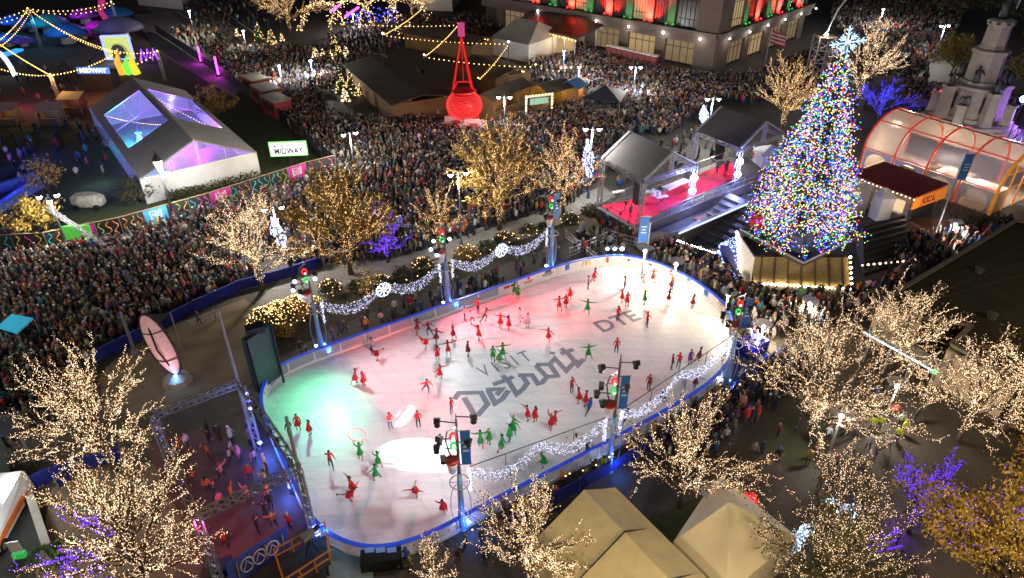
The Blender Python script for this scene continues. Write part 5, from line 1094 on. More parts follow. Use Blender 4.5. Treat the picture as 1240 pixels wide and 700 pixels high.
# banner poles
def banner_pole(px, H, label, side=1, lamp_head=False):
    b = G(*px); t = thing('banner_pole', label, 'banner pole', b, 'blue banner poles'); OBST.append((b.x, b.y, .5)); mb = MB(); mb.tube([b, V3(b, H)], [.1, .06], 8); mb.build('pole', m_steel, t)
    p = V3(b, H * .78); mb = MB(); mb.slab([p + Vector((-.12 * side, 0, -1.1)), p + Vector((-1.0 * side, 0, -1.1)), p + Vector((-1.0 * side, 0, 1.5)), p + Vector((-.12 * side, 0, 1.5))], .03); bn = mb.build('banner', m_blue, t)
    mb = MB()
    for k in range(3): mb.box(p + Vector((-.56 * side, -.04, .5 - .3 * k)), (.5 - .12 * (k % 2), .012, .1))
    mb.build('printed_mark', M('banner_print', (.5, .6, .7), .6), bn)
    for z in (1.55, -1.15): mb = MB(); mb.bar(p + az * z, p + Vector((-1.05 * side, 0, z)), .04); mb.build('banner_arm', m_steel, t)
banner_pole((782, 318), 4.3, 'blue banner on a pale pole by the far boards below the stage'); banner_pole((1133, 282), 9.0, 'tall pole with blue banner before the glass pavilion', -1)
bs = bpy.data.objects
# ------------------------------------------------------------------ arched glass pavilion
m_rib = M('red_lit_rib', (.4, .05, .03), .4, emit=(1, .06, .03), es=.32); m_or = M('orange_lit_rib', (.6, .25, .03), .4, emit=(1, .33, .02), es=.32); m_pgl = glass('pavilion_glass', (.72, .6, .5), .48)
e1, e2 = G(1047, 178, 2.7), G(1208, 233, 2.7); ax = (e2 - e1).normalized(); ax.z = 0; ax.normalize(); nx = Vector((-ax.y, ax.x, 0)); Lp = (e2 - e1).length; Wp = 9.5
t = thing('glass_pavilion', 'arched glass pavilion with red glowing ribs and white arched walls', 'pavilion', V3(e1, 0))
prof = [(Wp / 2 - Wp / 2 * cos(a), 2.7 + 3.9 * sin(a)) for a in [pi * i / 14 for i in range(15)]]
PP_ = lambda u, i: V3(e1, 0) + ax * (Lp * u) + nx * prof[i][0] + az * prof[i][1]
for k in range(4):
    mb = MB(); u0, u1 = k / 4 + .008, (k + 1) / 4 - .008
    vs = [PP_(u, i) for i in range(15) for u in (u0, u1)]; mb.add(vs, [(2 * i, 2 * i + 1, 2 * i + 3, 2 * i + 2) for i in range(14)]); mb.build('roof_glass', m_pgl, t, True)
for k in range(5): mb = MB(); mb.tube([V3(PP_(k / 4, 0), 0)] + [PP_(k / 4, i) for i in range(15)] + [V3(PP_(k / 4, 14), 0)], .12 if k < 4 else .2, 6); mb.build('arch_rib', m_rib if k < 4 else m_or, t)
for i in (0, 4, 7, 10, 14): mb = MB(); mb.bar(PP_(0, i) + az * .02, PP_(1, i) + az * .02, .12); mb.build('purlin', m_rib if i in (0, 4) else M('dark_red_metal', (.1, .03, .03), .5), t)
m_pw = M('lilac_wall', (.55, .52, .6), .6, var=.06)
for k in range(4):     # side wall bay with an arched opening
    mb = MB(); u0 = k / 4 + .012; u1 = (k + 1) / 4 - .012; w_ = (u1 - u0) * Lp; o = V3(e1, 0) + ax * (u0 * Lp); arc = [(w_ * .5 - w_ * .38 * cos(a), 1.3 + 1.0 * sin(a)) for a in [pi * i / 10 for i in range(11)]]
    q = lambda x, z: o + ax * x + az * z; vs = [q(0, 0), q(w_ * .12, 0)] + [q(x, z) for x, z in arc] + [q(w_ * .88, 0), q(w_, 0), q(w_, 2.55), q(0, 2.55)]
    nn = len(vs); tri = [(0, 1, 2, nn - 1)] + [(nn - 1, i, i + 1) for i in range(2, 7)] + [(nn - 1, 7, nn - 2)] + [(nn - 2, i, i + 1) for i in range(7, 12)] + [(nn - 2, 12, 13, 14)]
    vs2 = vs + [v + nx * .12 for v in vs]; mb.add(vs2, tri + [tuple(i + nn for i in f[::-1]) for f in tri] + [(i, (i + 1) % nn, (i + 1) % nn + nn, i + nn) for i in range(nn)]); mb.build('arched_wall', m_pw, t)
mb = MB(); mb.prism([p[:2] for p in (V3(e1, 0), V3(e1, 0) + ax * Lp, V3(e1, 0) + ax * Lp + nx * Wp, V3(e1, 0) + nx * Wp)], .01, .1); mb.build('floor', M('warm_floor', (.4, .33, .26), .5), t)
mb = MB(); vs = [PP_(1, i) for i in range(15)] + [V3(PP_(1, 14), .1), V3(PP_(1, 0), .1)]; mb.add(vs, [tuple(range(17))]); mb.build('end_glass', m_pgl, t)
mb = MB(); vs = [PP_(0, i) for i in range(15)] + [V3(PP_(0, 14), .1), V3(PP_(0, 0), .1)]; mb.add(vs, [tuple(range(16, -1, -1))]); mb.build('end_glass', m_pgl, t)
mb = MB()
for f in (.25, .5, .75): p = V3(PP_(1, 0), 0).lerp(V3(PP_(1, 14), 0), f); mb.bar(p + ax * .05, p + ax * .05 + az * 5.2, .12)
for z in (2.6, 4.4): mb.bar(V3(PP_(1, 1), z) + ax * .05, V3(PP_(1, 13), z) + ax * .05, .1)
mb.build('end_mullion', m_or, t)
for u, v in ((.15, .3), (.45, .5), (.75, .4), (.9, .6), (.3, .7)): lamp('POINT', V3(e1, 2.5) + ax * Lp * u + nx * Wp * v, 650, (1, .8, .62), size=.3, name='pavilion_light')
for i, (u, v, w1_, d1, h1, mm, l) in enumerate(((.62, .3, 4, 2.4, 1.6, m_fabw, 'long white counter inside the glass pavilion near the orange end'), (.86, .32, 3, 2.2, 1.8, m_fabw, 'tall white counter inside the pavilion behind the banner pole'), (.55, .7, 3, 1.2, 1.0, m_wood, 'wooden bar inside the middle of the pavilion'), (.3, .35, 3, 1.2, 1.0, m_wood, 'wooden bar inside the pavilion behind the kiosk'))):
    c = V3(e1, .1) + ax * Lp * u + nx * Wp * v; t2 = thing('counter', l, 'counter', c); mb = MB(); mb.box(c + az * h1 * .47, (w1_, d1, h1 * .94), math.atan2(ax.y, ax.x)); mb.build('carcass', mm, t2); mb = MB(); mb.box(c + az * (h1 * .97 + .01), (w1_ + .15, d1 + .15, .08), math.atan2(ax.y, ax.x)); mb.build('counter_top', m_white, t2)
for i, (u, v) in enumerate(((.42, .35), (.5, .25), (.7, .6), (.8, .65), (.2, .6), (.35, .75))):
    c = V3(e1, .1) + ax * Lp * u + nx * Wp * v; t2 = thing('lounge_chair', 'dark lounge chair ' + ['beside the wooden middle bar', 'near the second arched opening', 'deep in the pavilion by the tall counter', 'at the back of the orange end', 'behind the bar near the kiosk', 'at the back glass mid pavilion'][i], 'chair', c, 'lounge chairs in the pavilion'); mb = MB(); mb.box(c + az * .35, (1.0, .9, .3), .3); mb.build('seat', m_wood, t2); mb = MB(); mb.box(c + Vector((-.1, .45, .7)), (1.0, .16, .7), .3); mb.build('backrest', m_wood, t2)
    for a_, b_ in ((-.4, -.35), (.4, -.35), (-.4, .35), (.4, .35)): mb = MB(); mb.bar(c + Vector((a_, b_, 0)), c + Vector((a_, b_, .2)), .07); mb.build('leg', m_black, t2)
# ------------------------------------------------------------------ red roofed kiosk
k1, k2, k3, k4 = G(1052, 191, 3.2), G(1148, 225, 3.2), G(1108, 239, 3.2), G(1030, 210, 3.2); k1 = k4 + (k2 - k3)
t = thing('food_kiosk', 'long kiosk with sloping dark red roof and orange sign end', 'kiosk', V3(k4, 0)); mb = MB(); mb.slab([k4, k3, k2 + az * .25, k1 + az * .25], .14); mb.build('roof', M('dark_red_roof', (.22, .012, .016), .6, var=.1), t)
ins = lambda p, c, f: p.lerp(c, f); cc = (k1 + k2 + k3 + k4) / 4; q = [V3(ins(p, cc, .1), 0) for p in (k4, k3, k2, k1)]
mw = M('cream_wall', (.45, .4, .33), .7, var=.15)
mb = MB(); a, b = q[0], q[1]; d = (b - a).normalized(); o = Vector((d.y, -d.x, 0))
for (u0, u1, z0, z1) in ((0, 1, 0, .95), (0, 1, 2.35, 3.0), (0, .12, .95, 2.35), (.34, .42, .95, 2.35), (.62, .7, .95, 2.35), (.93, 1, .95, 2.35)): mb.bar(V3(a.lerp(b, u0), (z0 + z1) / 2), V3(a.lerp(b, u1), (z0 + z1) / 2), .14, z1 - z0 - .004)
mb.build('front_wall', mw, t)
for u0, u1 in ((.12, .34), (.42, .62), (.7, .93)): mb = MB(); mb.bar(V3(a.lerp(b, u0), 1.65), V3(a.lerp(b, u1), 1.65), .05, 1.38); wn = mb.build('serving_window', M('warm_window', (.5, .4, .25), .4, emit=(1, .7, .4), es=.8), t); mb = MB(); mb.bar(V3(a.lerp(b, u0), .98) + o * .25, V3(a.lerp(b, u1), .98) + o * .25, .5, .06); mb.build('ledge', m_white, wn)
mb = MB(); mb.prism([p[:2] for p in (q[1].lerp(q[0], .015), q[2].lerp(q[3], .015), q[2], q[1])], 0, 1.7); mb.build('end_wall', m_dark, t)
A, B = k3 + az * -.75, k2 + az * -.75; mb = MB(); mb.bar(A, B, .16, 1.3); sg = mb.build('sign_board', M('orange_sign', (.75, .22, .03), .5, emit=(1, .25, .03), es=.35), t)
d = (B - A).normalized(); o = Vector((d.y, -d.x, 0)); mb = MB(); c = A.lerp(B, .5) + o * .1
for x in (-.8, -.15): mb.tube([c + d * (x + .35 * cos(th)) + az * .3 * sin(th) for th in [.6 + i * .5 for i in range(11)]], .06, 5)
mb.tube([c + d * .45 + az * .3, c + d * .5 - az * .3, c + d * .95 - az * .25], .06, 5); mb.build('emblem', M('dark_red_ink', (.2, .02, .01), .6), sg)
mb = MB(); mb.prism([p[:2] for p in (q[3], q[2], q[2].lerp(q[1], .03), q[3].lerp(q[0], .03))], 0, 3.0); mb.build('rear_wall', mw, t)
lamp('POINT', V3(q[0].lerp(q[1], .5), 2.2) + Vector((-.8, -1.6, .4)), 260, (1, .75, .5), size=.3, name='kiosk_light')
t = thing('festoon_line', 'bulb line under the front eave of the red roofed kiosk', 'festoon line', k4, 'festoon bulb lines'); mb = MB(); mb.tube([k4 - az * .2, k3 - az * .2], .02, 4); mb.build('cable', m_cable, t); mb = MB(); mb.octs([k4.lerp(k3, i / 16) - az * .28 for i in range(17)], .07); mb.build('bulb_row', E_warm2, t)
for px, h, w_, l in (((1036, 262), 3.0, 2.2, 'white pitched service tent beside the kiosk front, under the tree'), ((934, 214), 2.6, 3.0, 'white box tent between stage end and Christmas tree'), ((1070, 268), 2.6, 1.6, 'small pale arch tent where a performer waits by the kiosk')):
    b = G(*px); t = thing('service_tent', l, 'tent', b); mb = MB(); mb.prism([(b.x - w_ / 2, b.y), (b.x + w_ / 2, b.y + .4), (b.x + w_ / 2 - .4, b.y + w_), (b.x - w_ / 2 - .4, b.y + w_ - .4)], 0, h); mb.build('tent_wall', m_fabw, t); mb = MB(); r_ = w_ * .78; mb.lathe(V3((b.x - .2, b.y + w_ / 2), h), [(r_, .01), (r_ * .5, .45), (.05, .9)], 4, 0, pi / 4); mb.build('tent_roof', m_fabw, t); OBST.append((b.x, b.y + w_ / 2, w_ * .8))
# ------------------------------------------------------------------ stone monument
b = Vector((64.7, 95, 0)); m_st = M('limestone', (.3, .275, .235), .85, var=.2, scale=1.2, bump=.25); m_br = M('dark_bronze', (.05, .055, .05), .5, .5)
t = thing('monument', 'tiered pale stone monument with bronze figures and eagle plinths', 'monument', b)
mb = MB(); 
for r, z0, z1 in ((7.0, 0, .5), (6.4, .5, 1.0), (5.8, 1.0, 1.5)): mb.lathe(b, [(r, z0), (r, z1 - .01)], 8, 0, pi / 8)
mb.build('stepped_base', m_st, t)
mb = MB(); mb.lathe(b, [(3.6, 1.5), (3.6, 2.0), (3.2, 2.1), (3.1, 5.6), (3.5, 5.8), (3.5, 6.2), (2.6, 6.4), (2.5, 6.8)], 8, 0, pi / 8); mb.build('lower_tier', m_st, t)
mb = MB(); mb.lathe(b, [(2.1, 6.8), (2.0, 10.2), (2.3, 10.4), (2.3, 10.8), (1.7, 11.0), (1.6, 11.3)], 8, 0, pi / 8); mb.build('middle_tier', m_st, t)
mb = MB(); mb.lathe(b, [(1.5, 11.3), (1.4, 13.8), (1.65, 14.0), (1.65, 14.5), (1.2, 14.7)], 8, 0, pi / 8); mb.build('upper_tier', m_st, t)
mb = MB()
for k in range(8): a = pi / 8 + k * pi / 4; p = b + Vector((1.43 * cos(a + .39), 1.43 * sin(a + .39), 14.25)); mb.lathe(p, [(.28, -.14), (.3, .1), (.1, .14)], 8)
mb.build('wreath_band', m_br, t)
rg = random.Random(4)
def statue(p, h, nm, seated=False, wings=False, up=False):
    mb = MB(); mb.lathe(p, [(.34 * h / 2, 0), (.36 * h / 2, .25 * h), (.26 * h / 2, .5 * h), (.32 * h / 2, .72 * h), (.12 * h / 2, .82 * h)], 8); mb.ball(p + az * .9 * h, .085 * h, 8, 6)
    if wings:
        for s in (-1, 1): mb.tube([p + Vector((0, 0, .7 * h)), p + Vector((s * .4 * h, .1, .85 * h)), p + Vector((s * .6 * h, .15, .4 * h))], [.12 * h, .14 * h, .03 * h], 6)
    else:
        for s in (-1, 1): mb.tube([p + Vector((s * .15 * h, 0, .72 * h)), p + Vector((s * .26 * h, -.1 * h, .55 * h)), p + Vector((s * .2 * h, -.25 * h, (1.05 if up and s > 0 else .5) * h))], [.06 * h, .05 * h, .035 * h], 6)
    return mb.build(nm, m_br, t, True)
for k in range(4):
    a = -pi / 2 + k * pi / 2 + pi / 4; p = b + Vector((4.7 * cos(a), 4.7 * sin(a), 1.5)); mb = MB(); mb.lathe(p, [(.95, 0), (.95, .25), (.8, .35), (.72, 2.3), (.95, 2.5), (.95, 2.75)], 4, 0, a + pi / 4); mb.build('eagle_plinth', m_st, t); statue(p + az * 2.75, 1.3, 'eagle', wings=True)
    a2 = -pi / 2 + k * pi / 2; p = b + Vector((3.9 * cos(a2), 3.9 * sin(a2), 1.5)); mb = MB(); mb.lathe(p, [(1.0, 0), (.9, .3), (.8, 4.0), (1.0, 4.2), (1.0, 4.5)], 4, 0, a2 + pi / 4); mb.build('figure_plinth', m_st, t); statue(p + az * 4.5, 2.2, 'soldier_figure')
    p = b + Vector((2.6 * cos(a), 2.6 * sin(a), 6.8)); statue(p, 2.3, 'seated_figure')
    o = Vector((cos(a2), sin(a2), 0)); mb = MB(); mb.box(b + o * 3.0 + az * 4.0, (.1, 1.4, 2.2), a2); mb.build('bronze_plaque', m_br, t)
statue(b + az * 14.7, 3.3, 'crowning_figure', up=True)
mb = MB(); mb.tube([b + Vector((.8, -.6, 16.0)), b + Vector((1.1, -.8, 18.6))], .05, 5); mb.build('spear', m_steel, t); mb = MB(); mb.octs([b + Vector((1.1, -.8, 18.6))], .35); mb.build('spear_light', E('tip_light', (.5, .85, 1), 14), t)
for px, z, e in (((1150, 190), 2.0, 900), ((1225, 190), 2.0, 500)): lamp('POINT', V3(G(*px), z), e, (1, .9, .78), size=.5, name='monument_light')
lamp('POINT', V3(G(1238, 165), 3), 1400, (.4, .2, 1), size=.5, name='violet_light')
for i, (px, z, m_, l) in enumerate((((1214, 118), 7.5, E_bluelamp, 'blue lamp, upper of the cluster beside the monument'), ((1222, 124), 6.8, E_white, 'white lamp in the middle of the cluster beside the monument'), ((1228, 130), 6.2, E_bluelamp, 'blue lamp, lower of the cluster beside the monument'), ((1232, 128), 6.6, E('orange_lamp', (1, .15, .02), 12), 'orange lamp of the cluster beside the monument'))):
    b2 = V3(G(1224, 190), 0) + Vector(((i - 1.5) * .9, 0, 0)); t2 = thing('stage_light', l, 'stage light', b2); mb = MB(); mb.tube([b2, V3(b2, z)], .06, 6); mb.build('pole', m_black, t2); mb = MB(); mb.ball(V3(b2, z), .42, 8, 6); mb.build('lens', m_, t2)
# ------------------------------------------------------------------ big stone building with coloured pilasters
C0 = V3(G(863, 87), 0); dl = (V3(G(690, 52), 0) - C0).normalized(); dr = Vector((-dl.y, dl.x, 0)) * -1
if dr.y < 0: dr = -dr
t = thing('stone_building', 'big stone corner building with red and green lit pilasters and tall windows', 'building', C0)
m_bst = M('grey_stone', (.15, .115, .095), .85, var=.15, scale=.6, bump=.15); m_lint = M('ledge_stone', (.17, .14, .12), .8, var=.15)
m_win = M('dark_window', (.02, .018, .02), .25); m_lit = M('lit_window', (.1, .07, .04), .3, var=.5, scale=.7, emit=(1, .68, .32), es=.35); m_lit2 = M('pale_lit_window', (.1, .075, .045), .3, var=.5, scale=.9, emit=(1, .72, .38), es=.16)
LW, RW, HB = 58, 40, 30
def bx(p, d, u0, u1, dep0, dep1, z0, z1, m, nm, par):   # box along facade d from u0..u1, depth out of the wall
    o = OUT[0]; a = p + d * u0; b_ = p + d * u1; pts = [a + o * dep0, b_ + o * dep0, b_ + o * dep1, a + o * dep1]; mb = MB(); mb.prism([q[:2] for q in pts], z0, z1); return mb.build(nm, m, par)
OUT = [None]
mb = MB(); inn = (dl + dr) * .9; mb.prism([q[:2] for q in (C0 + inn, C0 + dl * LW + dr * .9, C0 + dl * LW + dr * RW, C0 + dr * RW + dl * .9)], 0, HB); mb.build('wall', M('core_wall', (.05, .045, .045), .8), t)
GH = 5.6
for d, Wd, oth in ((dl, LW, dr), (dr, RW, dl)):
    OUT[0] = -oth; left = d is dl
    bx(C0, d, 0.02 if left else 0, Wd, -.3, .75, GH, GH + .9, m_lint, 'ledge', t)
    bx(C0, d, 0.03 if left else .0, Wd, -.8, .25, GH - 1.3, GH - .004, m_bst, 'shop_fascia', t)
    piers = [(0.0, 4.2)] + [(4.2 + 8.2 * k + 6.0, 4.2 + 8.2 * (k + 1)) for k in range(int((Wd - 5) / 8.2))]
    for u0, u1 in piers: bx(C0, d, u0 + .01, u1, -.85, .3, 0, GH - 1.304, m_bst, 'pier', t)
    prev = None
    for k, ((a0, a1), (b0, b1)) in enumerate(zip(piers[:-1], piers[1:])):
        w_ = bx(C0, d, a1 + .05, b0 - .05, -.8, -.2, .5, GH - 1.31, m_lit2 if k % 3 != 1 else m_lit, 'shop_window', t)
        mb = MB(); o = OUT[0]
        for f in (.25, .5, .75): p = C0 + d * (a1 + (b0 - a1) * f) + o * -.15; mb.bar(p + az * .5, p + az * (GH - 1.32), .1)
        p0 = C0 + d * (a1 + .06) + o * -.15; p1 = C0 + d * (b0 - .06) + o * -.15; mb.bar(p0 + az * 3.2, p1 + az * 3.2, .1); mb.build('glazing_bar', m_black, w_)
    # upper storeys: corner block, pilasters, windows
    up0 = GH + .9; bx(C0, d, .04 if left else 0, 4.4, -.75, .02, up0, HB, m_bst, 'corner_block', t)
    nb = int((Wd - 5) / 4.6)
    for k in range(nb):
        u = 4.4 + 4.6 * k
        if k: pl = bx(C0, d, u, u + 1.5, -.8, .0, up0, HB, m_bst, 'pilaster', t)
        wn = bx(C0, d, u + (1.55 if k else .02), u + 4.55, -.82, -.5, up0 + .3, HB, m_lit if (k * 7 + left) % 3 == 0 else m_win, 'window', t)
        mb = MB(); o = OUT[0]; ua, ub = u + (1.55 if k else .05), u + 4.5
        for f in (.2, .4, .6, .8): p = C0 + d * (ua + (ub - ua) * f) + o * -.46; mb.bar(p + az * (up0 + .3), p + az * HB, .08)
        for z in range(int(up0 + 2), int(HB), 3): mb.bar(C0 + d * ua + o * -.46 + az * z, C0 + d * ub + o * -.46 + az * z, .12)
        mb.build('glazing_bar', m_black, wn)
        if k:
            colr = ((1, .03, .02), (.05, 1, .25))[k % 2]; c = C0 + d * (u + .62) + OUT[0] * .55 + az * (up0 + .25)
            for s_ in (-1, 1):
                mb = MB(); mb.lathe(c + d * s_ * .7, [(.2, -.2), (.28, .12)], 8); mb.octs([c + d * s_ * .7 + az * .2], .22, 1); mb.build('uplight', [m_black, E_red if k % 2 == 0 else E_ringg], t)
            lamp('SPOT', c + OUT[0] * 1.5 - az * .3, 34000 if k % 2 == 0 else 600, colr, c + OUT[0] * -.55 + az * 3.2, .15, 100, .8, name='pilaster_uplight')
    for k in range(6):
        u = 3 + 7.6 * k; c = C0 + d * u + OUT[0] * .6 + az * (GH - .25); mb = MB(); mb.octs([c + OUT[0] * .2], .2); mb.build('downlight', E_white, t); lamp('POINT', c + OUT[0] * .9 - az * .4, 90, (1, .9, .78), size=.2, name='downlight')
OUT[0] = -dr
bl_ = bx(C0, dl, 30.5, 36.5, .32, .4, .4, 4.6, M('blue_hoarding', (.012, .03, .22), .6), 'blue_hoarding', t)
t = thing('glass_block', 'grey block with lit doorway beyond the long black awning', 'building', G(560, 10)); b = V3(G(600, 8), 0) + Vector((0, 12, 0)); mb = MB(); mb.box(b + Vector((-2, 8, 9)), (34, 14, 18), .3); mb.build('wall', m_bst, t)
for k in range(5):
    c = b + Matrix.Rotation(.3, 3, 'Z') @ Vector((-14 + 6 * k, 0.9, 0)); mb = MB(); mb.box(c + az * 4, (3.6, .3, 5), .3); wn = mb.build('window', m_lit2 if k == 2 else m_win, t); mb = MB(); mb.bar(c + Vector((0, -.2, 1.5)), c + Vector((0, -.2, 6.5)), .12); mb.build('glazing_bar', m_black, wn)
# long awning beside the building
t = thing('awning_pavilion', 'long black roofed awning with a warm lit open front beside the stone building', 'awning', G(690, 45)); a0, a1, a2, a3 = G(628, 25, 4.6), G(696, 44, 4.6), G(722, 33, 5.6), G(650, 0, 5.6)
a0, a1, a2, a3 = G(624, 27, 4.2), G(697, 46, 4.2), G(731, 30, 5.8), G(655, 2, 5.8)
mb = MB(); mb.slab([a0, a1, a2, a3], .3); mb.build('roof', M('black_membrane', (.035, .038, .042), .35, var=.3, scale=.3), t)
for i in range(7): p = a0.lerp(a1, i / 6) + Vector((0, .3, 0)); mb = MB(); mb.bar(V3(p, 0), V3(p, 3.9), .16); mb.build('post', m_steel, t)
mb = MB(); p, q = V3(a0, 0) + Vector((0, 3, 0)), V3(a1, 0) + Vector((0, 3, 0)); mb.bar(p + az * 1.9, q + az * 1.9, .2, 3.6); mb.build('rear_wall', m_lit, t)
for f in (.2, .5, .8): lamp('POINT', V3(a0.lerp(a1, f), 3.4) + Vector((0, .5, 0)), 420, (1, .62, .28), size=.4, name='awning_lamp')
mb = MB(); mb.octs([a0.lerp(a1, i / 20) - az * .55 for i in range(21)], .13); mb.build('bulb_row', E_fest, t)
t = thing('entrance_canopy', 'flat pale entrance canopy with lit doors at the awning end', 'canopy', G(742, 50)); c = V3(G(740, 54), 0); mb = MB(); mb.box(c + az * 4.0, (9, 5, .5), .6); mb.build('roof', m_st, t); mb = MB(); mb.box(c + Vector((.5, 1.2, 1.9)), (8, .3, 3.6), -.69 + pi / 2 + .0 if False else .6); mb.build('lit_door', m_lit2, t); lamp('POINT', c + Vector((-1, -2.5, 3.2)), 500, (1, .9, .7), size=.3, name='entrance_lamp')
for s_ in (-1, 1): mb = MB(); mb.bar(c + Vector((s_ * 3.6, s_ * 2 - 1.5, 0)), c + Vector((s_ * 3.6, s_ * 2 - 1.5, 3.7)), .25); mb.build('post', m_steel, t)
# dark ledge awning on the right of the building corner and the flag
t = thing('flag', 'striped flag on a short pole leaning from the building corner', 'flag', V3(G(925, 82), 0)); b = V3(G(925, 84), 0); mb = MB(); mb.tube([b, V3(b, 7)], .07, 6); mb.build('pole', m_steel, t)
mb = MB(); 
for k in range(7): z = 6.8 - .3 * k; mb.add([b + Vector((.1, 0, z)), b + Vector((1.5, .3, z - .5)), b + Vector((2.9, 0, z - .8)), b + Vector((2.9, 0, z - 1.1)), b + Vector((1.5, .3, z - .8)), b + Vector((.1, 0, z - .3))], [(0, 1, 4, 5), (1, 2, 3, 4)], k % 2)
mb.build('cloth', [M('flag_red', (.45, .03, .04), .8), M('flag_white', (.6, .6, .6), .8)], t)
t = thing('truss_tower', 'grey scaffold camera tower standing behind the Christmas tree star', 'tower', V3(G(985, 100), 0)); b = V3(G(985, 104), 0)
mb = MB()
for x, y in ((-1.3, -1.3), (1.3, -1.3), (1.3, 1.3), (-1.3, 1.3)): mb.bar(b + Vector((x, y, 0)), b + Vector((x, y, 8)), .14)
for z in range(0, 8, 2):
    for (x0, y0), (x1, y1) in zip(((-1.3, -1.3), (1.3, -1.3), (1.3, 1.3), (-1.3, 1.3)), ((1.3, -1.3), (1.3, 1.3), (-1.3, 1.3), (-1.3, -1.3))): mb.bar(b + Vector((x0, y0, z)), b + Vector((x1, y1, z + 2)), .08); mb.bar(b + Vector((x0, y0, z + 2)), b + Vector((x1, y1, z + 2)), .08)
mb.build('scaffold', m_steel, t); mb = MB(); mb.box(b + az * 8.1, (3, 3, .15)); mb.build('platform', m_wood, t); mb = MB(); mb.tube([b + az * 8, b + Vector((1, 0, 12)), b + Vector((3.2, -1, 17))], .13, 6); mb.build('camera_arm', m_steel, t); mb = MB(); mb.octs([b + Vector((-.5, -1.4, 8.6))], .4); mb.build('work_light', E_white, t); lamp('POINT', b + Vector((-.6, -2.4, 8.8)), 900, (.9, .95, 1), size=.3, name='work_light')
# ------------------------------------------------------------------ market sheds, huts, tents
m_shed = M('dark_felt_roof', (.1, .08, .055), .8, var=.3, scale=.5); m_tim = stripes('shed_timber', (.08, .045, .02), (.26, .15, .06), 2.2)
def shed(A, B, dep, label, h=3.0, rz=None, lit=True, roofm=None, wallm=None, name='market_shed', bays=4):
    a, b = V3(G(*A), 0), V3(G(*B), 0); d = (b - a).normalized(); n_ = Vector((-d.y, d.x, 0)); t = thing(name, label, 'market shed' if name == 'market_shed' else 'hut', a); L_ = (b - a).length
    mb = MB(); e = .5; p = [a - d * e - n_ * e, b + d * e - n_ * e, b + d * e + n_ * (dep + e), a - d * e + n_ * (dep + e)]; rg_ = (h + .9)
    m0, m1 = p[0].lerp(p[3], .5) + az * rg_, p[1].lerp(p[2], .5) + az * rg_
    mb.slab([p[0] + az * h, p[1] + az * h, m1, m0], .12); mb.build('roof_slope', roofm or m_shed, t); mb = MB(); mb.slab([p[3] + az * h, p[2] + az * h, m1, m0], .12); mb.build('roof_slope', roofm or m_shed, t)
    wm = wallm or m_tim; mb = MB(); mb.prism([q[:2] for q in (a + n_ * (dep - .12), b + n_ * (dep - .12), b + n_ * dep, a + n_ * dep)], 0, h); mb.build('rear_wall', wm, t)
    for q in (a, b): mb = MB(); mb.prism([r[:2] for r in (q - d * .06 + n_ * .01, q + d * .06 + n_ * .01, q + d * .06 + n_ * (dep - .13), q - d * .06 + n_ * (dep - .13))], 0, h); mb.build('end_wall', wm, t)
    for i in range(bays):
        u0, u1 = L_ * i / bays + .12, L_ * (i + 1) / bays - .12; mb = MB(); mb.prism([q[:2] for q in (a + d * u0 - n_ * .05, a + d * u1 - n_ * .05, a + d * u1 + n_ * .07, a + d * u0 + n_ * .07)], 0, 1.05); mb.build('counter', wm, t)
        if lit: mb = MB(); mb.octs([a + d * (u0 + (u1 - u0) * f) + n_ * .5 + az * (h - .35) for f in (.25, .5, .75)], .14); mb.build('bulb_row', E_gold, t)
    for i in range(bays + 1): p_ = a + d * min(max(L_ * i / bays, .1), L_ - .1); mb = MB(); mb.bar(p_ - n_ * .08, p_ - n_ * .08 + az * (h - .1), .16); mb.build('post', wm, t)
    mid = a.lerp(b, .5) + n_ * 1.2
    if lit: lamp('POINT', mid + az * (h - .7), 260, (1, .62, .25), size=.4, name='shed_lamp')
    OBST.append((mid.x + n_.x * (dep / 2 - 1.2), mid.y + n_.y * (dep / 2 - 1.2), max(L_, dep) / 2))
shed((548, 140), (482, 92), 9, 'longest dark roofed market shed below the festoon lines', bays=6); shed((642, 108), (596, 90), 7, 'dark roofed market shed behind the red kettle frame', bays=5); shed((600, 66), (520, 50), 7, 'far dark roofed market shed under the topmost festoon lines', bays=6)
shed((598, 146), (640, 126), 3, 'timber hut with dark roof just behind the red kettle', bays=3); shed((664, 136), (691, 128), 4, 'small ochre market hut with lit serving side', wallm=M('ochre_wall', (.32, .2, .03), .8), name='market_hut', bays=2)
shed((698, 130), (706, 126), 3, 'little blue roofed hut beside the ochre one', roofm=M('blue_roof', (.02, .1, .25), .7), name='market_hut', bays=1); shed((500, 135), (540, 138), 3, 'low dark kiosk in the crowd left of the kettle frame', h=2.4, lit=False, bays=3)
t = thing('pop_up_canopy', 'black pop up canopy in the crowd by the huts', 'canopy', G(730, 134)); b = V3(G(731, 136), 0); mb = MB(); mb.lathe(b + az * 2.6, [(4.0, 0), (2.0, .8), (.05, 1.5)], 4, 0, pi / 4 - .3); mb.build('roof', M('black_canvas', (.03, .035, .055), .8), t)
for k in range(4): a = k * pi / 2 + pi / 4 - .3; q = b + Vector((3.8 * cos(a), 3.8 * sin(a), 0)); mb = MB(); mb.bar(q, q + az * 2.6, .08); mb.build('leg', m_steel, t)
OBST.append((b.x, b.y, 3)); OBST.append((G(655, 110).x, G(655, 110).y, 3))
t = thing('archway', 'bulb lined archway with pale green board in the crowd', 'archway', G(653, 142)); a, b = V3(G(637, 142), 0), V3(G(668, 138), 0); 
for q_ in (a, b): mb = MB(); mb.bar(q_, q_ + az * 3, .3); mb.build('post', m_white, t)
mb = MB(); mb.bar(a + az * 3, b + az * 3, .3, .3); mb.build('beam', m_white, t)
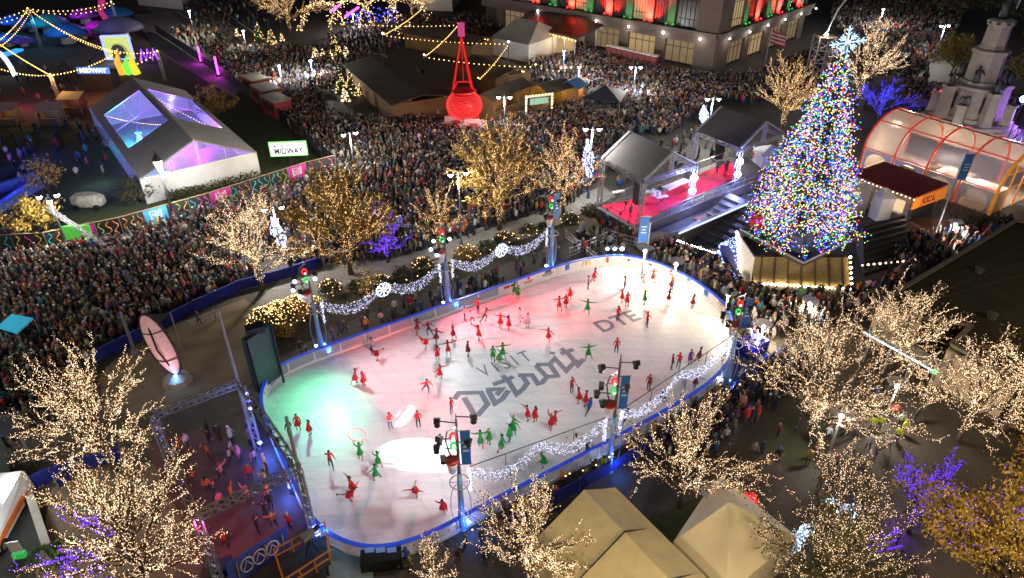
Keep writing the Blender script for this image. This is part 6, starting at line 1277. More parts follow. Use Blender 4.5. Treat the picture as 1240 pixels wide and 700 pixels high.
mb = MB(); mb.bar(a.lerp(b, .15) + az * 2.2, a.lerp(b, .85) + az * 2.2, .1, .9); mb.build('board', M('pale_green_board', (.3, .55, .4), .6, emit=(.5, .9, .6), es=.25), t); mb = MB(); mb.octs([a + az * z * .5 + Vector((0, -.2, 0)) for z in range(7)] + [b + az * z * .5 + Vector((0, -.2, 0)) for z in range(7)] + [a.lerp(b, i / 8) + Vector((0, -.2, 3.15)) for i in range(9)], .13); mb.build('bulb_row', E_gold, t)
def hip_tent(q, e, pk, label, m, name='frame_tent', base=None, wall_h=2.6, mw=None):
    t = thing(name, label, 'tent', V3(q[0], 0)); n_ = len(q)
    for i in range(n_):
        a, b = V3(q[i], e), V3(q[(i + 1) % n_], e); ps = [a, b] + (list(pk[i]) if isinstance(pk[i], (list, tuple)) else [pk[i]]); mb = MB(); drape(mb, ps, .22); mb.build('roof_panel', m, t, True); mb = MB(); mb.slab([V3(a, .02), V3(b, .02), b, a], .04); mb.build('wall_panel', mw or m, t)
    return t
b = G(600, 68); q = [V3(G(594, 66), 0), V3(G(640, 76), 0), V3(G(684, 60), 0), V3(G(640, 50), 0)]; r0, r1 = V3(q[0].lerp(q[3], .5).lerp(q[1].lerp(q[2], .5), .2), 6), V3(q[0].lerp(q[3], .5).lerp(q[1].lerp(q[2], .5), .75), 6)
hip_tent(q, 3.2, [[r1, r0], r1, [r0, r1], r0], 'big pale grey hipped tent between market and awning', m_fab, mw=m_fabw); OBST.append((q[0].lerp(q[2], .5).x, q[0].lerp(q[2], .5).y, 8))
hip_tent([V3(G(*p), 0) for p in ((505, 12), (548, 14), (560, -2), (515, -4))], 3.5, [V3(G(532, 4), 0) + az * 6] * 4, 'white peaked tent at the top edge beyond the market', m_fabw)
hip_tent([V3(G(*p), 0) for p in ((168, 6), (222, 12), (235, -6), (180, -10))], 3.4, [V3(G(200, 0), 0) + az * 6] * 4, 'white tent roof at the top edge over the street', m_fabw)
# row of portable toilets, containers
for i in range(9):
    p = V3(G(738, 70), 0).lerp(V3(G(792, 83), 0), i / 8); t = thing('portable_toilet', ['maroon portable toilet at the awning end of the row', 'maroon portable toilet second from the awning end', 'maroon portable toilet third from the awning end', 'maroon portable toilet fourth from the awning end', 'maroon portable toilet in the middle of the row', 'maroon portable toilet fourth from the building corner', 'maroon portable toilet third from the building corner', 'maroon portable toilet second from the building corner', 'maroon portable toilet at the building corner end'][i], 'portable toilet', p, 'row of portable toilets')
    mb = MB(); mb.box(p + az * 1.1, (1.15, 1.2, 2.2), -.6); mb.build('cabin', M('maroon_plastic', (.2, .03, .03), .5), t); mb = MB(); mb.lathe(p + az * 2.2, [(.85, 0), (.75, .18), (.2, .28)], 4, 0, pi / 4 - .6); mb.build('white_roof', m_white, t); mb = MB(); mb.box(p + Matrix.Rotation(-.6, 3, 'Z') @ Vector((0, -.62, 1.05)), (.75, .04, 1.9), -.6); mb.build('door', M('maroon_door', (.25, .05, .05), .5), t); OBST.append((p.x, p.y, 1))
for i, l in enumerate(('red sided container stall in the crowd, end nearest the street', 'red sided container stall in the crowd, middle of three', 'red sided container stall in the crowd, end nearest the lit sign')):
    p = V3(G(312, 112), 0).lerp(V3(G(337, 138), 0), i / 2); t = thing('container_stall', l, 'stall', p, 'container stalls in the crowd'); yaw = -.85; mb = MB(); mb.box(p + az * 1.2, (4.6, 2.6, 2.4), yaw); mb.build('red_body', M('red_container', (.35, .03, .03), .6), t); mb = MB(); mb.box(p + az * 2.5, (4.8, 2.9, .2), yaw); mb.build('roof', M('beige_roof', (.3, .25, .18), .7), t); mb = MB(); mb.box(p + Matrix.Rotation(yaw, 3, 'Z') @ Vector((0, -1.35, 1.4)), (3.4, .1, 1.0), yaw); mb.build('hatch', m_dark, t); OBST.append((p.x, p.y, 2.2))
# ------------------------------------------------------------------ red lit kettle under a tall frame
b = V3(G(565, 152), 0); ap = V3(b, 12.2) + Vector((-.3, .6, 0)); t = thing('kettle_stand', 'tall red glowing tripod hung with a huge round red kettle', 'light sculpture', b); E_kr = E('kettle_red', (1, .02, .02), .9); m_kr = M('kettle_mesh', (.3, .01, .01), .6, emit=(1, .01, .01), es=.05)
for f in (V3(G(541, 158), 0), V3(G(583, 160), 0), b + Vector((1.0, 7.0, 0))): mb = MB(); mb.tube([f, f.lerp(ap, .5), ap], [.17, .15, .1], 6); mb.build('leg', E_kr, t)
kc = b + Vector((-.1, -1.6, 3.5)); mb = MB(); mb.ball(kc, 2.15, 18, 10, 0, (1, 1, .82)); mb.lathe(kc + az * 1.7, [(1.5, 0), (1.75, .35), (1.6, .4)], 16); mb.build('kettle', m_kr, t, True)
mb = MB(); rg = random.Random(8)
for i in range(22):
    z = -1.9 + 3.8 * i / 21; r = 2.5 * math.sqrt(max(.02, 1 - (z / 2.03) ** 2)); a0_ = rg.uniform(0, 1); mb.tube([kc + Vector((r * cos(a0_ + k * pi / 11), r * sin(a0_ + k * pi / 11), z + .05 * sin(3 * k))) for k in range(23)], .055, 4)
mb.build('light_rope', E('kettle_rope', (1, .05, .05), 1.3), t)
mb = MB(); mb.tube([kc + Vector((-1.6, 0, 1.8)), kc + Vector((-.8, 0, 3.2)), kc + Vector((.8, 0, 3.2)), kc + Vector((1.6, 0, 1.8))], .1, 6); mb.build('handle', E_kr, t); mb = MB(); mb.bar(kc + az * 3.2, ap - az * .2, .08); mb.build('chain', E_kr, t)
mb = MB(); mb.box(ap + az * .9, (.9, .3, 1.8), 0); mb.build('top_sign', M('magenta_sign', (.4, .03, .2), .5, emit=(.8, .05, .3), es=.3), t); lamp('POINT', kc + Vector((0, -3.6, .5)), 350, (1, .03, .03), size=.6, name='kettle_light'); OBST.append((b.x, b.y, 3))
for i, (px, l) in enumerate((((553, 158), 'white panel with red emblem at the kettle foot, crowd side'), ((576, 162), 'white panel with red emblem at the kettle foot, hut side'))):
    p = V3(G(*px), 0); t = thing('sign_panel', l, 'sign', p); mb = MB(); mb.box(p + az * 1.1, (3.2, .15, 2.0), .1 - .3 * i); pn = mb.build('board', M('pink_white_panel', (.65, .5, .5), .6), t); mb = MB(); c = p + Vector((0, -.1 - .03 * i, 1.1)); mb.lathe(c, [(.01, 0), (.01, .01)], 4); mb.add([c + Vector((.55 * cos(k * pi / 5 + pi / 2), -.02, .5 * sin(k * pi / 5 + pi / 2))) for k in range(10)], [tuple(range(10))]); mb.build('emblem', M('emblem_red', (.5, .02, .02), .6), pn)
# ------------------------------------------------------------------ festoons on posts over the market
FPOST = {k: V3(G(*p), z) for k, p, z in (('a', (467, 76), 5.0), ('b', (516, 102), 4.6), ('c', (513, 36), 4.5), ('d', (616, 92), 5.5), ('e', (430, 60), 5), ('f', (556, 62), 5), ('g', (648, 112), 4.2), ('h', (580, 128), 4.0), ('i', (690, 116), 4.2))}
for k, p in FPOST.items():
    t = thing('festoon_post', 'thin dark post carrying the festoon lines ' + {'a': 'at the shed corner nearest the golden firs', 'b': 'before the longest shed', 'c': 'farthest, under the white peaked tent', 'd': 'with white lamp beside the hipped tent', 'e': 'next to the golden firs', 'f': 'right behind the kettle tripod top', 'g': 'over the ochre hut', 'h': 'beside the kettle body', 'i': 'by the black pop up canopy'}[k], 'post', V3(p, 0), 'festoon posts'); mb = MB(); mb.tube([V3(p, 0), p + az * .15], .08, 6); mb.build('pole', m_black, t); mb = MB(); mb.octs([p + az * .3], .16); mb.build('cap_lamp', E_white if k in 'abd' else E_fest, t)
for a, b, l in (('a', 'c', 'festoon line from the shed corner to the farthest post'), ('e', 'f', 'topmost festoon line across the market behind the kettle'), ('a', 'd', 'long middle festoon line over the longest shed'), ('b', 'f', 'festoon line rising to the kettle tripod top'), ('b', 'g', 'lower festoon line running behind the kettle'), ('d', 'h', 'festoon line dropping beside the kettle'), ('g', 'i', 'short festoon line over the ochre hut')): festoon(FPOST[a], FPOST[b], .35, l, E_fest, .85, .085)
# glittering pergola at the top
t = thing('light_pergola', 'glittering arched pergola of warm bulbs with magenta strips at the top edge', 'pergola', G(440, 30)); b = V3(G(440, 34), 0); mb = MB()
for k in range(4):
    o = b + Vector((-9 + 6 * k, 2 * k, 0)); mb.tube([o + Vector((4 * cos(a), 3 * cos(a), 5.5 * sin(a))) for a in [pi * i / 12 for i in range(13)]], .12, 5)
mb.build('arch_frame', m_steel, t); rg = random.Random(6); mb = MB()
for k in range(4):
    o = b + Vector((-9 + 6 * k, 2 * k, 0))
    for _ in range(130): a = rg.uniform(0, pi); mb.octs([o + Vector((4 * cos(a) + rg.gauss(0, .5), 3 * cos(a) + rg.gauss(0, .6), 5.5 * sin(a) + rg.gauss(0, .3)))], .085)
mb.build('light_string', E_gold, t, kind='stuff'); mb = MB()
for p, q in (((400, 14), (412, 6)), ((418, 20), (434, 9))): mb.bar(G(p[0], p[1], 5), G(q[0], q[1], 5.5), .3)
mb.build('magenta_strip', E_mag, t); mb = MB(); mb.octs([b + Vector((rg.uniform(-4, 8), rg.uniform(-3, 3), rg.uniform(1, 4))) for _ in range(60)], .14); mb.build('blue_light_string', E_blue, t, kind='stuff')
lamp('POINT', V3(G(440, 34), 3.5) + Vector((0, -2, 0)), 1200, (1, .75, .35), size=.5, name='pergola_light')
for px, q, l in (((244, 76), (239, 57), 'magenta light tube standing at the street corner, upper one'), ((265, 92), (261, 69), 'magenta light tube standing at the street corner, lower one')):
    b = V3(G(*px), 0); h = HZ(px, q); t = thing('light_tube', l, 'light tube', b); mb = MB(); mb.tube([b + az * .3, b + az * h], .16, 6); mb.build('tube', E_mag, t); mb = MB(); mb.lathe(b, [(.5, 0), (.4, .3)], 8); mb.build('foot', m_black, t); lamp('POINT', b + Vector((0, -.8, h / 2)), 150, (.9, .05, 1), size=.3, name='tube_glow')
# ------------------------------------------------------------------ neon mini golf yard (top left)
yd = random.Random(12)
for i, (x, y, r, c, cn) in enumerate(((22, 22, 5, (.02, .16, .5), 'blue'), (40, 24, 3.2, (.25, .06, .42), 'violet'), (62, 26, 6, (.03, .3, .4), 'teal'), (84, 38, 6, (.02, .22, .45), 'blue'), (105, 14, 5, (.3, .05, .4), 'violet'), (145, 12, 5, (.02, .2, .5), 'blue'), (148, 34, 7, (.12, .12, .25), 'slate'), (12, 42, 4, (.03, .15, .4), 'blue'), (30, 42, 3, (.2, .08, .35), 'violet'), (102, 33, 3, (.3, .1, .35), 'mauve'), (120, 26, 4, (.3, .03, .35), 'purple'))):
    b = V3(G(x, y + 14), 0); t = thing('play_mound', f'{cn} mushroom play mound, ' + ['at the back of the neon yard near its far corner', 'small, second along the back row', 'tall, beside the dark bush in the neon yard', 'wide, in front of the dark bush', 'high at the back, by the pink figure', 'at the end of the back row by the street', 'huge, next to the pink figure', 'low, above the neon yard blue strip', 'small, in the middle of the near row', 'small, between the teal mound and pink figure', 'beside the pink figure at its foot'][i], 'play mound', b, None)
    mb = MB(); mb.lathe(b, [(r * .25, 0), (r * .2, r * .3)], 10); mb.build('stem', m_white, t); mb = MB(); mb.lathe(b + az * r * .3, [(r * .7, 0), (r * .62, r * .12), (r * .4, r * .26), (r * .05, r * .36)], 12); mb.build('cap', M('mound_' + cn, c, .6), t, True)
    if i in (0, 2, 3, 4, 6, 7, 10): lamp('POINT', b + Vector((0, -r * .9, r * .9)), 420, tuple(min(1, v * 2.2) for v in c), size=.4, name='yard_light')
b = V3(G(131, 36), 0); t = thing('play_figure', 'tall pink lit curving play figure at the back of the neon yard', 'sculpture', b); mb = MB(); mb.tube([b, b + Vector((.3, 0, 2)), b + Vector((-.5, 0, 4)), b + Vector((.4, 0, 5.6)), b + Vector((.8, 0, 6.8))], [1.0, .7, .6, .8, .5], 8); mb.build('body', M('pink_body', (.5, .04, .2), .5, emit=(1, .05, .3), es=.25), t, True); mb = MB(); mb.tube([b + az * 4.2, b + Vector((-3, 0, 4.6)), b + Vector((-6, 0, 3))], .2, 6); mb.build('arm', M('orange_arm', (.3, .1, .03), .6), t); lamp('POINT', b + Vector((0, -4, 1.5)), 1500, (1, .08, .5), size=.5, name='yard_light')
t = thing('light_arch', 'square neon frame with yellow arch and blue edge in the yard', 'light sculpture', G(146, 70)); b = V3(G(147, 72), 0); mb = MB(); mb.slab([b + Vector((-2.3, 0, .2)), b + Vector((2.3, .6, .2)), b + Vector((2.3, .6, 4.2)), b + Vector((-2.3, 0, 4.2))], .3); mb.build('panel', M('yellow_lit_panel', (.5, .55, .1), .5, emit=(.7, .8, .12), es=.5), t); mb = MB(); c = Vector((0, -.35, 0))
P4 = [b + c + Vector((-2.4, 0, .1)), b + c + Vector((2.4, .6, .1)), b + c + Vector((2.4, .6, 4.3)), b + c + Vector((-2.4, 0, 4.3))]
for i in range(4): mb.bar(P4[i], P4[(i + 1) % 4], .3)
mb.build('frame', E('neon_blue', (.25, .3, 1), 2.5), t); mb = MB(); mb.add([b + Vector((-1.2, -.42, .2)), b + Vector((1.2, -.05, .2))] + [b + Vector((1.2 * cos(a), -.24 + .18 * cos(a), 1.6 + 1.2 * sin(a))) for a in [pi * i / 10 for i in range(11)]], [tuple(range(13))]); mb.build('opening', m_dark, t); lamp('POINT', b + Vector((0, -3, 2)), 400, (.6, .7, 1), size=.4, name='yard_light')
t = thing('flame_sculpture', 'orange and green neon flame shape beside the marquee ridge', 'light sculpture', G(158, 88)); b = V3(G(158, 90), 0)
for x, h, m_ in ((-1.2, 4.4, E('neon_orange', (1, .3, .03), 2)), (0, 3.2, E('neon_green', (.2, .9, .1), 1.2)), (1.2, 4, E('neon_yellow', (.8, .7, .05), 1.2))): mb = MB(); mb.tube([b + Vector((x, 0, 0)), b + Vector((x - .4, 0, h * .5)), b + Vector((x + .2, 0, h))], [.7, .6, .05], 8); mb.build('flame', m_, t, True)
t = thing('zigzag_light', 'violet neon zigzag beside the orange flame shape', 'light sculpture', G(174, 75)); b = V3(G(172, 78), 0); mb = MB(); mb.tube([b + Vector((.45 * k, .2 * k, 2.6 if k % 2 else .6)) for k in range(7)], .2, 5); mb.build('tube', E('neon_violet', (.3, .05, 1), 4), t); mb = MB(); mb.bar(b, b + Vector((2.7, 1.2, .1)), .2); mb.build('base', m_dark, t)
t = thing('neon_arch', 'pale blue neon arch sign at the picture edge of the yard', 'light sculpture', G(4, 90)); b = V3(G(3, 92), 0); mb = MB(); mb.tube([b + Vector((2.2 * cos(a), 0, 4.5 * sin(a))) for a in [pi * i / 10 for i in range(11)]], .35, 6); mb.build('arch_tube', E('neon_ice', (.55, .7, 1), 3), t); mb = MB(); mb.box(b + Vector((0, .4, 1.2)), (3, .3, 2.4)); mb.build('board', m_dark, t)
t = thing('light_strip', 'long flat blue lit strip on the yard floor near the picture edge', 'light strip', G(10, 64)); mb = MB(); mb.bar(G(0, 68, .3), G(24, 60, .3), 1.6, .4); mb.build('trough', E('neon_azure', (.05, .4, 1), 1.1), t); mb = MB(); mb.tube([G(20, 64, 0), G(20, 64, 4)], .12, 5); mb.build('mast', E('neon_azure', (.05, .4, 1), 1.1), t)
t = thing('lit_sign', 'small blue white lit sign on a dark booth in the yard', 'sign', G(125, 106)); b = V3(G(126, 108), 0); mb = MB(); mb.box(b + az * 1.5, (5, 2.5, 3)); mb.build('booth', m_dark, t); mb = MB(); mb.box(b + Vector((0, -1.3, 3.4)), (5.2, .2, 1.0)); sg = mb.build('sign_face', M('blue_sign_face', (.05, .1, .3), .5, emit=(.1, .3, 1), es=.9), t); mb = MB(); put_text(mb, 'MIDWAY', .9, b + Vector((0, -1.42, 3.4)), (1, 0, 0), (0, 0, 1), 0, .03, 4.4); mb.build('lettering', E('sign_white', (.8, .9, 1), 2.5), sg)
yp = [('a', (52, 62), 8.0), ('b', (148, 48), 7.5), ('c', (-20, 70), 7), ('d', (150, 90), 4.0), ('e', (75, 130), 5), ('f', (200, 98), 5), ('g', (0, 112), 4.5), ('h', (-15, 112), 6), ('i', (175, 106), 4)]
YP = {k: V3(G(*p), z) for k, p, z in yp}
for k in 'abdefg': p = YP[k]; t = thing('festoon_post', 'steel festoon post ' + {'a': 'at the hub of the yard lines', 'b': 'at the far corner of the yard by the pink figure', 'd': 'beside the neon flame', 'e': 'standing in the dark lawn below the lines', 'f': 'behind the marquee ridge', 'g': 'at the picture edge of the yard'}[k], 'post', V3(p, 0), 'yard festoon posts'); mb = MB(); mb.truss(V3(p, 0), p, .35, .04); mb.build('pole', m_steel, t); mb = MB(); mb.octs([p], .2); mb.build('cap_lamp', E_fest, t)
for a, b, d_, l in (('a', 'b', 1.0, 'upper yard festoon line rising to the far corner'), ('a', 'c', .8, 'yard festoon line running level to the picture edge'), ('a', 'h', 1.0, 'yard festoon line dropping towards the blue strip'), ('a', 'd', 1.2, 'long yard festoon line dropping to the neon flame'), ('e', 'g', .6, 'low festoon line over the dark lawn'), ('e', 'd', .7, 'low festoon line past the small blue sign'), ('e', 'c', .7, 'low festoon line crossing towards the far yard edge'), ('g', 'c', .5, 'festoon line along the picture edge of the yard'), ('d', 'f', .3, 'short festoon line rising behind the marquee ridge'), ('f', 'i', .2, 'short festoon line dropping behind the marquee')):
    festoon(YP[a], YP[b], d_, l, E_fest, .8, .11)
    if a == 'a': festoon(YP[a] + Vector((0, .8, -.4)), YP[b] + Vector((0, .8, -.5)), d_ + .3, l.replace('festoon line', 'festoon line, lower twin,'), E_fest, .9, .1)
lamp('POINT', G(30, 170, 3), 700, (.04, .06, 1), size=.5, name='yard_blue'); lamp('POINT', G(12, 215, 3), 500, (.04, .06, 1), size=.5, name='yard_blue'); lamp('POINT', G(5, 118, 2), 500, (1, .05, .4), size=.5, name='yard_pink'); lamp('POINT', G(60, 92, 5), 900, (1, .6, .15), size=.5, name='yard_warm'); lamp('POINT', G(105, 90, 4), 600, (1, .3, .15), size=.5, name='yard_warm'); lamp('POINT', G(115, 205, 2), 250, (.4, .6, 1), size=.5, name='yard_cool')
for i, (pts, l) in enumerate((([G(-5, 235), G(24, 226), G(58, 214)], 'low blue lit wall at the picture edge of the dark lawn'), ([G(-5, 262), G(30, 238), G(60, 222)], 'second low blue lit wall nearer the fence'))):
    t = thing('low_wall', l, 'wall', pts[0]); mb = MB()
    for a, b in zip(pts[:-1], pts[1:]): mb.bar(V3(a, .5), V3(b, .5), .5, 1.0)
    mb.build('wall_body', M('blue_painted_wall', (.08, .14, .4), .7), t); mb = MB()
    for a, b in zip(pts[:-1], pts[1:]): mb.bar(V3(a, 1.02), V3(b, 1.02), .6, .08)
    mb.build('coping', M('blue_coping', (.1, .18, .45), .7), t)
b = V3(G(110, 252), 0); t = thing('decorated_cart', 'pale decorated cart with blue round emblem standing on the dark lawn', 'cart', b); mb = MB(); mb.lathe(b + az * .4, [(1.0, 0), (1.15, .3), (1.1, 1.0), (.8, 1.3)], 8, 0, pi / 8, 1.7, .8); mb.build('body', M('pale_floral', (.4, .38, .33), .7, var=.5, scale=3), t); mb = MB(); mb.lathe(b + Vector((.1, -.35, 1.62)), [(.35, 0), (.3, .04)], 10); mb.build('emblem', m_logo_b, t)
for sx in (-1, 1):
    for sy in (-1, 1): mb = MB(); mb.tube([b + Vector((sx * 1.1, sy * .75 - .1, .35)), b + Vector((sx * 1.1, sy * .75 + .1, .35))], .35, 10); mb.build('wheel', m_black, t)
# ------------------------------------------------------------------ street lamps
def street_lamp(px, top, label, heads=2, yaw=.3, e=2600, col=(1, .94, .85), arm=.75):
    b = V3(G(*px), 0); H = HZ(px, top); t = thing('street_lamp', label, 'street lamp', b, 'white headed street lamps'); OBST.append((b.x, b.y, .5)); mb = MB(); mb.lathe(b, [(.22, 0), (.16, .6), (.09, 1.0)], 8); mb.tube([b + az * .9, b + az * H], [.09, .06], 8); mb.build('pole', M('blue_grey_post', (.12, .16, .2), .5, .3), t)
    for i in range(heads):
        s = (-1, 1, 0)[i] if heads > 1 else 0; p = b + Vector((cos(yaw) * arm * s, sin(yaw) * arm * s - .1 * (i == 2), H - .1 - .5 * (i == 2))); mb = MB()
        if s: mb.bar(b + az * (H - .3), p, .06)
        mb.lathe(p, [(.12, .18), (.26, .05), (.28, 0)], 10); mb.build('lamp_head', m_black, t); mb = MB(); mb.ball(p - az * .08, .24, 10, 6); mb.build('lamp_globe', E_white, t, True)
    lamp('POINT', b + Vector((0, -.2, H - 1.0)), e, col, size=.35, name='street_lamp_light')
    return t
CW = (1, .97, .92)
street_lamp((83, 300), (61, 235), 'three headed street lamp by the fence nearest the pink square panel', 3, .3, 2600)
street_lamp((430, 212), (424, 160), 'double street lamp in the packed crowd beyond the lit sign', 2, .5, 3200)
street_lamp((344, 318), (337, 250), 'double street lamp between the bare tree and the widest golden tree', 2, .4, 3000)
street_lamp((611, 168), (608, 116), 'double street lamp beside the red kettle', 2, 0, 3200)
street_lamp((766, 122), (765, 80), 'double street lamp in the crowd before the portable toilets', 2, 0, 4200)
street_lamp((712, 240), (711, 154), 'double street lamp at the back of the first canopy', 2, 0, 4200)
street_lamp((854, 180), (853, 118), 'double street lamp behind the second canopy', 2, 0, 4600)
street_lamp((1130, 76), (1127, 30), 'brightest flood topped street lamp beyond the yellow tree', 2, .2, 3600)
street_lamp((559, 300), (557, 208), 'double street lamp behind the thin tree on the promenade', 2, .3, 2400)
street_lamp((343, 108), (343, 78), 'single street lamp far up the crowd by the container stalls', 1, 0, 3200, CW)
street_lamp((380, 100), (379, 72), 'single street lamp far up the crowd near the lit firs', 1, 0, 3200, CW)
street_lamp((682, 90), (681, 60), 'single street lamp in the dark crowd beside the hipped tent', 1, 0, 2600, CW)
street_lamp((700, 108), (699, 80), 'single street lamp in the dark crowd behind the pop up canopy', 1, 0, 2600, CW)
street_lamp((430, 40), (430, 16), 'single street lamp by the glittering pergola', 1, 0, 2600, CW)
street_lamp((1062, 40), (1061, 10), 'single street lamp in the far crowd behind the tall narrow tree', 1, 0, 4000, CW)
street_lamp((236, 44), (234, 12), 'added street lamp brightening the pale side street at the top', 1, 0, 2600, (1, .86, .66))  # lamp post added to brighten the side street
street_lamp((300, 66), (298, 36), 'added street lamp brightening the street corner by the tiny bright fir', 1, 0, 2200, (1, .86, .66))  # second post added to light the same dark street
def globe_lamp(px, top, label, e=500, col=(1, .9, .75)):
    b = V3(G(*px), 0); H = HZ(px, top); t = thing('globe_lamp', label, 'lamp post', b, 'glass disc lamp posts'); OBST.append((b.x, b.y, .4)); mb = MB(); mb.tube([b, b + az * H], [.1, .07], 8); mb.build('pole', m_steel, t); mb = MB(); mb.lathe(b + az * (H + .35), [(.55, -.05), (.7, 0), (.55, .05)], 16); mb.build('glass_disc', glass('disc_glass', (.6, .6, .62), .5), t); mb = MB(); mb.ball(b + az * H, .17, 8, 6); mb.build('lamp_globe', E_white, t); lamp('POINT', b + Vector((0, -.3, H - .3)), e, col, size=.2, name='globe_light')
globe_lamp((855, 634), (858, 601), 'glass disc lamp post between the two pale tents', 700); globe_lamp((1070, 510), (1079, 468), 'glass disc lamp post beside the guards in yellow', 900); globe_lamp((1002, 552), (1010, 504), 'glass disc lamp post under the sprawling lit tree', 700)
globe_lamp((777, 358 - 20), (777, 304), 'glass disc lamp in the crowd by the far boards pole', 1200, (1, .8, .55)); globe_lamp((814, 352), (815, 320), 'glass disc lamp in the crowd along the rounded boards', 650, (1, .8, .55)); globe_lamp((875, 392), (873, 357), 'glass disc lamp in the crowd nearest the rounded rink end', 650, (1, .8, .55)); globe_lamp((975, 388), (975, 368), 'glass disc lamp in the crowd below the lit tree deck', 1400, (1, .78, .5)); globe_lamp((1150, 290), (1148, 272), 'glass disc lamp by the planting before the pavilion', 900); globe_lamp((920, 415), (924, 396), 'glass disc lamp beside the blue skirted barrier', 1300, (1, .78, .5))
# ornate lantern on the midway fence
b = V3(G(212, 268), 0); t = thing('lantern_post', 'ornate black lantern post rising in front of the marquee gable', 'lamp post', b); mb = MB(); mb.lathe(b, [(.35, 0), (.25, 1.0), (.12, 1.4), (.1, 5.6)], 10); mb.build('pole', m_black, t); mb = MB(); mb.lathe(b + az * 6.1, [(.3, 0), (.5, .7), (.45, .75)], 6); mb.build('lantern_glass', E('lantern', (1, .85, .7), 3), t); mb = MB(); mb.lathe(b + az * 6.9, [(.55, 0), (.25, .5), (.12, .6), (.1, 1.1), (.01, 1.3)], 6); mb.build('lantern_cap', m_black, t)
mb = MB(); mb.ball(b + Vector((.7, -.2, 5.4)), .3, 8, 6); mb.ball(b + Vector((.3, -.4, 6.0)), .25, 8, 6); mb.build('flood_head', E_white, t); lamp('POINT', b + Vector((.6, -1.0, 5.2)), 3000, (.95, .97, 1), size=.3, name='lantern_light'); OBST.append((b.x, b.y, .6))
# blue white swoosh light motifs on poles
for px, top, l in (((342, 312), (336, 262), 'blue white light swoosh on the pole beside the bare crowd tree'), ((709, 226), (708, 168), 'blue white light swoosh on the pole behind the first canopy'), ((848, 160), (847, 127), 'blue white light swoosh on the pole behind the second canopy')):
    b = V3(G(*px), 0); z1 = HZ(px, top); t = thing('light_motif', l, 'light motif', b, 'swoosh light motifs'); mb = MB(); mb.tube([b + Vector((.3, 0, 0)), b + Vector((.3, 0, z1))], .07, 6); mb.build('pole', m_steel, t); rg = random.Random(px[0]); mb = MB()
    for _ in range(300): u = rg.random(); w_ = .15 + .55 * sin(pi * min(1, u * 1.15)) ; mb.octs([b + Vector((.1 + rg.uniform(-w_, w_) - .5 * (u - .5), -.15, 1.2 + (z1 - 1.2) * u))], .05)
    mb.build('light_string', E('motif_bulb', (.45, .55, 1), 8), t, kind='stuff')
# fence top banner on a lamp: green screen
b = V3(G(88, 300), 0); t = thing('gate_board', 'green lit board under a long pale beam by the three headed lamp', 'sign', b); mb = MB(); mb.box(b + Vector((.9, .2, 1.6)), (2.6, .15, 1.5), .1); mb.build('green_board', M('green_screen', (.05, .25, .04), .5, emit=(.15, 1, .1), es=.3), t); mb = MB(); mb.truss(V3(G(72, 290), 3.6), G(128, 298, 1.0), .3, .03); mb.build('beam', m_steel, t)
# ------------------------------------------------------------------ gantry stage (lower left)
TLg, TRg, BRg, BLg = V3((-20.8, 29.4), 5.6), V3((-16.7, 32.3), 5.6), V3((-11.3, 25.3), 5.6), V3((-15.5, 22.2), 5.6)
t = thing('truss_gantry', 'square silver truss gantry on four legs over the pink lit dance stage', 'gantry', V3(TLg.lerp(BRg, .5), 0))
for a, b in ((TLg, TRg), (TRg, BRg), (BRg, BLg), (TLg, BLg)): mb = MB(); mb.truss(a, b, .38, .03); mb.build('beam_truss', m_steel, t)
for q in (TLg, TRg, BRg, BLg): mb = MB(); mb.truss(V3(q, 0), V3(q, 5.4), .38, .03); mb.build('leg_truss', m_steel, t); OBST.append((q.x, q.y, .6))
for a, b, fs in ((TRg, BRg, (.25, .5, .62, .85)), (TLg, BLg, (.4,))):
    for f in fs: p = a.lerp(b, f); mb = MB(); mb.bar(p - az * .2, p - az * .55, .05); mb.box(p - az * .7, (.3, .3, .42), .4); mb.build('hung_lamp', m_black, t)
mb = MB(); mb.octs([V3(TRg, z) + Vector((.25, -.1, 0)) for z in (.6, 3.6, 4.2, 4.8)] + [V3(BRg, z) + Vector((.25, -.1, 0)) for z in (.5, 1.1)], .16); mb.build('blue_lamp', E('gantry_blue', (.12, .15, 1), 18), t)
lamp('POINT', V3(TRg, 2.0) + Vector((.6, -.6, 0)), 130, (.05, .15, 1), size=.2, name='gantry_blue_light'); lamp('POINT', V3(BRg, 1.2) + Vector((.9, -.4, 0)), 120, (.1, .45, 1), size=.2, name='gantry_blue_light'); lamp('POINT', RK(4.2, 35, .8), 150, (.05, .2, 1), size=.2, name='board_blue_light'); lamp('POINT', RK(4.2, 31, .8), 150, (.05, .2, 1), size=.2, name='board_blue_light')
lamp('SPOT', V3(BLg, 5.2), 1100, (1, .08, .3), G(270, 620), .2, 90, .8, name='pink_stage_light'); lamp('SPOT', V3(BRg.lerp(BLg, .5), 5.3), 420, (1, .3, .25), G(300, 610), .2, 110, .8, name='pink_stage_light'); lamp('SPOT', V3(TLg, 5.2), 90, (1, .2, .25), G(250, 540), .2, 100, .8, name='pink_stage_light')
sheet('stage_floor', [(176, 540), (300, 500), (376, 632), (330, 668), (262, 690), (225, 640)], M('stage_maroon', (.1, .05, .055), .6, var=.25, scale=1.5), z=.02)
for px, top, l in (((302, 512), (270, 376), 'tall pale pole beside the video screen at the gantry corner'), ((380, 645), (352, 505), 'tall dark pole at the rink corner of the gantry'), ((164, 428), (152, 378), 'plain grey pole by the blue barrier and sand')):
    b = V3(G(*px), 0); H = HZ(px, top); t = thing('mast', l, 'pole', b); mb = MB(); mb.lathe(b, [(.3, 0), (.25, .3), (.13, .35)], 8); mb.build('foot', m_steel, t); mb = MB(); mb.tube([b + az * .3, b + az * H], [.13, .09], 8); mb.build('shaft', M('pale_pole', (.3, .32, .36), .5, .4), t)
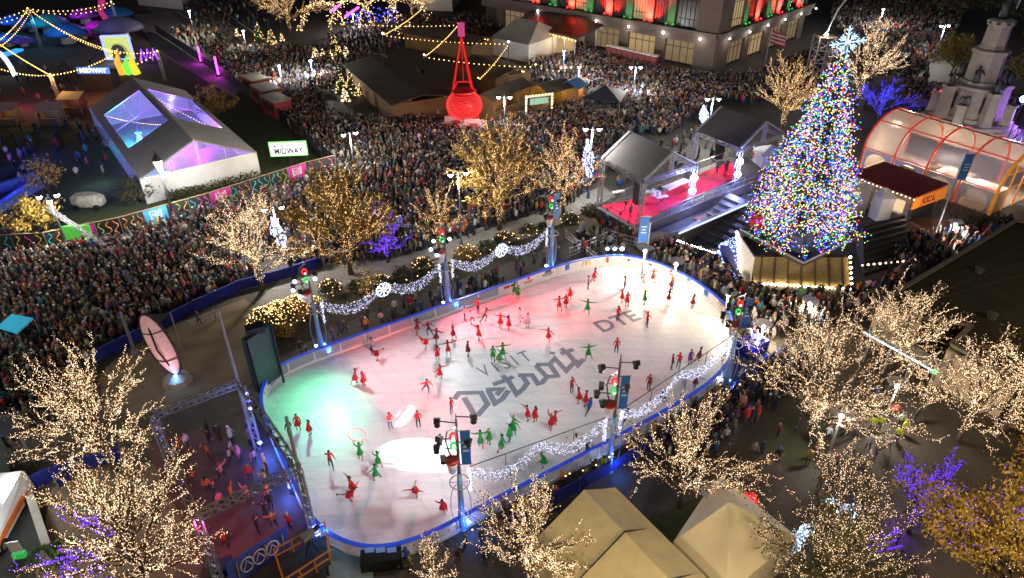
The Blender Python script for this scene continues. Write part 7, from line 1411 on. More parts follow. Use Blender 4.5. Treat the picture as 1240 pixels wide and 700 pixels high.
lamp('SPOT', V3(G(302, 512), 0) + Vector((.5, -.7, .4)), 350, (.1, .2, 1), V3(G(302, 512), 3.5), .1, 40, .8, name='blue_uplight')
b = V3(G(316, 476), 0); t = thing('video_screen', 'big dark video screen seen from behind beside the rounded corner of the boards', 'screen', b); p0, p1 = V3(G(313, 484), 0), V3(G(341, 462), 0); mb = MB(); mb.bar(p0 + az * 3.0, p1 + az * 3.0, .35, 4.6); mb.build('cabinet', M('teal_black_panel', (.03, .06, .075), .5, var=.25, scale=1.2), t); mb = MB()
d = (p1 - p0).normalized(); n_ = Vector((d.y, -d.x, 0))
for f in (.02, .98): q = p0.lerp(p1, f) + n_ * .3; mb.bar(q, q + az * 5.6, .12)
for z in (5.4,): mb.bar(p0 + n_ * .38 + az * z, p1 + n_ * .38 + az * z, .1)
mb.build('support_frame', m_black, t); OBST.append((p0.lerp(p1, .5).x, p0.lerp(p1, .5).y, 2))
mb = MB(); mb.box(p0.lerp(p1, .5) + az * 5.55, (1.2, .8, .5), .5); mb.build('lamp_box', m_black, t)
# sail sculpture
b = V3(G(215, 462), 0); t = thing('sail_sculpture', 'tall pointed oval pink lit sail in a dark frame on the sand', 'sculpture', b); H = 5.6; top = b + Vector((-1.2, .6, H)); low_ = b + Vector((.1, 0, .7)); ctr = low_.lerp(top, .5); axs = (top - low_).normalized(); sd = Vector((.95, .25, 0)).normalized()
prof_ = [(-cos(pi * i / 20), sin(pi * i / 20)) for i in range(21)]; hl = (top - low_).length / 2; rt = [ctr + axs * hl * c + sd * .8 * s for c, s in prof_]; lf = [ctr + axs * hl * c - sd * .8 * s for c, s in prof_]; bul = axs.cross(sd).normalized(); bul = bul if bul.y < 0 else -bul
for z0, z1 in ((0, 7), (7, 13), (13, 20)):
    mb = MB(); vs = []; fs = []
    for i in range(z0, z1 + 1):
        s = prof_[i][1]
        for k in range(9): u = k / 8; vs.append(lf[i].lerp(rt[i], u) + bul * .5 * s * sin(pi * u))
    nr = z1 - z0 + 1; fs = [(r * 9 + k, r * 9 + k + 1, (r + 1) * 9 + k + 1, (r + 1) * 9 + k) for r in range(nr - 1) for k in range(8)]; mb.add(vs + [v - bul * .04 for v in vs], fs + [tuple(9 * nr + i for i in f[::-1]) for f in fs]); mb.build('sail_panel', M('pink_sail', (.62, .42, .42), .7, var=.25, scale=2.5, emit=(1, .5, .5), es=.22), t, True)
mb = MB(); mb.tube(rt, .09, 6); mb.tube(lf, .09, 6); mb.tube([lf[7] + bul * .1] + [lf[7].lerp(rt[7], u) + bul * (.5 * prof_[7][1] * sin(pi * u) + .06) for u in (.2, .4, .6, .8)] + [rt[7] + bul * .1], .05, 5); mb.tube([lf[13].lerp(rt[13], u) + bul * (.5 * prof_[13][1] * sin(pi * u) + .06) for u in (0, .2, .4, .6, .8, 1)], .05, 5); mb.tube([top, ctr + bul * .9, low_], .07, 5); mb.build('frame', M('rust_frame', (.05, .03, .03), .5, .5), t)
mb = MB(); mb.lathe(b, [(1.1, 0), (.9, .4), (.3, .7)], 10); mb.build('rock_base', m_st, t); lamp('SPOT', b + bul * 2.2 + Vector((.3, 0, .3)), 380, (1, .6, .65), ctr, .1, 70, .8, name='sail_light'); lamp('POINT', low_ + bul * .7, 30, (.2, .5, 1), size=.1, name='sail_light')
mb = MB(); mb.octs([low_ + bul * .3], .15); mb.build('foot_lamp', E_bluelamp, t)
b = V3(G(197, 405), 0); t = thing('shade_sail', 'small dark triangular shade sail on posts beside the blue barrier', 'shade sail', b); A_, B_, C_ = G(170, 381, 3.2), G(206, 379, 3.4), G(188, 397, 2.4); mb = MB(); mb.slab([A_, B_, C_], .05); mb.build('cloth', m_dark, t)
for q in (B_, C_): mb = MB(); mb.tube([V3(q, 0), q], .06, 6); mb.build('post', m_steel, t)
# ------------------------------------------------------------------ canopies in the left crowd, vehicle, wreath stall
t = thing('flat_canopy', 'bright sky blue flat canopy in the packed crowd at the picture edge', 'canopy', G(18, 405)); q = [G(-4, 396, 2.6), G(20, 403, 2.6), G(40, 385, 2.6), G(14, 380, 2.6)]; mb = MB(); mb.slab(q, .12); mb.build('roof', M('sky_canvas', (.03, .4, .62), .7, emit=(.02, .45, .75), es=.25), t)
for p in q: mb = MB(); mb.bar(V3(p, 0), V3(p, 2.5), .08); mb.build('leg', m_steel, t)
t = thing('pop_up_canopy', 'black canopy at the picture edge above the service road', 'canopy', G(10, 530)); q = [G(-30, 530, 2.6), G(24, 528, 2.6), G(26, 504, 2.6), G(-20, 500, 2.6)]; c = (q[0] + q[1] + q[2] + q[3]) / 4 + az * .7
for i in range(4): mb = MB(); mb.slab([q[i], q[(i + 1) % 4], c], .05); mb.build('roof_panel', M('black_canvas', (.03, .035, .055), .8), t)
for p in q: mb = MB(); mb.bar(V3(p, 0), V3(p, 2.6), .08); mb.build('leg', m_steel, t)
# service vehicle, partly in frame
b = V3(G(2, 640), 0); t = thing('service_van', 'white vehicle with orange and black livery parked on the service road', 'van', b); yaw = R(100); Vv = lambda x, y, z: b + Matrix.Rotation(yaw, 3, 'Z') @ Vector((x, y, z)); m_vw = M('white_car_paint', (.7, .7, .7), .25, var=.03)
mb = MB(); pr = [(-2.6, .45), (-2.6, 1.1), (-1.5, 1.25), (-.9, 1.95), (2.4, 2.05), (2.6, 1.8), (2.6, .45)]
vs = [Vv(x, s * (.95 if z < 1.5 else .85), z) for s in (-1, 1) for x, z in pr]; nn = 7; mb.add(vs, [tuple(range(nn - 1, -1, -1)), tuple(range(nn, 2 * nn))] + [(i, (i + 1) % nn, (i + 1) % nn + nn, i + nn) for i in range(nn)]); bd = mb.build('body', m_vw, t)
mb = MB(); mb.quad(Vv(-1.44, -.8, 1.36), Vv(-1.44, .8, 1.36), Vv(-.98, .78, 1.92), Vv(-.98, -.78, 1.92)); mb.build('windscreen', M('van_glass', (.02, .025, .03), .1), t)
for s in (-1, 1):
    for x in (-1.65, 1.6): mb = MB(); mb.tube([Vv(x, s * .75, .4), Vv(x, s * .99, .4)], .4, 14); wl = mb.build('wheel', m_black, t); mb = MB(); mb.tube([Vv(x, s * .995, .4), Vv(x, s * 1.0, .4)], .22, 10); mb.build('hub', m_steel, wl)
    mb = MB(); mb.slab([Vv(-2.2, s * .965, .7), Vv(2.2, s * .965, .7), Vv(1.2, s * .965, 1.15), Vv(-1.4, s * .965, 1.1)], .02); mb.build('livery_stripe', M('orange_livery', (.7, .16, .02), .4), t); mb = MB(); mb.octs([Vv(-2.62, s * .7, .85)], .12); mb.build('headlight', E_white, t)
mb = MB(); mb.box(Vv(.2, 0, 2.16), (.35, 1.5, .16), yaw); mb.build('light_bar', M('light_bar', (.3, .1, .05), .3, emit=(.9, .95, 1), es=1.5), t)
mb = MB(); mb.quad(Vv(-2.4, -.8, 1.135), Vv(-1.6, -.8, 1.245), Vv(-1.6, .8, 1.245), Vv(-2.4, .8, 1.135)); mb.build('bonnet_mark', M('black_livery', (.02, .02, .02), .4), t)
lamp('POINT', G(10, 580, 2.6), 160, (.9, .97, 1), size=.2, name='service_lamp'); lamp('POINT', G(15, 625, 2.6), 120, (.9, .97, 1), size=.2, name='service_lamp')
t = thing('trailer', 'long pale trailer with slatted green side above the livery vehicle', 'trailer', G(8, 580)); a, b_ = G(2, 612), G(4, 562); mb = MB(); mb.bar(V3(a, 1.3) + Vector((-.6, 0, 0)), V3(b_, 1.3) + Vector((-.6, 0, 0)), 2.0, 2.0); mb.build('body', stripes('green_slats', (.01, .02, .015), (.1, .14, .1), 5, 'Y'), t); mb = MB(); mb.bar(V3(a, 2.34), V3(b_, 2.34), .7, .1); mb.build('roof_edge', M('tan_roof', (.35, .28, .18), .7), t)
for z in (.1, .9): mb = MB(); q = V3(a.lerp(b_, z), .35) + Vector((.35, 0, 0)); mb.tube([q, q + Vector((.2, 0, 0))], .35, 10); mb.build('wheel', m_black, t)
for u in (.2, .8): mb = MB(); mb.octs([V3(a.lerp(b_, u), 2.5) + Vector((.2, 0, 0))], .17); mb.build('roof_lamp', E_white, t)
for i, (px, l) in enumerate((((62, 690), 'big dark evergreen wreath leaning at the wreath stall'), ((88, 680), 'dark evergreen wreath with pink bow at the wreath stall'))):
    b = V3(G(*px), 0); t = thing('wreath', l, 'wreath', b); c = b + az * 1.0; mb = MB(); rg = random.Random(i); mb.tube([c + Vector((.62 * cos(a), .25 * sin(a), .62 * sin(a))) for a in [2 * pi * k / 16 for k in range(17)]], .14, 6); leaf_cloud(mb, [c + Vector((.62 * cos(a), .25 * sin(a), .62 * sin(a))) + Vector((rg.gauss(0, .1), rg.gauss(0, .1), rg.gauss(0, .1))) for a in [rg.uniform(0, 6.28) for _ in range(350)]], rg, .07); mb.build('foliage', lf_pine, t); mb = MB(); mb.bar(b + Vector((0, .5, 0)), c + Vector((0, .2, .6)), .05); mb.build('easel', m_wood, t)
    if i: mb = MB(); mb.ball(c + Vector((.1, -.25, .3)), .22, 8, 6, 0, (1.3, .6, .8)); mb.build('bow', M('pink_bow', (.6, .3, .3), .7), t)
lamp('POINT', G(90, 692, 1.2), 40, (.85, .92, 1), size=.15, name='stall_lamp'); t = thing('price_board', 'small white notice board with green foot by the wreath stall', 'notice', G(26, 672)); b = V3(G(26, 676), 0); mb = MB(); mb.box(b + az * 1.0, (.6, .06, .8), .2); mb.build('board', m_white, t); mb = MB(); mb.box(b + az * .3, (.62, .3, .35), .2); mb.build('foot', M('green_foot', (.03, .3, .08), .5, emit=(.05, 1, .2), es=.3), t)
# low tan walls on the pavement and orange lift platform, logo drape
t = thing('low_wall', 'low tan boundary wall along the service road edge', 'wall', G(45, 600)); mb = MB(); mb.bar(G(36, 600, .4), G(56, 660, .4), .35, .8); mb.build('wall_body', m_tan if False else M('tan_wall', (.24, .19, .12), .85, var=.2), t); mb = MB(); mb.bar(G(36, 600, .83), G(56, 660, .83), .42, .06); mb.build('coping', M('pale_stone', (.33, .31, .27), .8), t)
m_ora = M('orange_steel', (.55, .2, .02), .45); b = V3(G(355, 690), 0); t = thing('lift_platform', 'orange railed lift platform holding a camera at the near rink corner', 'lift platform', b); q = [G(338, 688, 0), G(398, 655, 0), G(403, 690, 0), G(350, 725, 0)]; mb = MB(); mb.prism([p[:2] for p in q], .5, .62); mb.build('deck', m_dark, t)
for z in (1.05, 1.6):
    for i in range(4): mb = MB(); mb.bar(V3(q[i], z), V3(q[(i + 1) % 4], z), .07); mb.build('guard_rail', m_ora, t)
for i in range(4):
    for f in (0, .33, .66): p = q[i].lerp(q[(i + 1) % 4], f); mb = MB(); mb.bar(V3(p, .6), V3(p, 1.64), .07); mb.build('rail_post', m_ora, t)
c = (q[0] + q[2]) / 2; mb = MB(); mb.box(V3(c, .25), (1.2, .9, .48), .5); mb.build('undercarriage', m_ora, t); c = q[1].lerp(q[0], .35); t2 = thing('broadcast_camera', 'broadcast camera on a tripod on the orange lift platform', 'camera', V3(c, .62)); c = V3(c, .62) + Vector((.2, -.5, 0))
for k in range(3): a = k * 2.1; mb = MB(); mb.bar(c + Vector((.4 * cos(a), .4 * sin(a), 0)), c + az * 1.1, .05); mb.build('tripod_leg', m_black, t2)
mb = MB(); mb.box(c + az * 1.3, (.3, .75, .35), -.6); mb.build('camera_body', M('camera_grey', (.2, .2, .21), .4), t2); mb = MB(); mb.tube([c + Vector((.2, .3, 1.3)), c + Vector((.42, .62, 1.28))], [.12, .15], 10); mb.build('lens', m_black, t2)
t = thing('logo_drape', 'blue violet fabric hoarding printed with round white emblems below the dance stage', 'banner', G(310, 690)); A = G(283, 690, 0); B = G(372, 640, 0); m_ld = M('violet_blue_cloth', (.03, .06, .35), .7, var=.3, scale=1.5)
A, B = V3(G(280, 712), 0), V3(G(352, 664), 0); d = (B - A).normalized(); n_ = Vector((d.y, -d.x, 0)); lean = Vector((-.1, .35, 0))
mb = MB(); mb.slab([A, B, B + az * 1.5 + lean, A + az * 1.5 + lean], .04); dr_ = mb.build('cloth', m_ld, t); sl = (az * 1.5 + lean).normalized(); nn = d.cross(sl); nn = nn if nn.y < 0 else -nn
for u in (.3, .5, .72):
    c = A.lerp(B, u) + (az * 1.5 + lean) * .5 + nn * .05; mb = MB(); mb.tube([c + d * .36 * cos(a) + sl * .42 * sin(a) for a in [2 * pi * i / 16 for i in range(17)]], .05, 4); mb.tube([c - d * .2 - sl * .2, c + sl * .25, c + d * .25 - sl * .15], .05, 4); mb.build('round_emblem', M('emblem_white', (.5, .5, .55), .6), dr_)
for u in (.15, .62, .9): c = A.lerp(B, u) + (az * 1.5 + lean) * .5 + nn * .05; mb = MB(); mb.bar(c - sl * .5, c + sl * .5, .08, .02); mb.build('yellow_stripe', M('yellow_print', (.5, .4, .05), .6), dr_)
t = thing('cable_box', 'small navy case on the floor beside the emblem hoarding', 'case', G(276, 690)); b = V3(G(272, 692), 0); mb = MB(); mb.box(b + az * .3, (1.1, .8, .6), .5); mb.build('case_body', M('navy_case', (.015, .03, .12), .6), t); mb = MB(); mb.box(b + az * .63, (1.14, .84, .06), .5); mb.build('lid', M('navy_case', (.015, .03, .12), .6), t)
t = thing('control_desk', 'black control desk with small screens against the near boards', 'desk', G(465, 672)); b = V3(G(463, 684), 0); mb = MB(); mb.box(b + az * .45, (2.2, .9, .9), .15); mb.build('desk_body', m_black, t)
for x in (-.6, 0, .6): mb = MB(); mb.box(b + Vector((x, .1, 1.15)), (.5, .06, .35), .15); mb.build('screen', M('lit_screen', (.05, .1, .2), .4, emit=(.3, .45, 1), es=.3), t)
t = thing('boards_apron', 'pale blue skirted walkway outside the near corner of the boards', 'walkway', G(420, 690)); mb = MB(); mb.prism([p[:2] for p in (G(392, 655), G(400, 700), G(452, 720), G(452, 680))], .01, .12); mb.build('deck', M('pale_teal_deck', (.22, .32, .34), .6), t); mb = MB(); mb.bar(G(396, 700, .2), G(448, 718, .2), .1, .3); mb.build('kerb', m_steel, t)
# ------------------------------------------------------------------ near tents (bottom)
m_bt = M('beige_tent_fabric', (.55, .49, .3), .75, var=.16, scale=1.6, bump=.6, detail=8)
R0 = G(722, 592, 4.6); L0, E0 = G(664, 632, 2.8), G(741, 590, 3.4); rd = (G(766, 655, 4.6) - G(708, 594, 4.6)).normalized(); wv = Vector((-rd.y, rd.x, 0)); wv = wv if wv.x > 0 else -wv; Wt = 2.9
t = thing('frame_tent', 'big beige ridge tent with a dark seam at the picture bottom', 'tent', V3(R0, 0)); segL = 3.15
R0 = G(708, 594, 4.7)
for k in range(3):
    a, b = R0 + rd * segL * k, R0 + rd * (segL * (k + 1) - .02)
    for s, wd in ((-1, 3.4), (1, 2.2)):
        ez = 2.7 if s < 0 else 3.55; mb = MB(); q = [a, b, V3(b + wv * s * wd, ez), V3(a + wv * s * wd, ez)]; drape(mb, q, .13, 8); mb.build('roof_panel', m_bt, t, True); mb = MB(); a2, b2 = V3(q[3], 0), V3(q[2], 0); mb.slab([a2, b2, q[2], q[3]], .04); mb.build('wall_panel', m_bt, t)
    if k: mb = MB(); mb.tube([a + az * .04, V3(a - wv * 3.4, 2.74)], .04, 5); mb.tube([a + az * .04, V3(a + wv * 2.0, 3.59)], .04, 5); mb.build('seam', m_dark, t)
mb = MB(); mb.slab([R0, V3(R0 - wv * 3.4, 2.7), V3(R0 - wv * 3.4, 0), V3(R0 + wv * 2.0, 0), V3(R0 + wv * 2.0, 3.55)], .05); mb.build('gable_wall', m_bt, t)
q = [V3(G(816, 655, 2.6), 0), V3(G(890, 649, 2.6), 0)]; a, b = q; d = (b - a).normalized()
A1 = G(816, 655, 2.5); PK = G(883, 608, 4.6); B1 = G(965, 650, 2.5); cc = V3(PK, 2.5); C1 = cc + (cc - A1); D1 = cc + (cc - B1)
hip_tent([A1, G(880, 720, 2.5), B1, cc + (cc - G(880, 720, 2.5))], 2.5, [PK] * 4, 'pale pyramid tent with a white lit near face beside the grass', M('ivory_tent_fabric', (.62, .57, .42), .75, var=.1, scale=.8, bump=.2), 'pyramid_tent')
t = thing('light_box', 'red bulb covered gift shape behind the pyramid tent', 'light sculpture', G(893, 622)); b = V3(G(893, 640), 0) ; b = V3(G(897, 628), 0); mb = MB(); mb.box(b + az * .8, (1.3, 1.0, 1.6), .2); mb.build('box', M('red_box', (.3, .01, .01), .6, emit=(1, .02, .02), es=.3), t); rg = random.Random(2); mb = MB(); mb.octs([b + Vector((rg.uniform(-.7, .7), -.56, rg.uniform(.1, 1.6))) for _ in range(90)] + [b + Vector((rg.uniform(-.7, .7), rg.uniform(-.5, .5), 1.65)) for _ in range(60)], .045); mb.build('light_string', E_red, t, kind='stuff')
def light_shape(px, label, pts, r=.3, n=260, seed=0):
    b = V3(G(*px), 0); t = thing('light_animal', label, 'light sculpture', b); mb = MB()
    for p in pts: mb.tube([b + Vector(v) for v in p[0]], [p[1] * k for k in (1, .8, .6)][:len(p[0])] if len(p[0]) == 3 else p[1], 6)
    mb.build('wire_body', M('ice_wire', (.4, .5, .6), .5, emit=(.3, .5, .9), es=.5), t, True); rg = random.Random(seed); q = []
    for _ in range(n): p = rg.choice(pts); i = rg.randint(0, len(p[0]) - 2); a = b + Vector(p[0][i]); c = b + Vector(p[0][i + 1]); q.append(a.lerp(c, rg.random()) + Vector((rg.gauss(0, 1), rg.gauss(0, 1), rg.gauss(0, 1))).normalized() * p[1] * 1.05)
    mb = MB(); mb.octs(q, .028); mb.build('light_string', E('icy_bulb', (.5, .7, 1), 9), t, kind='stuff')
deer = lambda f: [([(-.7 * f, 0, 1.1), (0, 0, 1.15), (.7 * f, 0, 1.15)], .28), ([(-.6 * f, .1, 1.0), (-.65 * f, .1, .5), (-.6 * f, .1, 0)], .11), ([(.6 * f, .1, 1.0), (.6 * f, .12, .5), (.65 * f, .1, 0)], .11), ([(-.55 * f, -.15, 1.0), (-.5 * f, -.15, .5), (-.55 * f, -.15, 0)], .11), ([(.5 * f, -.15, 1.0), (.55 * f, -.15, .5), (.5 * f, -.15, 0)], .11), ([(.7 * f, 0, 1.2), (.95 * f, 0, 1.6), (1.05 * f, 0, 1.9)], .16), ([(1.0 * f, 0, 1.85), (1.25 * f, 0, 1.85), (1.4 * f, 0, 1.75)], .13)]
light_shape((1022, 632), 'icy white light animal standing among the trees, nearer the violet tree', deer(-1), seed=3); light_shape((958, 668), 'icy white light animal beside the pyramid tent', [([(0, 0, 0), (.1, 0, .8), (.15, 0, 1.6)], .35), ([(.15, 0, 1.5), (.3, 0, 2.0), (.6, 0, 2.2)], .2), ([(.1, 0, 1.2), (.7, .1, 1.5), (1.0, .1, 1.9)], .12)], seed=4)
b = V3(G(1068, 668), 0); t = thing('light_bench', 'violet lit bench frame in front of the bronze tree', 'bench', b); mb = MB()
for z, y in ((.45, -.2), (.45, .2), (.85, .35), (1.1, .38)): mb.bar(b + Vector((-1.0, y - .25, z)), b + Vector((1.0, y + .25, z)), .1, .05)
mb.build('slat_frame', E('bench_violet', (.15, .03, 1), 1.4), t)
for x in (-.9, .9): mb = MB(); mb.bar(b + Vector((x, -.25, 0)), b + Vector((x, -.25, .45)), .08); mb.bar(b + Vector((x, .3, 0)), b + Vector((x, .4, 1.1)), .08); mb.build('leg', m_black, t)
for i, (x, y) in enumerate(((14, 150), (66, 150), (92, 136))):  # invented booths, added to fill the dark yard
    b = V3(G(x, y), 0); t = thing('added_game_booth', ['added striped game booth at the picture edge of the dark yard', 'added striped game booth below the low festoon lines', 'added striped game booth nearest the small blue sign'][i], 'booth', b, 'added striped game booths in the yard'); OBST.append((b.x, b.y, 2.4)); mb = MB(); mb.box(b + Vector((0, .8, 1.1)), (3, .15, 2.2)); mb.build('rear_wall', m_tim, t); mb = MB(); mb.box(b + Vector((0, -.7, .5)), (3, .3, 1.0)); mb.build('counter', m_tim, t); mb = MB(); mb.slab([b + Vector((-1.7, -1.2, 2.3)), b + Vector((1.7, -1.2, 2.3)), b + Vector((1.7, 1, 2.9)), b + Vector((-1.7, 1, 2.9))], .06); mb.build('awning', stripes('awning_stripes', (.4, .03, .04), (.5, .5, .48), 1.5), t)
    for sx in (-1.5, 1.5): mb = MB(); mb.bar(b + Vector((sx, -1.0, 0)), b + Vector((sx, -1.0, 2.25)), .08); mb.build('post', m_steel, t)
    lamp('POINT', b + Vector((0, -.2, 1.9)), 25, ((1, .7, .35), (.4, .6, 1), (1, .3, .6))[i % 3], size=.2, name='added_booth_lamp')  # dim coloured lamp added under each invented awning
lamp('POINT', G(1095, 625, 1.0), 160, (.2, .05, 1), size=.3, name='violet_tree_light')
# wooden terrace and lit glass canopy by the rear plaza
t = thing('glass_canopy', 'long slim glass canopy edged in cool light under the lit trees', 'canopy', G(1090, 440)); a, b = G(1046, 402, 3.0), G(1132, 450, 3.0); d = (b - a).normalized(); n_ = Vector((-d.y, d.x, 0)); mb = MB(); mb.slab([a, b, b + n_ * 1.6, a + n_ * 1.6], .05); mb.build('glass_roof', glass('canopy_glass', (.5, .55, .55), .5), t); mb = MB(); mb.bar(a - n_ * .03, b - n_ * .03, .07, .1); mb.build('light_edge', E('cool_edge', (.5, .75, 1), 3), t)
mb = MB(); mb.octs([b], .2); mb.build('green_end', E_green, t)
for f in (.05, .35, .65, .95): p = a.lerp(b, f) + n_ * .8; mb = MB(); mb.bar(V3(p, 0), V3(p, 2.95), .12); mb.build('post', m_steel, t)
b = V3(G(892, 426), 0); 
t = thing('blue_lamp_box', 'blue skirted platform with round blue lamps at the rounded rink end', 'platform', G(908, 420)); b = V3(G(909, 424), 0); mb = MB(); mb.box(b + az * .5, (2.2, 1.4, 1.0), .5); mb.build('skirt', m_drape, t); mb = MB(); mb.octs([b + Vector((0, -.8, 1.3)), b + Vector((.1, -.8, 1.8))], .24); mb.build('lamp', E_bluelamp, t); lamp('POINT', b + Vector((0, -1.6, 1.5)), 200, (.05, .2, 1), size=.2, name='blue_lamp_light')
b = V3(G(743, 318), 0); t = thing('lamp_trio', 'row of three blue white lamps behind the far boards', 'lamp row', b); mb = MB(); mb.octs([b + Vector((x, 0, 1.5)) for x in (-.7, 0, .7)], .2); mb.build('lens', E('trio', (.6, .7, 1), 30), t); mb = MB(); mb.bar(b + Vector((-.9, .25, 1.5)), b + Vector((.9, .25, 1.5)), .3); mb.bar(b + Vector((0, .25, 0)), b + Vector((0, .25, 1.4)), .1); mb.build('stand', m_black, t); lamp('POINT', b + Vector((0, -.6, 1.9)), 180, (.6, .7, 1), size=.2, name='trio_light')
b = V3(G(1078, 165), 0); t = thing('drum_riser', 'small dark performance box with blue skirt beside the blue lit tree', 'stage', G(1115, 130)); c = V3(G(1128, 138), 0); mb = MB(); mb.box(c + az * .8, (8, 4, 1.6), -.2); mb.build('blue_skirt', m_drape, t); mb = MB(); mb.box(c + Vector((-7, 2, 2.5)), (4.5, .5, 5), -.2); mb.build('screen', m_black, t); lamp('POINT', c + Vector((0, -2, 5)), 500, (1, .2, .25), size=.3, name='riser_light')
for a, b, l in ((G(690, 572, 2.4), G(738, 552, 2.4), 'festoon line of golden bulbs behind the boards at the middle near tower'), (G(742, 548, 2.4), G(872, 476, 2.4), 'festoon line of golden bulbs along the spectators to the rounded rink end'), (G(880, 470, 2.6), G(960, 432, 2.6), 'festoon line of golden bulbs under the lit trees past the rink end'), (G(572, 640, 2.6), G(685, 575, 2.6), 'festoon line of golden bulbs along the near boards by the oval'), (G(352, 392, 1.0), G(470, 345, 1.0), 'low festoon line of warm bulbs along the planting bed near the first garland'), (G(478, 342, 1.0), G(650, 278, 1.0), 'low festoon line of warm bulbs along the planting bed behind the second garland')): festoon(a, b, .25, l, E_fest, 1.1, .06)
# unseen lamps without fixtures, added outside the frame to brighten trees, tents and crowd
for p, e in (((12, 13, 10), 4200), ((29, 15, 10), 6800), ((46, 34, 12), 2600), ((2, 14, 10), 1900), ((-22, 17, 11), 1600), ((-44, 38, 11), 3200)): lamp('POINT', p, e, (1, .74, .42) if p[0] > -30 else (1, .92, .8), size=.4, name='edge_fill')
# ------------------------------------------------------------------ spectators and crowd
rg = random.Random(99)
COATS = [('black', (.018, .018, .02), 26), ('charcoal', (.055, .055, .06), 16), ('navy', (.018, .024, .06), 12), ('grey', (.19, .19, .19), 11), ('olive', (.08, .078, .04), 7), ('brown', (.11, .07, .04), 8), ('tan', (.3, .22, .14), 9), ('cream', (.5, .46, .4), 6), ('white', (.68, .68, .68), 6), ('red', (.45, .03, .035), 4), ('maroon', (.16, .03, .04), 3), ('blue', (.03, .1, .36), 4), ('teal', (.03, .2, .24), 3), ('green', (.05, .16, .07), 1.8), ('purple', (.14, .06, .2), 1.2), ('pink', (.5, .16, .25), 1), ('orange', (.55, .16, .03), 1.6), ('mustard', (.38, .26, .05), 1.2)]
HATS = [('black', (.015, .015, .015)), ('grey', (.25, .25, .25)), ('red', (.4, .03, .035)), ('white', (.65, .65, .65)), ('blue', (.04, .09, .32)), ('tan', (.35, .25, .16)), ('green', (.04, .2, .07)), ('pink', (.45, .15, .25))]
cw = [c[2] for c in COATS]
HP = {k: [Vector(G(*p)[:]) for p in v] for k, v in {
 'left': [(-10, 318), (80, 305), (140, 294), (200, 276), (270, 252), (330, 234), (352, 238), (330, 300), (300, 345), (230, 370), (165, 402), (120, 430), (100, 470), (40, 520), (-30, 540)],
 'mid': [(268, 90), (300, 86), (330, 105), (400, 118), (440, 120), (500, 146), (545, 158), (600, 152), (640, 140), (700, 142), (745, 150), (760, 165), (730, 185), (728, 215), (690, 250), (640, 262), (560, 290), (480, 312), (350, 330), (330, 236), (374, 218), (412, 208), (345, 150)],
 'upper': [(640, 142), (690, 128), (700, 100), (690, 62), (735, 72), (800, 88), (862, 95), (930, 92), (945, 100), (915, 130), (880, 122), (842, 140), (810, 165), (750, 165), (745, 150), (700, 142)],
 'market': [(430, 60), (520, 96), (560, 140), (500, 146), (440, 120), (400, 118), (330, 105), (268, 90), (250, 60), (300, 60)],
 'market2': [(560, 20), (625, 30), (590, 44), (540, 40)],
 'street': [(220, 10), (330, 0), (345, 30), (260, 50)],
 'lane': [(640, 92), (640, 78), (690, 62), (700, 100), (690, 128), (660, 110)],
 'awn': [(632, 34), (700, 52), (735, 72), (690, 62), (684, 60), (640, 48)],
 'far': [(1008, -10), (1180, -10), (1150, 60), (1125, 72), (1122, 110), (1100, 120), (1060, 90), (1035, 60), (1005, 30)],
 'far2': [(1075, 110), (1128, 105), (1135, 138), (1090, 148)],
 'backrail': [(345, 432), (395, 412), (470, 378), (545, 352), (665, 312), (690, 304), (668, 322), (600, 353), (540, 372), (450, 405), (392, 428), (340, 452)],
 'path': [(690, 300), (700, 282), (740, 262), (768, 285), (778, 312), (740, 306), (720, 312)],
 'curve': [(785, 318), (800, 298), (830, 305), (866, 318), (905, 352), (960, 362), (1030, 356), (1060, 352), (1050, 372), (990, 395), (940, 405), (925, 440), (905, 455), (905, 420), (890, 385), (862, 358), (828, 336)],
 'kiosk': [(1088, 296), (1125, 284), (1175, 288), (1215, 272), (1226, 276), (1150, 318), (1085, 352), (1062, 352), (1070, 325)],
 'front': [(592, 625), (690, 566), (738, 545), (800, 510), (880, 472), (930, 440), (985, 420), (990, 470), (900, 520), (860, 560), (770, 556), (720, 580), (660, 620), (600, 655)],
 'rear': [(880, 560), (960, 520), (1020, 470), (1090, 480), (1110, 520), (1060, 560), (1030, 600), (960, 600), (900, 590)],
 'below': [(480, 672), (560, 650), (600, 640), (590, 690), (500, 700)],
 'market4': [(395, 42), (455, 36), (470, 62), (440, 62), (400, 60)], 'market3': [(455, 40), (500, 20), (560, 30), (590, 44), (520, 52), (470, 62)], 'tower': [(905, 96), (960, 70), (1000, 60), (1000, 100), (960, 118), (930, 118)],
 'yard': [(-20, 120), (100, 110), (130, 150), (150, 215), (90, 230), (-20, 200)], 'yard2': [(0, 75), (120, 78), (110, 105), (0, 108)], 'street2': [(200, 40), (250, 30), (330, 70), (300, 90)],
 'stagefloor': [(205, 545), (295, 512), (345, 590), (368, 628), (320, 655), (262, 665), (238, 640)],
 'stagewalk': [(735, 196), (845, 160), (890, 176), (870, 190), (790, 214), (745, 232)],
}.items()}
DEN = dict(market4=.6, market3=.6, tower=.8, yard=.14, yard2=.1, street2=.25, left=4.1, mid=2.9, upper=2.4, market=.9, market2=.9, street=.2, lane=.9, awn=.9, far=1.1, far2=.6, backrail=1.9, path=1.0, curve=2.4, kiosk=2.2, front=2.4, rear=.4, below=.8, stagefloor=.6, stagewalk=.35)
PLACE = dict(left='in the packed crowd beside the midway fence', backrail='at the rail of the clear far boards', path='on the path beside the red carpet stage', curve='in the crowd along the rounded rink end', kiosk='waiting by the long garden wall', front='behind the near boards', rear='on the rear plaza under the lit trees', below='below the near boards by the control desk', stagefloor='on the pink lit dance floor', mid='in the packed middle crowd', stagewalk='at the back of the red carpet stage')
grid = {}
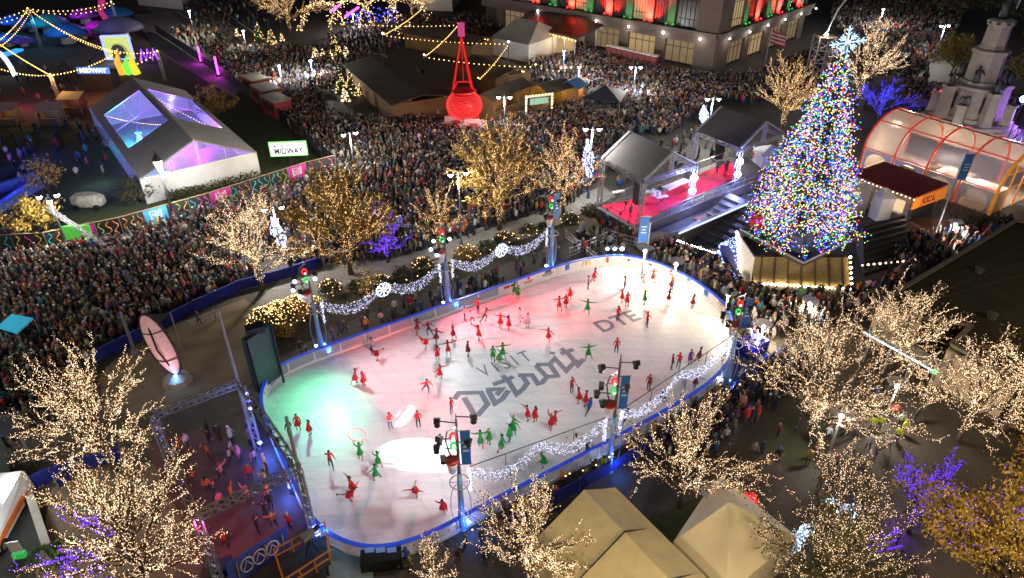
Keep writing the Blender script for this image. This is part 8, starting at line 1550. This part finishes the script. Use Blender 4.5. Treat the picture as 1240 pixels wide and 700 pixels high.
def free(x, y, dmin):
    for ox, oy, r in OBST:
        if (x - ox) ** 2 + (y - oy) ** 2 < r * r: return False
    gx, gy = int(x / .8), int(y / .8)
    for i in (-1, 0, 1):
        for j in (-1, 0, 1):
            for a, b in grid.get((gx + i, gy + j), ()):
                if (x - a) ** 2 + (y - b) ** 2 < dmin * dmin: return False
    return True
rink_in = [RK(*p) for p in loc]; rc_ = RK(23, 33)
rink_big = [rc_ + (p - rc_) * 1.03 + (p - rc_).normalized() * .35 for p in rink_in]
folk = []
for k, poly in HP.items():
    xs = [p.x for p in poly]; ys = [p.y for p in poly]; ar = abs(sum(poly[i].x * poly[(i + 1) % len(poly)].y - poly[(i + 1) % len(poly)].x * poly[i].y for i in range(len(poly)))) / 2
    want = int(ar * DEN[k]); dmin = .36 if DEN[k] > 1 else .55; got = 0; tries = 0
    while got < want and tries < want * 9:
        tries += 1; x, y = rg.uniform(min(xs), max(xs)), rg.uniform(min(ys), max(ys))
        if DEN[k] > 1 and sin(x * .9 + 2.1 * sin(y * .37)) * sin(y * .8 + 1.7 * sin(x * .31)) < -.62 and rg.random() < .75: continue
        if not inside((x, y), poly) or inside((x, y), rink_big) or not free(x, y, dmin): continue
        grid.setdefault((int(x / .8), int(y / .8)), []).append((x, y)); got += 1; folk.append((x, y, k))
# hand placed people first
used = set()
def lab(base):
    return base
HV = (.45, .62, .02)
for px, coat, ps, l, hd, hc in (((1063, 520), HV, 'stand', 'guard in bright yellow jacket on the rear plaza beside the disc lamp', 'cap', (.02, .02, .02)), ((1054, 522), HV, 'pockets', 'second guard in bright yellow jacket beside the disc lamp, farther from the red one', 'beanie', (.02, .02, .02)), ((1079, 506), (.6, .04, .05), 'stand', 'person in bright red jacket standing by the disc lamp and the guards', 'cap', (.1, .01, .01)),
     ((1085, 534), HV, 'walk', 'guard in yellow jacket walking alone on the open plaza, nearer the lawn', 'beanie', (.02, .02, .02)), ((1092, 526), HV, 'stand', 'guard in yellow jacket walking beside the lone plaza guard', 'cap', (.02, .02, .02)), ((1057, 558), (.025, .025, .03), 'wave', 'person in black coat on the open plaza with an arm raised', 'hair', (.3, .2, .1)),
     ((242, 393), (.07, .08, .05), 'walk', 'lone dark clothed walker crossing the sand behind the crowd barrier', 'hair', (.3, .22, .12)), ((730, 571), (.4, .6, .03), 'stand', 'person in lime jacket at the foot of the middle near tower', 'beanie', (.02, .02, .02)), ((740, 569), (.25, .2, .15), 'pockets', 'person in beige coat beside the lime jacket at the middle near tower', 'beanie', (.05, .04, .03)), ((710, 556), (.02, .025, .05), 'phone', 'person in dark coat filming over the near boards by the middle tower', 'hair', (.02, .02, .02)),
     ((771, 536), (.6, .14, .02), 'stand', 'person in orange jacket behind the near boards under the lit tree', 'beanie', (.3, .08, .02)), ((1100, 303 - 8), (.5, .05, .06), 'stand', 'performer in red costume by the kiosk steps', 'beanie', (.05, .1, .4)), ((1092, 288), (.05, .08, .2), 'walk', 'performer in blue costume by the kiosk steps', 'beanie', (.05, .1, .4)), ((1085, 262), (.03, .03, .03), 'stand', 'dark clothed figure in the small pale arch tent', 'cap', (.02, .02, .02)),
     ((352, 640), (.5, .03, .03), 'stand', 'person in red jacket at the gantry leg by the rink corner', 'beanie', (.5, .5, .5)), ((354, 600), (.3, .2, .15), 'phone', 'person filming at the rink corner gantry leg', 'beanie', (.03, .03, .06)), ((88, 694), (.02, .03, .07), 'stand', 'person in navy coat at the wreath stall', 'hair', (.04, .03, .02))):
    g = V3(G(*px), 0); person(g, rg.uniform(0, 6.28), ps, coat, (.03, .03, .04), l, hd, hc)
for i, (px, c, ps, l) in enumerate((((763, 262), (.1, .1, .12), 'stand', 'musician in grey at the speaker end of the red carpet'), ((757, 256), (.02, .02, .03), 'pockets', 'musician in black behind the keyboard near the crowd'), ((798, 238), (.02, .02, .03), 'stand', 'musician in black at the drum kit'), ((867, 214), (.02, .02, .03), 'arms_wide', 'singer in black on the middle of the red carpet'), ((880, 206), (.02, .02, .04), 'wave', 'singer in black with raised arm on the red carpet end'), ((878, 210), (.1, .02, .03), 'stand', 'singer in dark red beside the raised arm singer'), ((910, 196), (.6, .1, .12), 'stand', 'performer in pink red under the second canopy'))):
    person(G(px[0], px[1], 1.2), pi + rg.uniform(-.6, .6), ps, c, (.02, .02, .03), l, 'hair', (.02, .015, .01))
# nearest spectators are people of their own, the rest of the crowd is one mass
def showing(f):
    d = f[1] * cos(CT) + CH * sin(CT); return d
folk.sort(key=showing)
limit = 292 - NPEOPLE[0]
near = []; quota = dict(left=40, backrail=48, path=10, curve=44, kiosk=20, front=46, rear=24, below=14, stagefloor=26, mid=0, stagewalk=8)
rest = []
for f in folk:
    if f[2] in quota and quota[f[2]] > 0 and len(near) < limit: quota[f[2]] -= 1; near.append(f)
    else: rest.append(f)
PS = [('stand', 'standing'), ('pockets', 'with hands in pockets'), ('phone', 'holding up a phone'), ('wave', 'with one arm raised'), ('long_coat', 'in a long coat'), ('walk', 'stepping forward')]
for x, y, k in near:
    for _ in range(60):
        c = rg.choices(COATS, cw)[0]; ps, pw = rg.choices(PS, [5, 5, 3, 1, 3, 2])[0] if k != 'stagefloor' else rg.choice([('dance', 'dancing'), ('wave', 'with one arm raised'), ('stand', 'standing')]); hk = rg.choices(['beanie', 'hair', 'long_hair', 'hood', 'cap'], [5, 3, 2, 2, 1])[0]
        if k == 'stagefloor': c = rg.choice([('pink', (.55, .15, .25), 1), ('orange', (.6, .16, .03), 1), ('black', (.02, .02, .03), 1), ('red', (.5, .03, .04), 1), ('mustard', (.45, .25, .03), 1), ('white', (.6, .55, .55), 1)])
        if hk in ('hair', 'long_hair'): hn = rg.choice(list(HAIRC)); hc = HAIRC[hn]; hw = f"{'long ' if hk == 'long_hair' else ''}{hn} hair"
        elif hk == 'hood': hc = c[1]; hw = 'hood up'
        else: hn, hc = rg.choice(HATS); hw = f"{hn} {'woolly hat' if hk == 'beanie' else 'cap'}"
        cl = 'top' if k == 'stagefloor' else 'coat'
        l = f"{c[0]} {cl} spectator, {hw}, {pw if ps != 'long_coat' else 'ankle length coat'}, {PLACE[k]}" if k != 'stagefloor' else f"dancer in {c[0]} top, {hw}, {pw}, {PLACE[k]}"
        if l not in used and len(l.replace(',', '').split()) <= 16: break
    used.add(l)
    tgt = rc_ if k in ('backrail', 'curve', 'front', 'below', 'path') else Vector((24, 56, 0)) if k in ('left', 'kiosk', 'rear') else Vector((rg.uniform(-20, 20), rg.uniform(10, 50), 0))
    fc = math.atan2(tgt.y - y, tgt.x - x) - pi / 2 + rg.gauss(0, .5)
    z = 0.03 if k == 'stagefloor' else 1.16 if k == 'stagewalk' and False else 0
    person(Vector((x, y, z)), fc, ps, tuple(v * rg.uniform(.8, 1.2) for v in c[1]), rg.choice([(.02, .025, .05), (.02, .02, .022), (.06, .05, .045)]), l, hk, hc, False, None, rg.uniform(.92, 1.06))
# ---- the rest: one mass of low figures, each coloured by its own clothes
N = len(rest)
fv = []; ff = []; fc_ = []   # verts, faces, colour class 0 coat 1 trousers 2 skin 3 hat
def ring(z, rx, ry, n, cls, cx=0, cy=0):
    o = len(fv)
    for k in range(n): a = 2 * pi * k / n; fv.append((cx + rx * cos(a), cy + ry * sin(a), z)); fc_.append(cls)
    return o
def join(a, b, n):
    for k in range(n): ff.append((a + k, a + (k + 1) % n, b + (k + 1) % n, b + k))
n = 6
for s in (-1, 1):
    a = ring(0, .07, .11, 4, 1, s * .1); b = ring(.85, .09, .1, 4, 1, s * .09); join(a, b, 4)
R_ = [ring(.72, .21, .16, n, 0), ring(.95, .22, .17, n, 0), ring(1.2, .22, .15, n, 0), ring(1.42, .2, .12, n, 0), ring(1.5, .08, .07, n, 0)]
for a, b in zip(R_[:-1], R_[1:]): join(a, b, n)
H_ = [ring(1.49, .05, .05, n, 2), ring(1.56, .085, .09, n, 2), ring(1.63, .1, .105, n, 2), ring(1.66, .108, .112, n, 3), ring(1.73, .085, .09, n, 3), ring(1.78, .02, .02, n, 3)]
for a, b in zip(H_[:-1], H_[1:]): join(a, b, n)
for s in (-1, 1):
    a = ring(1.4, .06, .06, 4, 0, s * .21, 0); b = ring(1.12, .06, .06, 4, 0, s * .3, .05); c = ring(.98, .045, .05, 4, 0, s * .22, .22); join(a, b, 4); join(b, c, 4); e = ring(.96, .035, .04, 4, 2, s * .18, .28); join(c, e, 4)
fv = np.array(fv, np.float32); nv = len(fv); fa = np.array(ff, np.int32); fcl = np.array(fc_)
rs = np.random.RandomState(5)
P_ = np.array([(f[0], f[1]) for f in rest], np.float32)
tgt = np.where(np.array([f[2] in ('upper', 'mid', 'far', 'lane') for f in rest])[:, None], np.array([[24., 58.]]), np.array([[10., 45.]])).astype(np.float32)
ang = np.arctan2(tgt[:, 1] - P_[:, 1], tgt[:, 0] - P_[:, 0]) - pi / 2 + rs.normal(0, .6, N)
sc = np.where(rs.rand(N) < .12, rs.uniform(.55, .72, N), rs.uniform(.73, .9, N)); wd = rs.uniform(.95, 1.25, N); ca, sa = np.cos(ang), np.sin(ang)
x = fv[None, :, 0] * (sc * wd)[:, None]; y = fv[None, :, 1] * (sc * wd)[:, None]; z = fv[None, :, 2] * sc[:, None]
up_ = (rs.rand(N) < .09); armv = np.zeros(nv, bool); armv[-32:] = True
z2 = np.where(armv & (fv[:, 2] < 1.3), 1.4 + (1.4 - fv[:, 2]) * .95, fv[:, 2]); z = np.where(up_[:, None] & armv[None], z2[None] * sc[:, None], z)
bend = rs.normal(0, .03, N)[:, None]
V_ = np.empty((N, nv, 3), np.float32); V_[..., 0] = x * ca[:, None] - y * sa[:, None] + P_[:, 0:1] + bend * z; V_[..., 1] = x * sa[:, None] + y * ca[:, None] + P_[:, 1:2]; V_[..., 2] = z
F_ = (fa[None] + (np.arange(N) * nv)[:, None, None]).reshape(-1, 4)
me = bpy.data.meshes.new('crowd'); me.vertices.add(N * nv); me.vertices.foreach_set('co', V_.reshape(-1)); nf = len(F_)
me.loops.add(nf * 4); me.loops.foreach_set('vertex_index', F_.reshape(-1).astype(np.int32)); me.polygons.add(nf); me.polygons.foreach_set('loop_start', np.arange(nf, dtype=np.int32) * 4); me.polygons.foreach_set('use_smooth', np.ones(nf, bool))
cp = np.array([c[1] for c in COATS]); pr_ = np.array(cw, float); pr_ /= pr_.sum()
cc_ = cp[rs.choice(len(COATS), N, p=pr_)] * rs.uniform(.3, 1.15, (N, 1)) ; tr_ = np.array([(.02, .025, .05), (.02, .02, .022), (.06, .05, .045), (.03, .05, .1)])[rs.randint(0, 4, N)]
skn = np.array(SKIN)[rs.choice(6, N, p=[.28, .2, .14, .14, .1, .14])]; hts = np.array([h[1] for h in HATS] + [(.02, .014, .01), (.05, .03, .015), (.012, .01, .01), (.3, .2, .08)])[rs.choice(12, N, p=[.12, .07, .05, .06, .04, .05, .04, .03, .18, .16, .14, .06])]
tab = np.stack([cc_, tr_, skn, hts], 1); colr = tab[:, fcl, :]
rgba = np.ones((N, nv, 4), np.float32); rgba[..., :3] = np.clip(colr, 0, 1)
at = me.attributes.new('clothes', 'FLOAT_COLOR', 'POINT'); at.data.foreach_set('color', rgba.reshape(-1)); me.update(); me.validate()
me.materials.append(attr_mat('crowd_clothes', 'clothes', .85, False, 'GEOMETRY'))
o = bpy.data.objects.new('crowd', me); COL.objects.link(o); tag(o, 'dense winter coated crowd filling the plaza beyond the nearest spectators', 'crowd', None, 'stuff')
print('crowd', N, 'people', NPEOPLE[0])
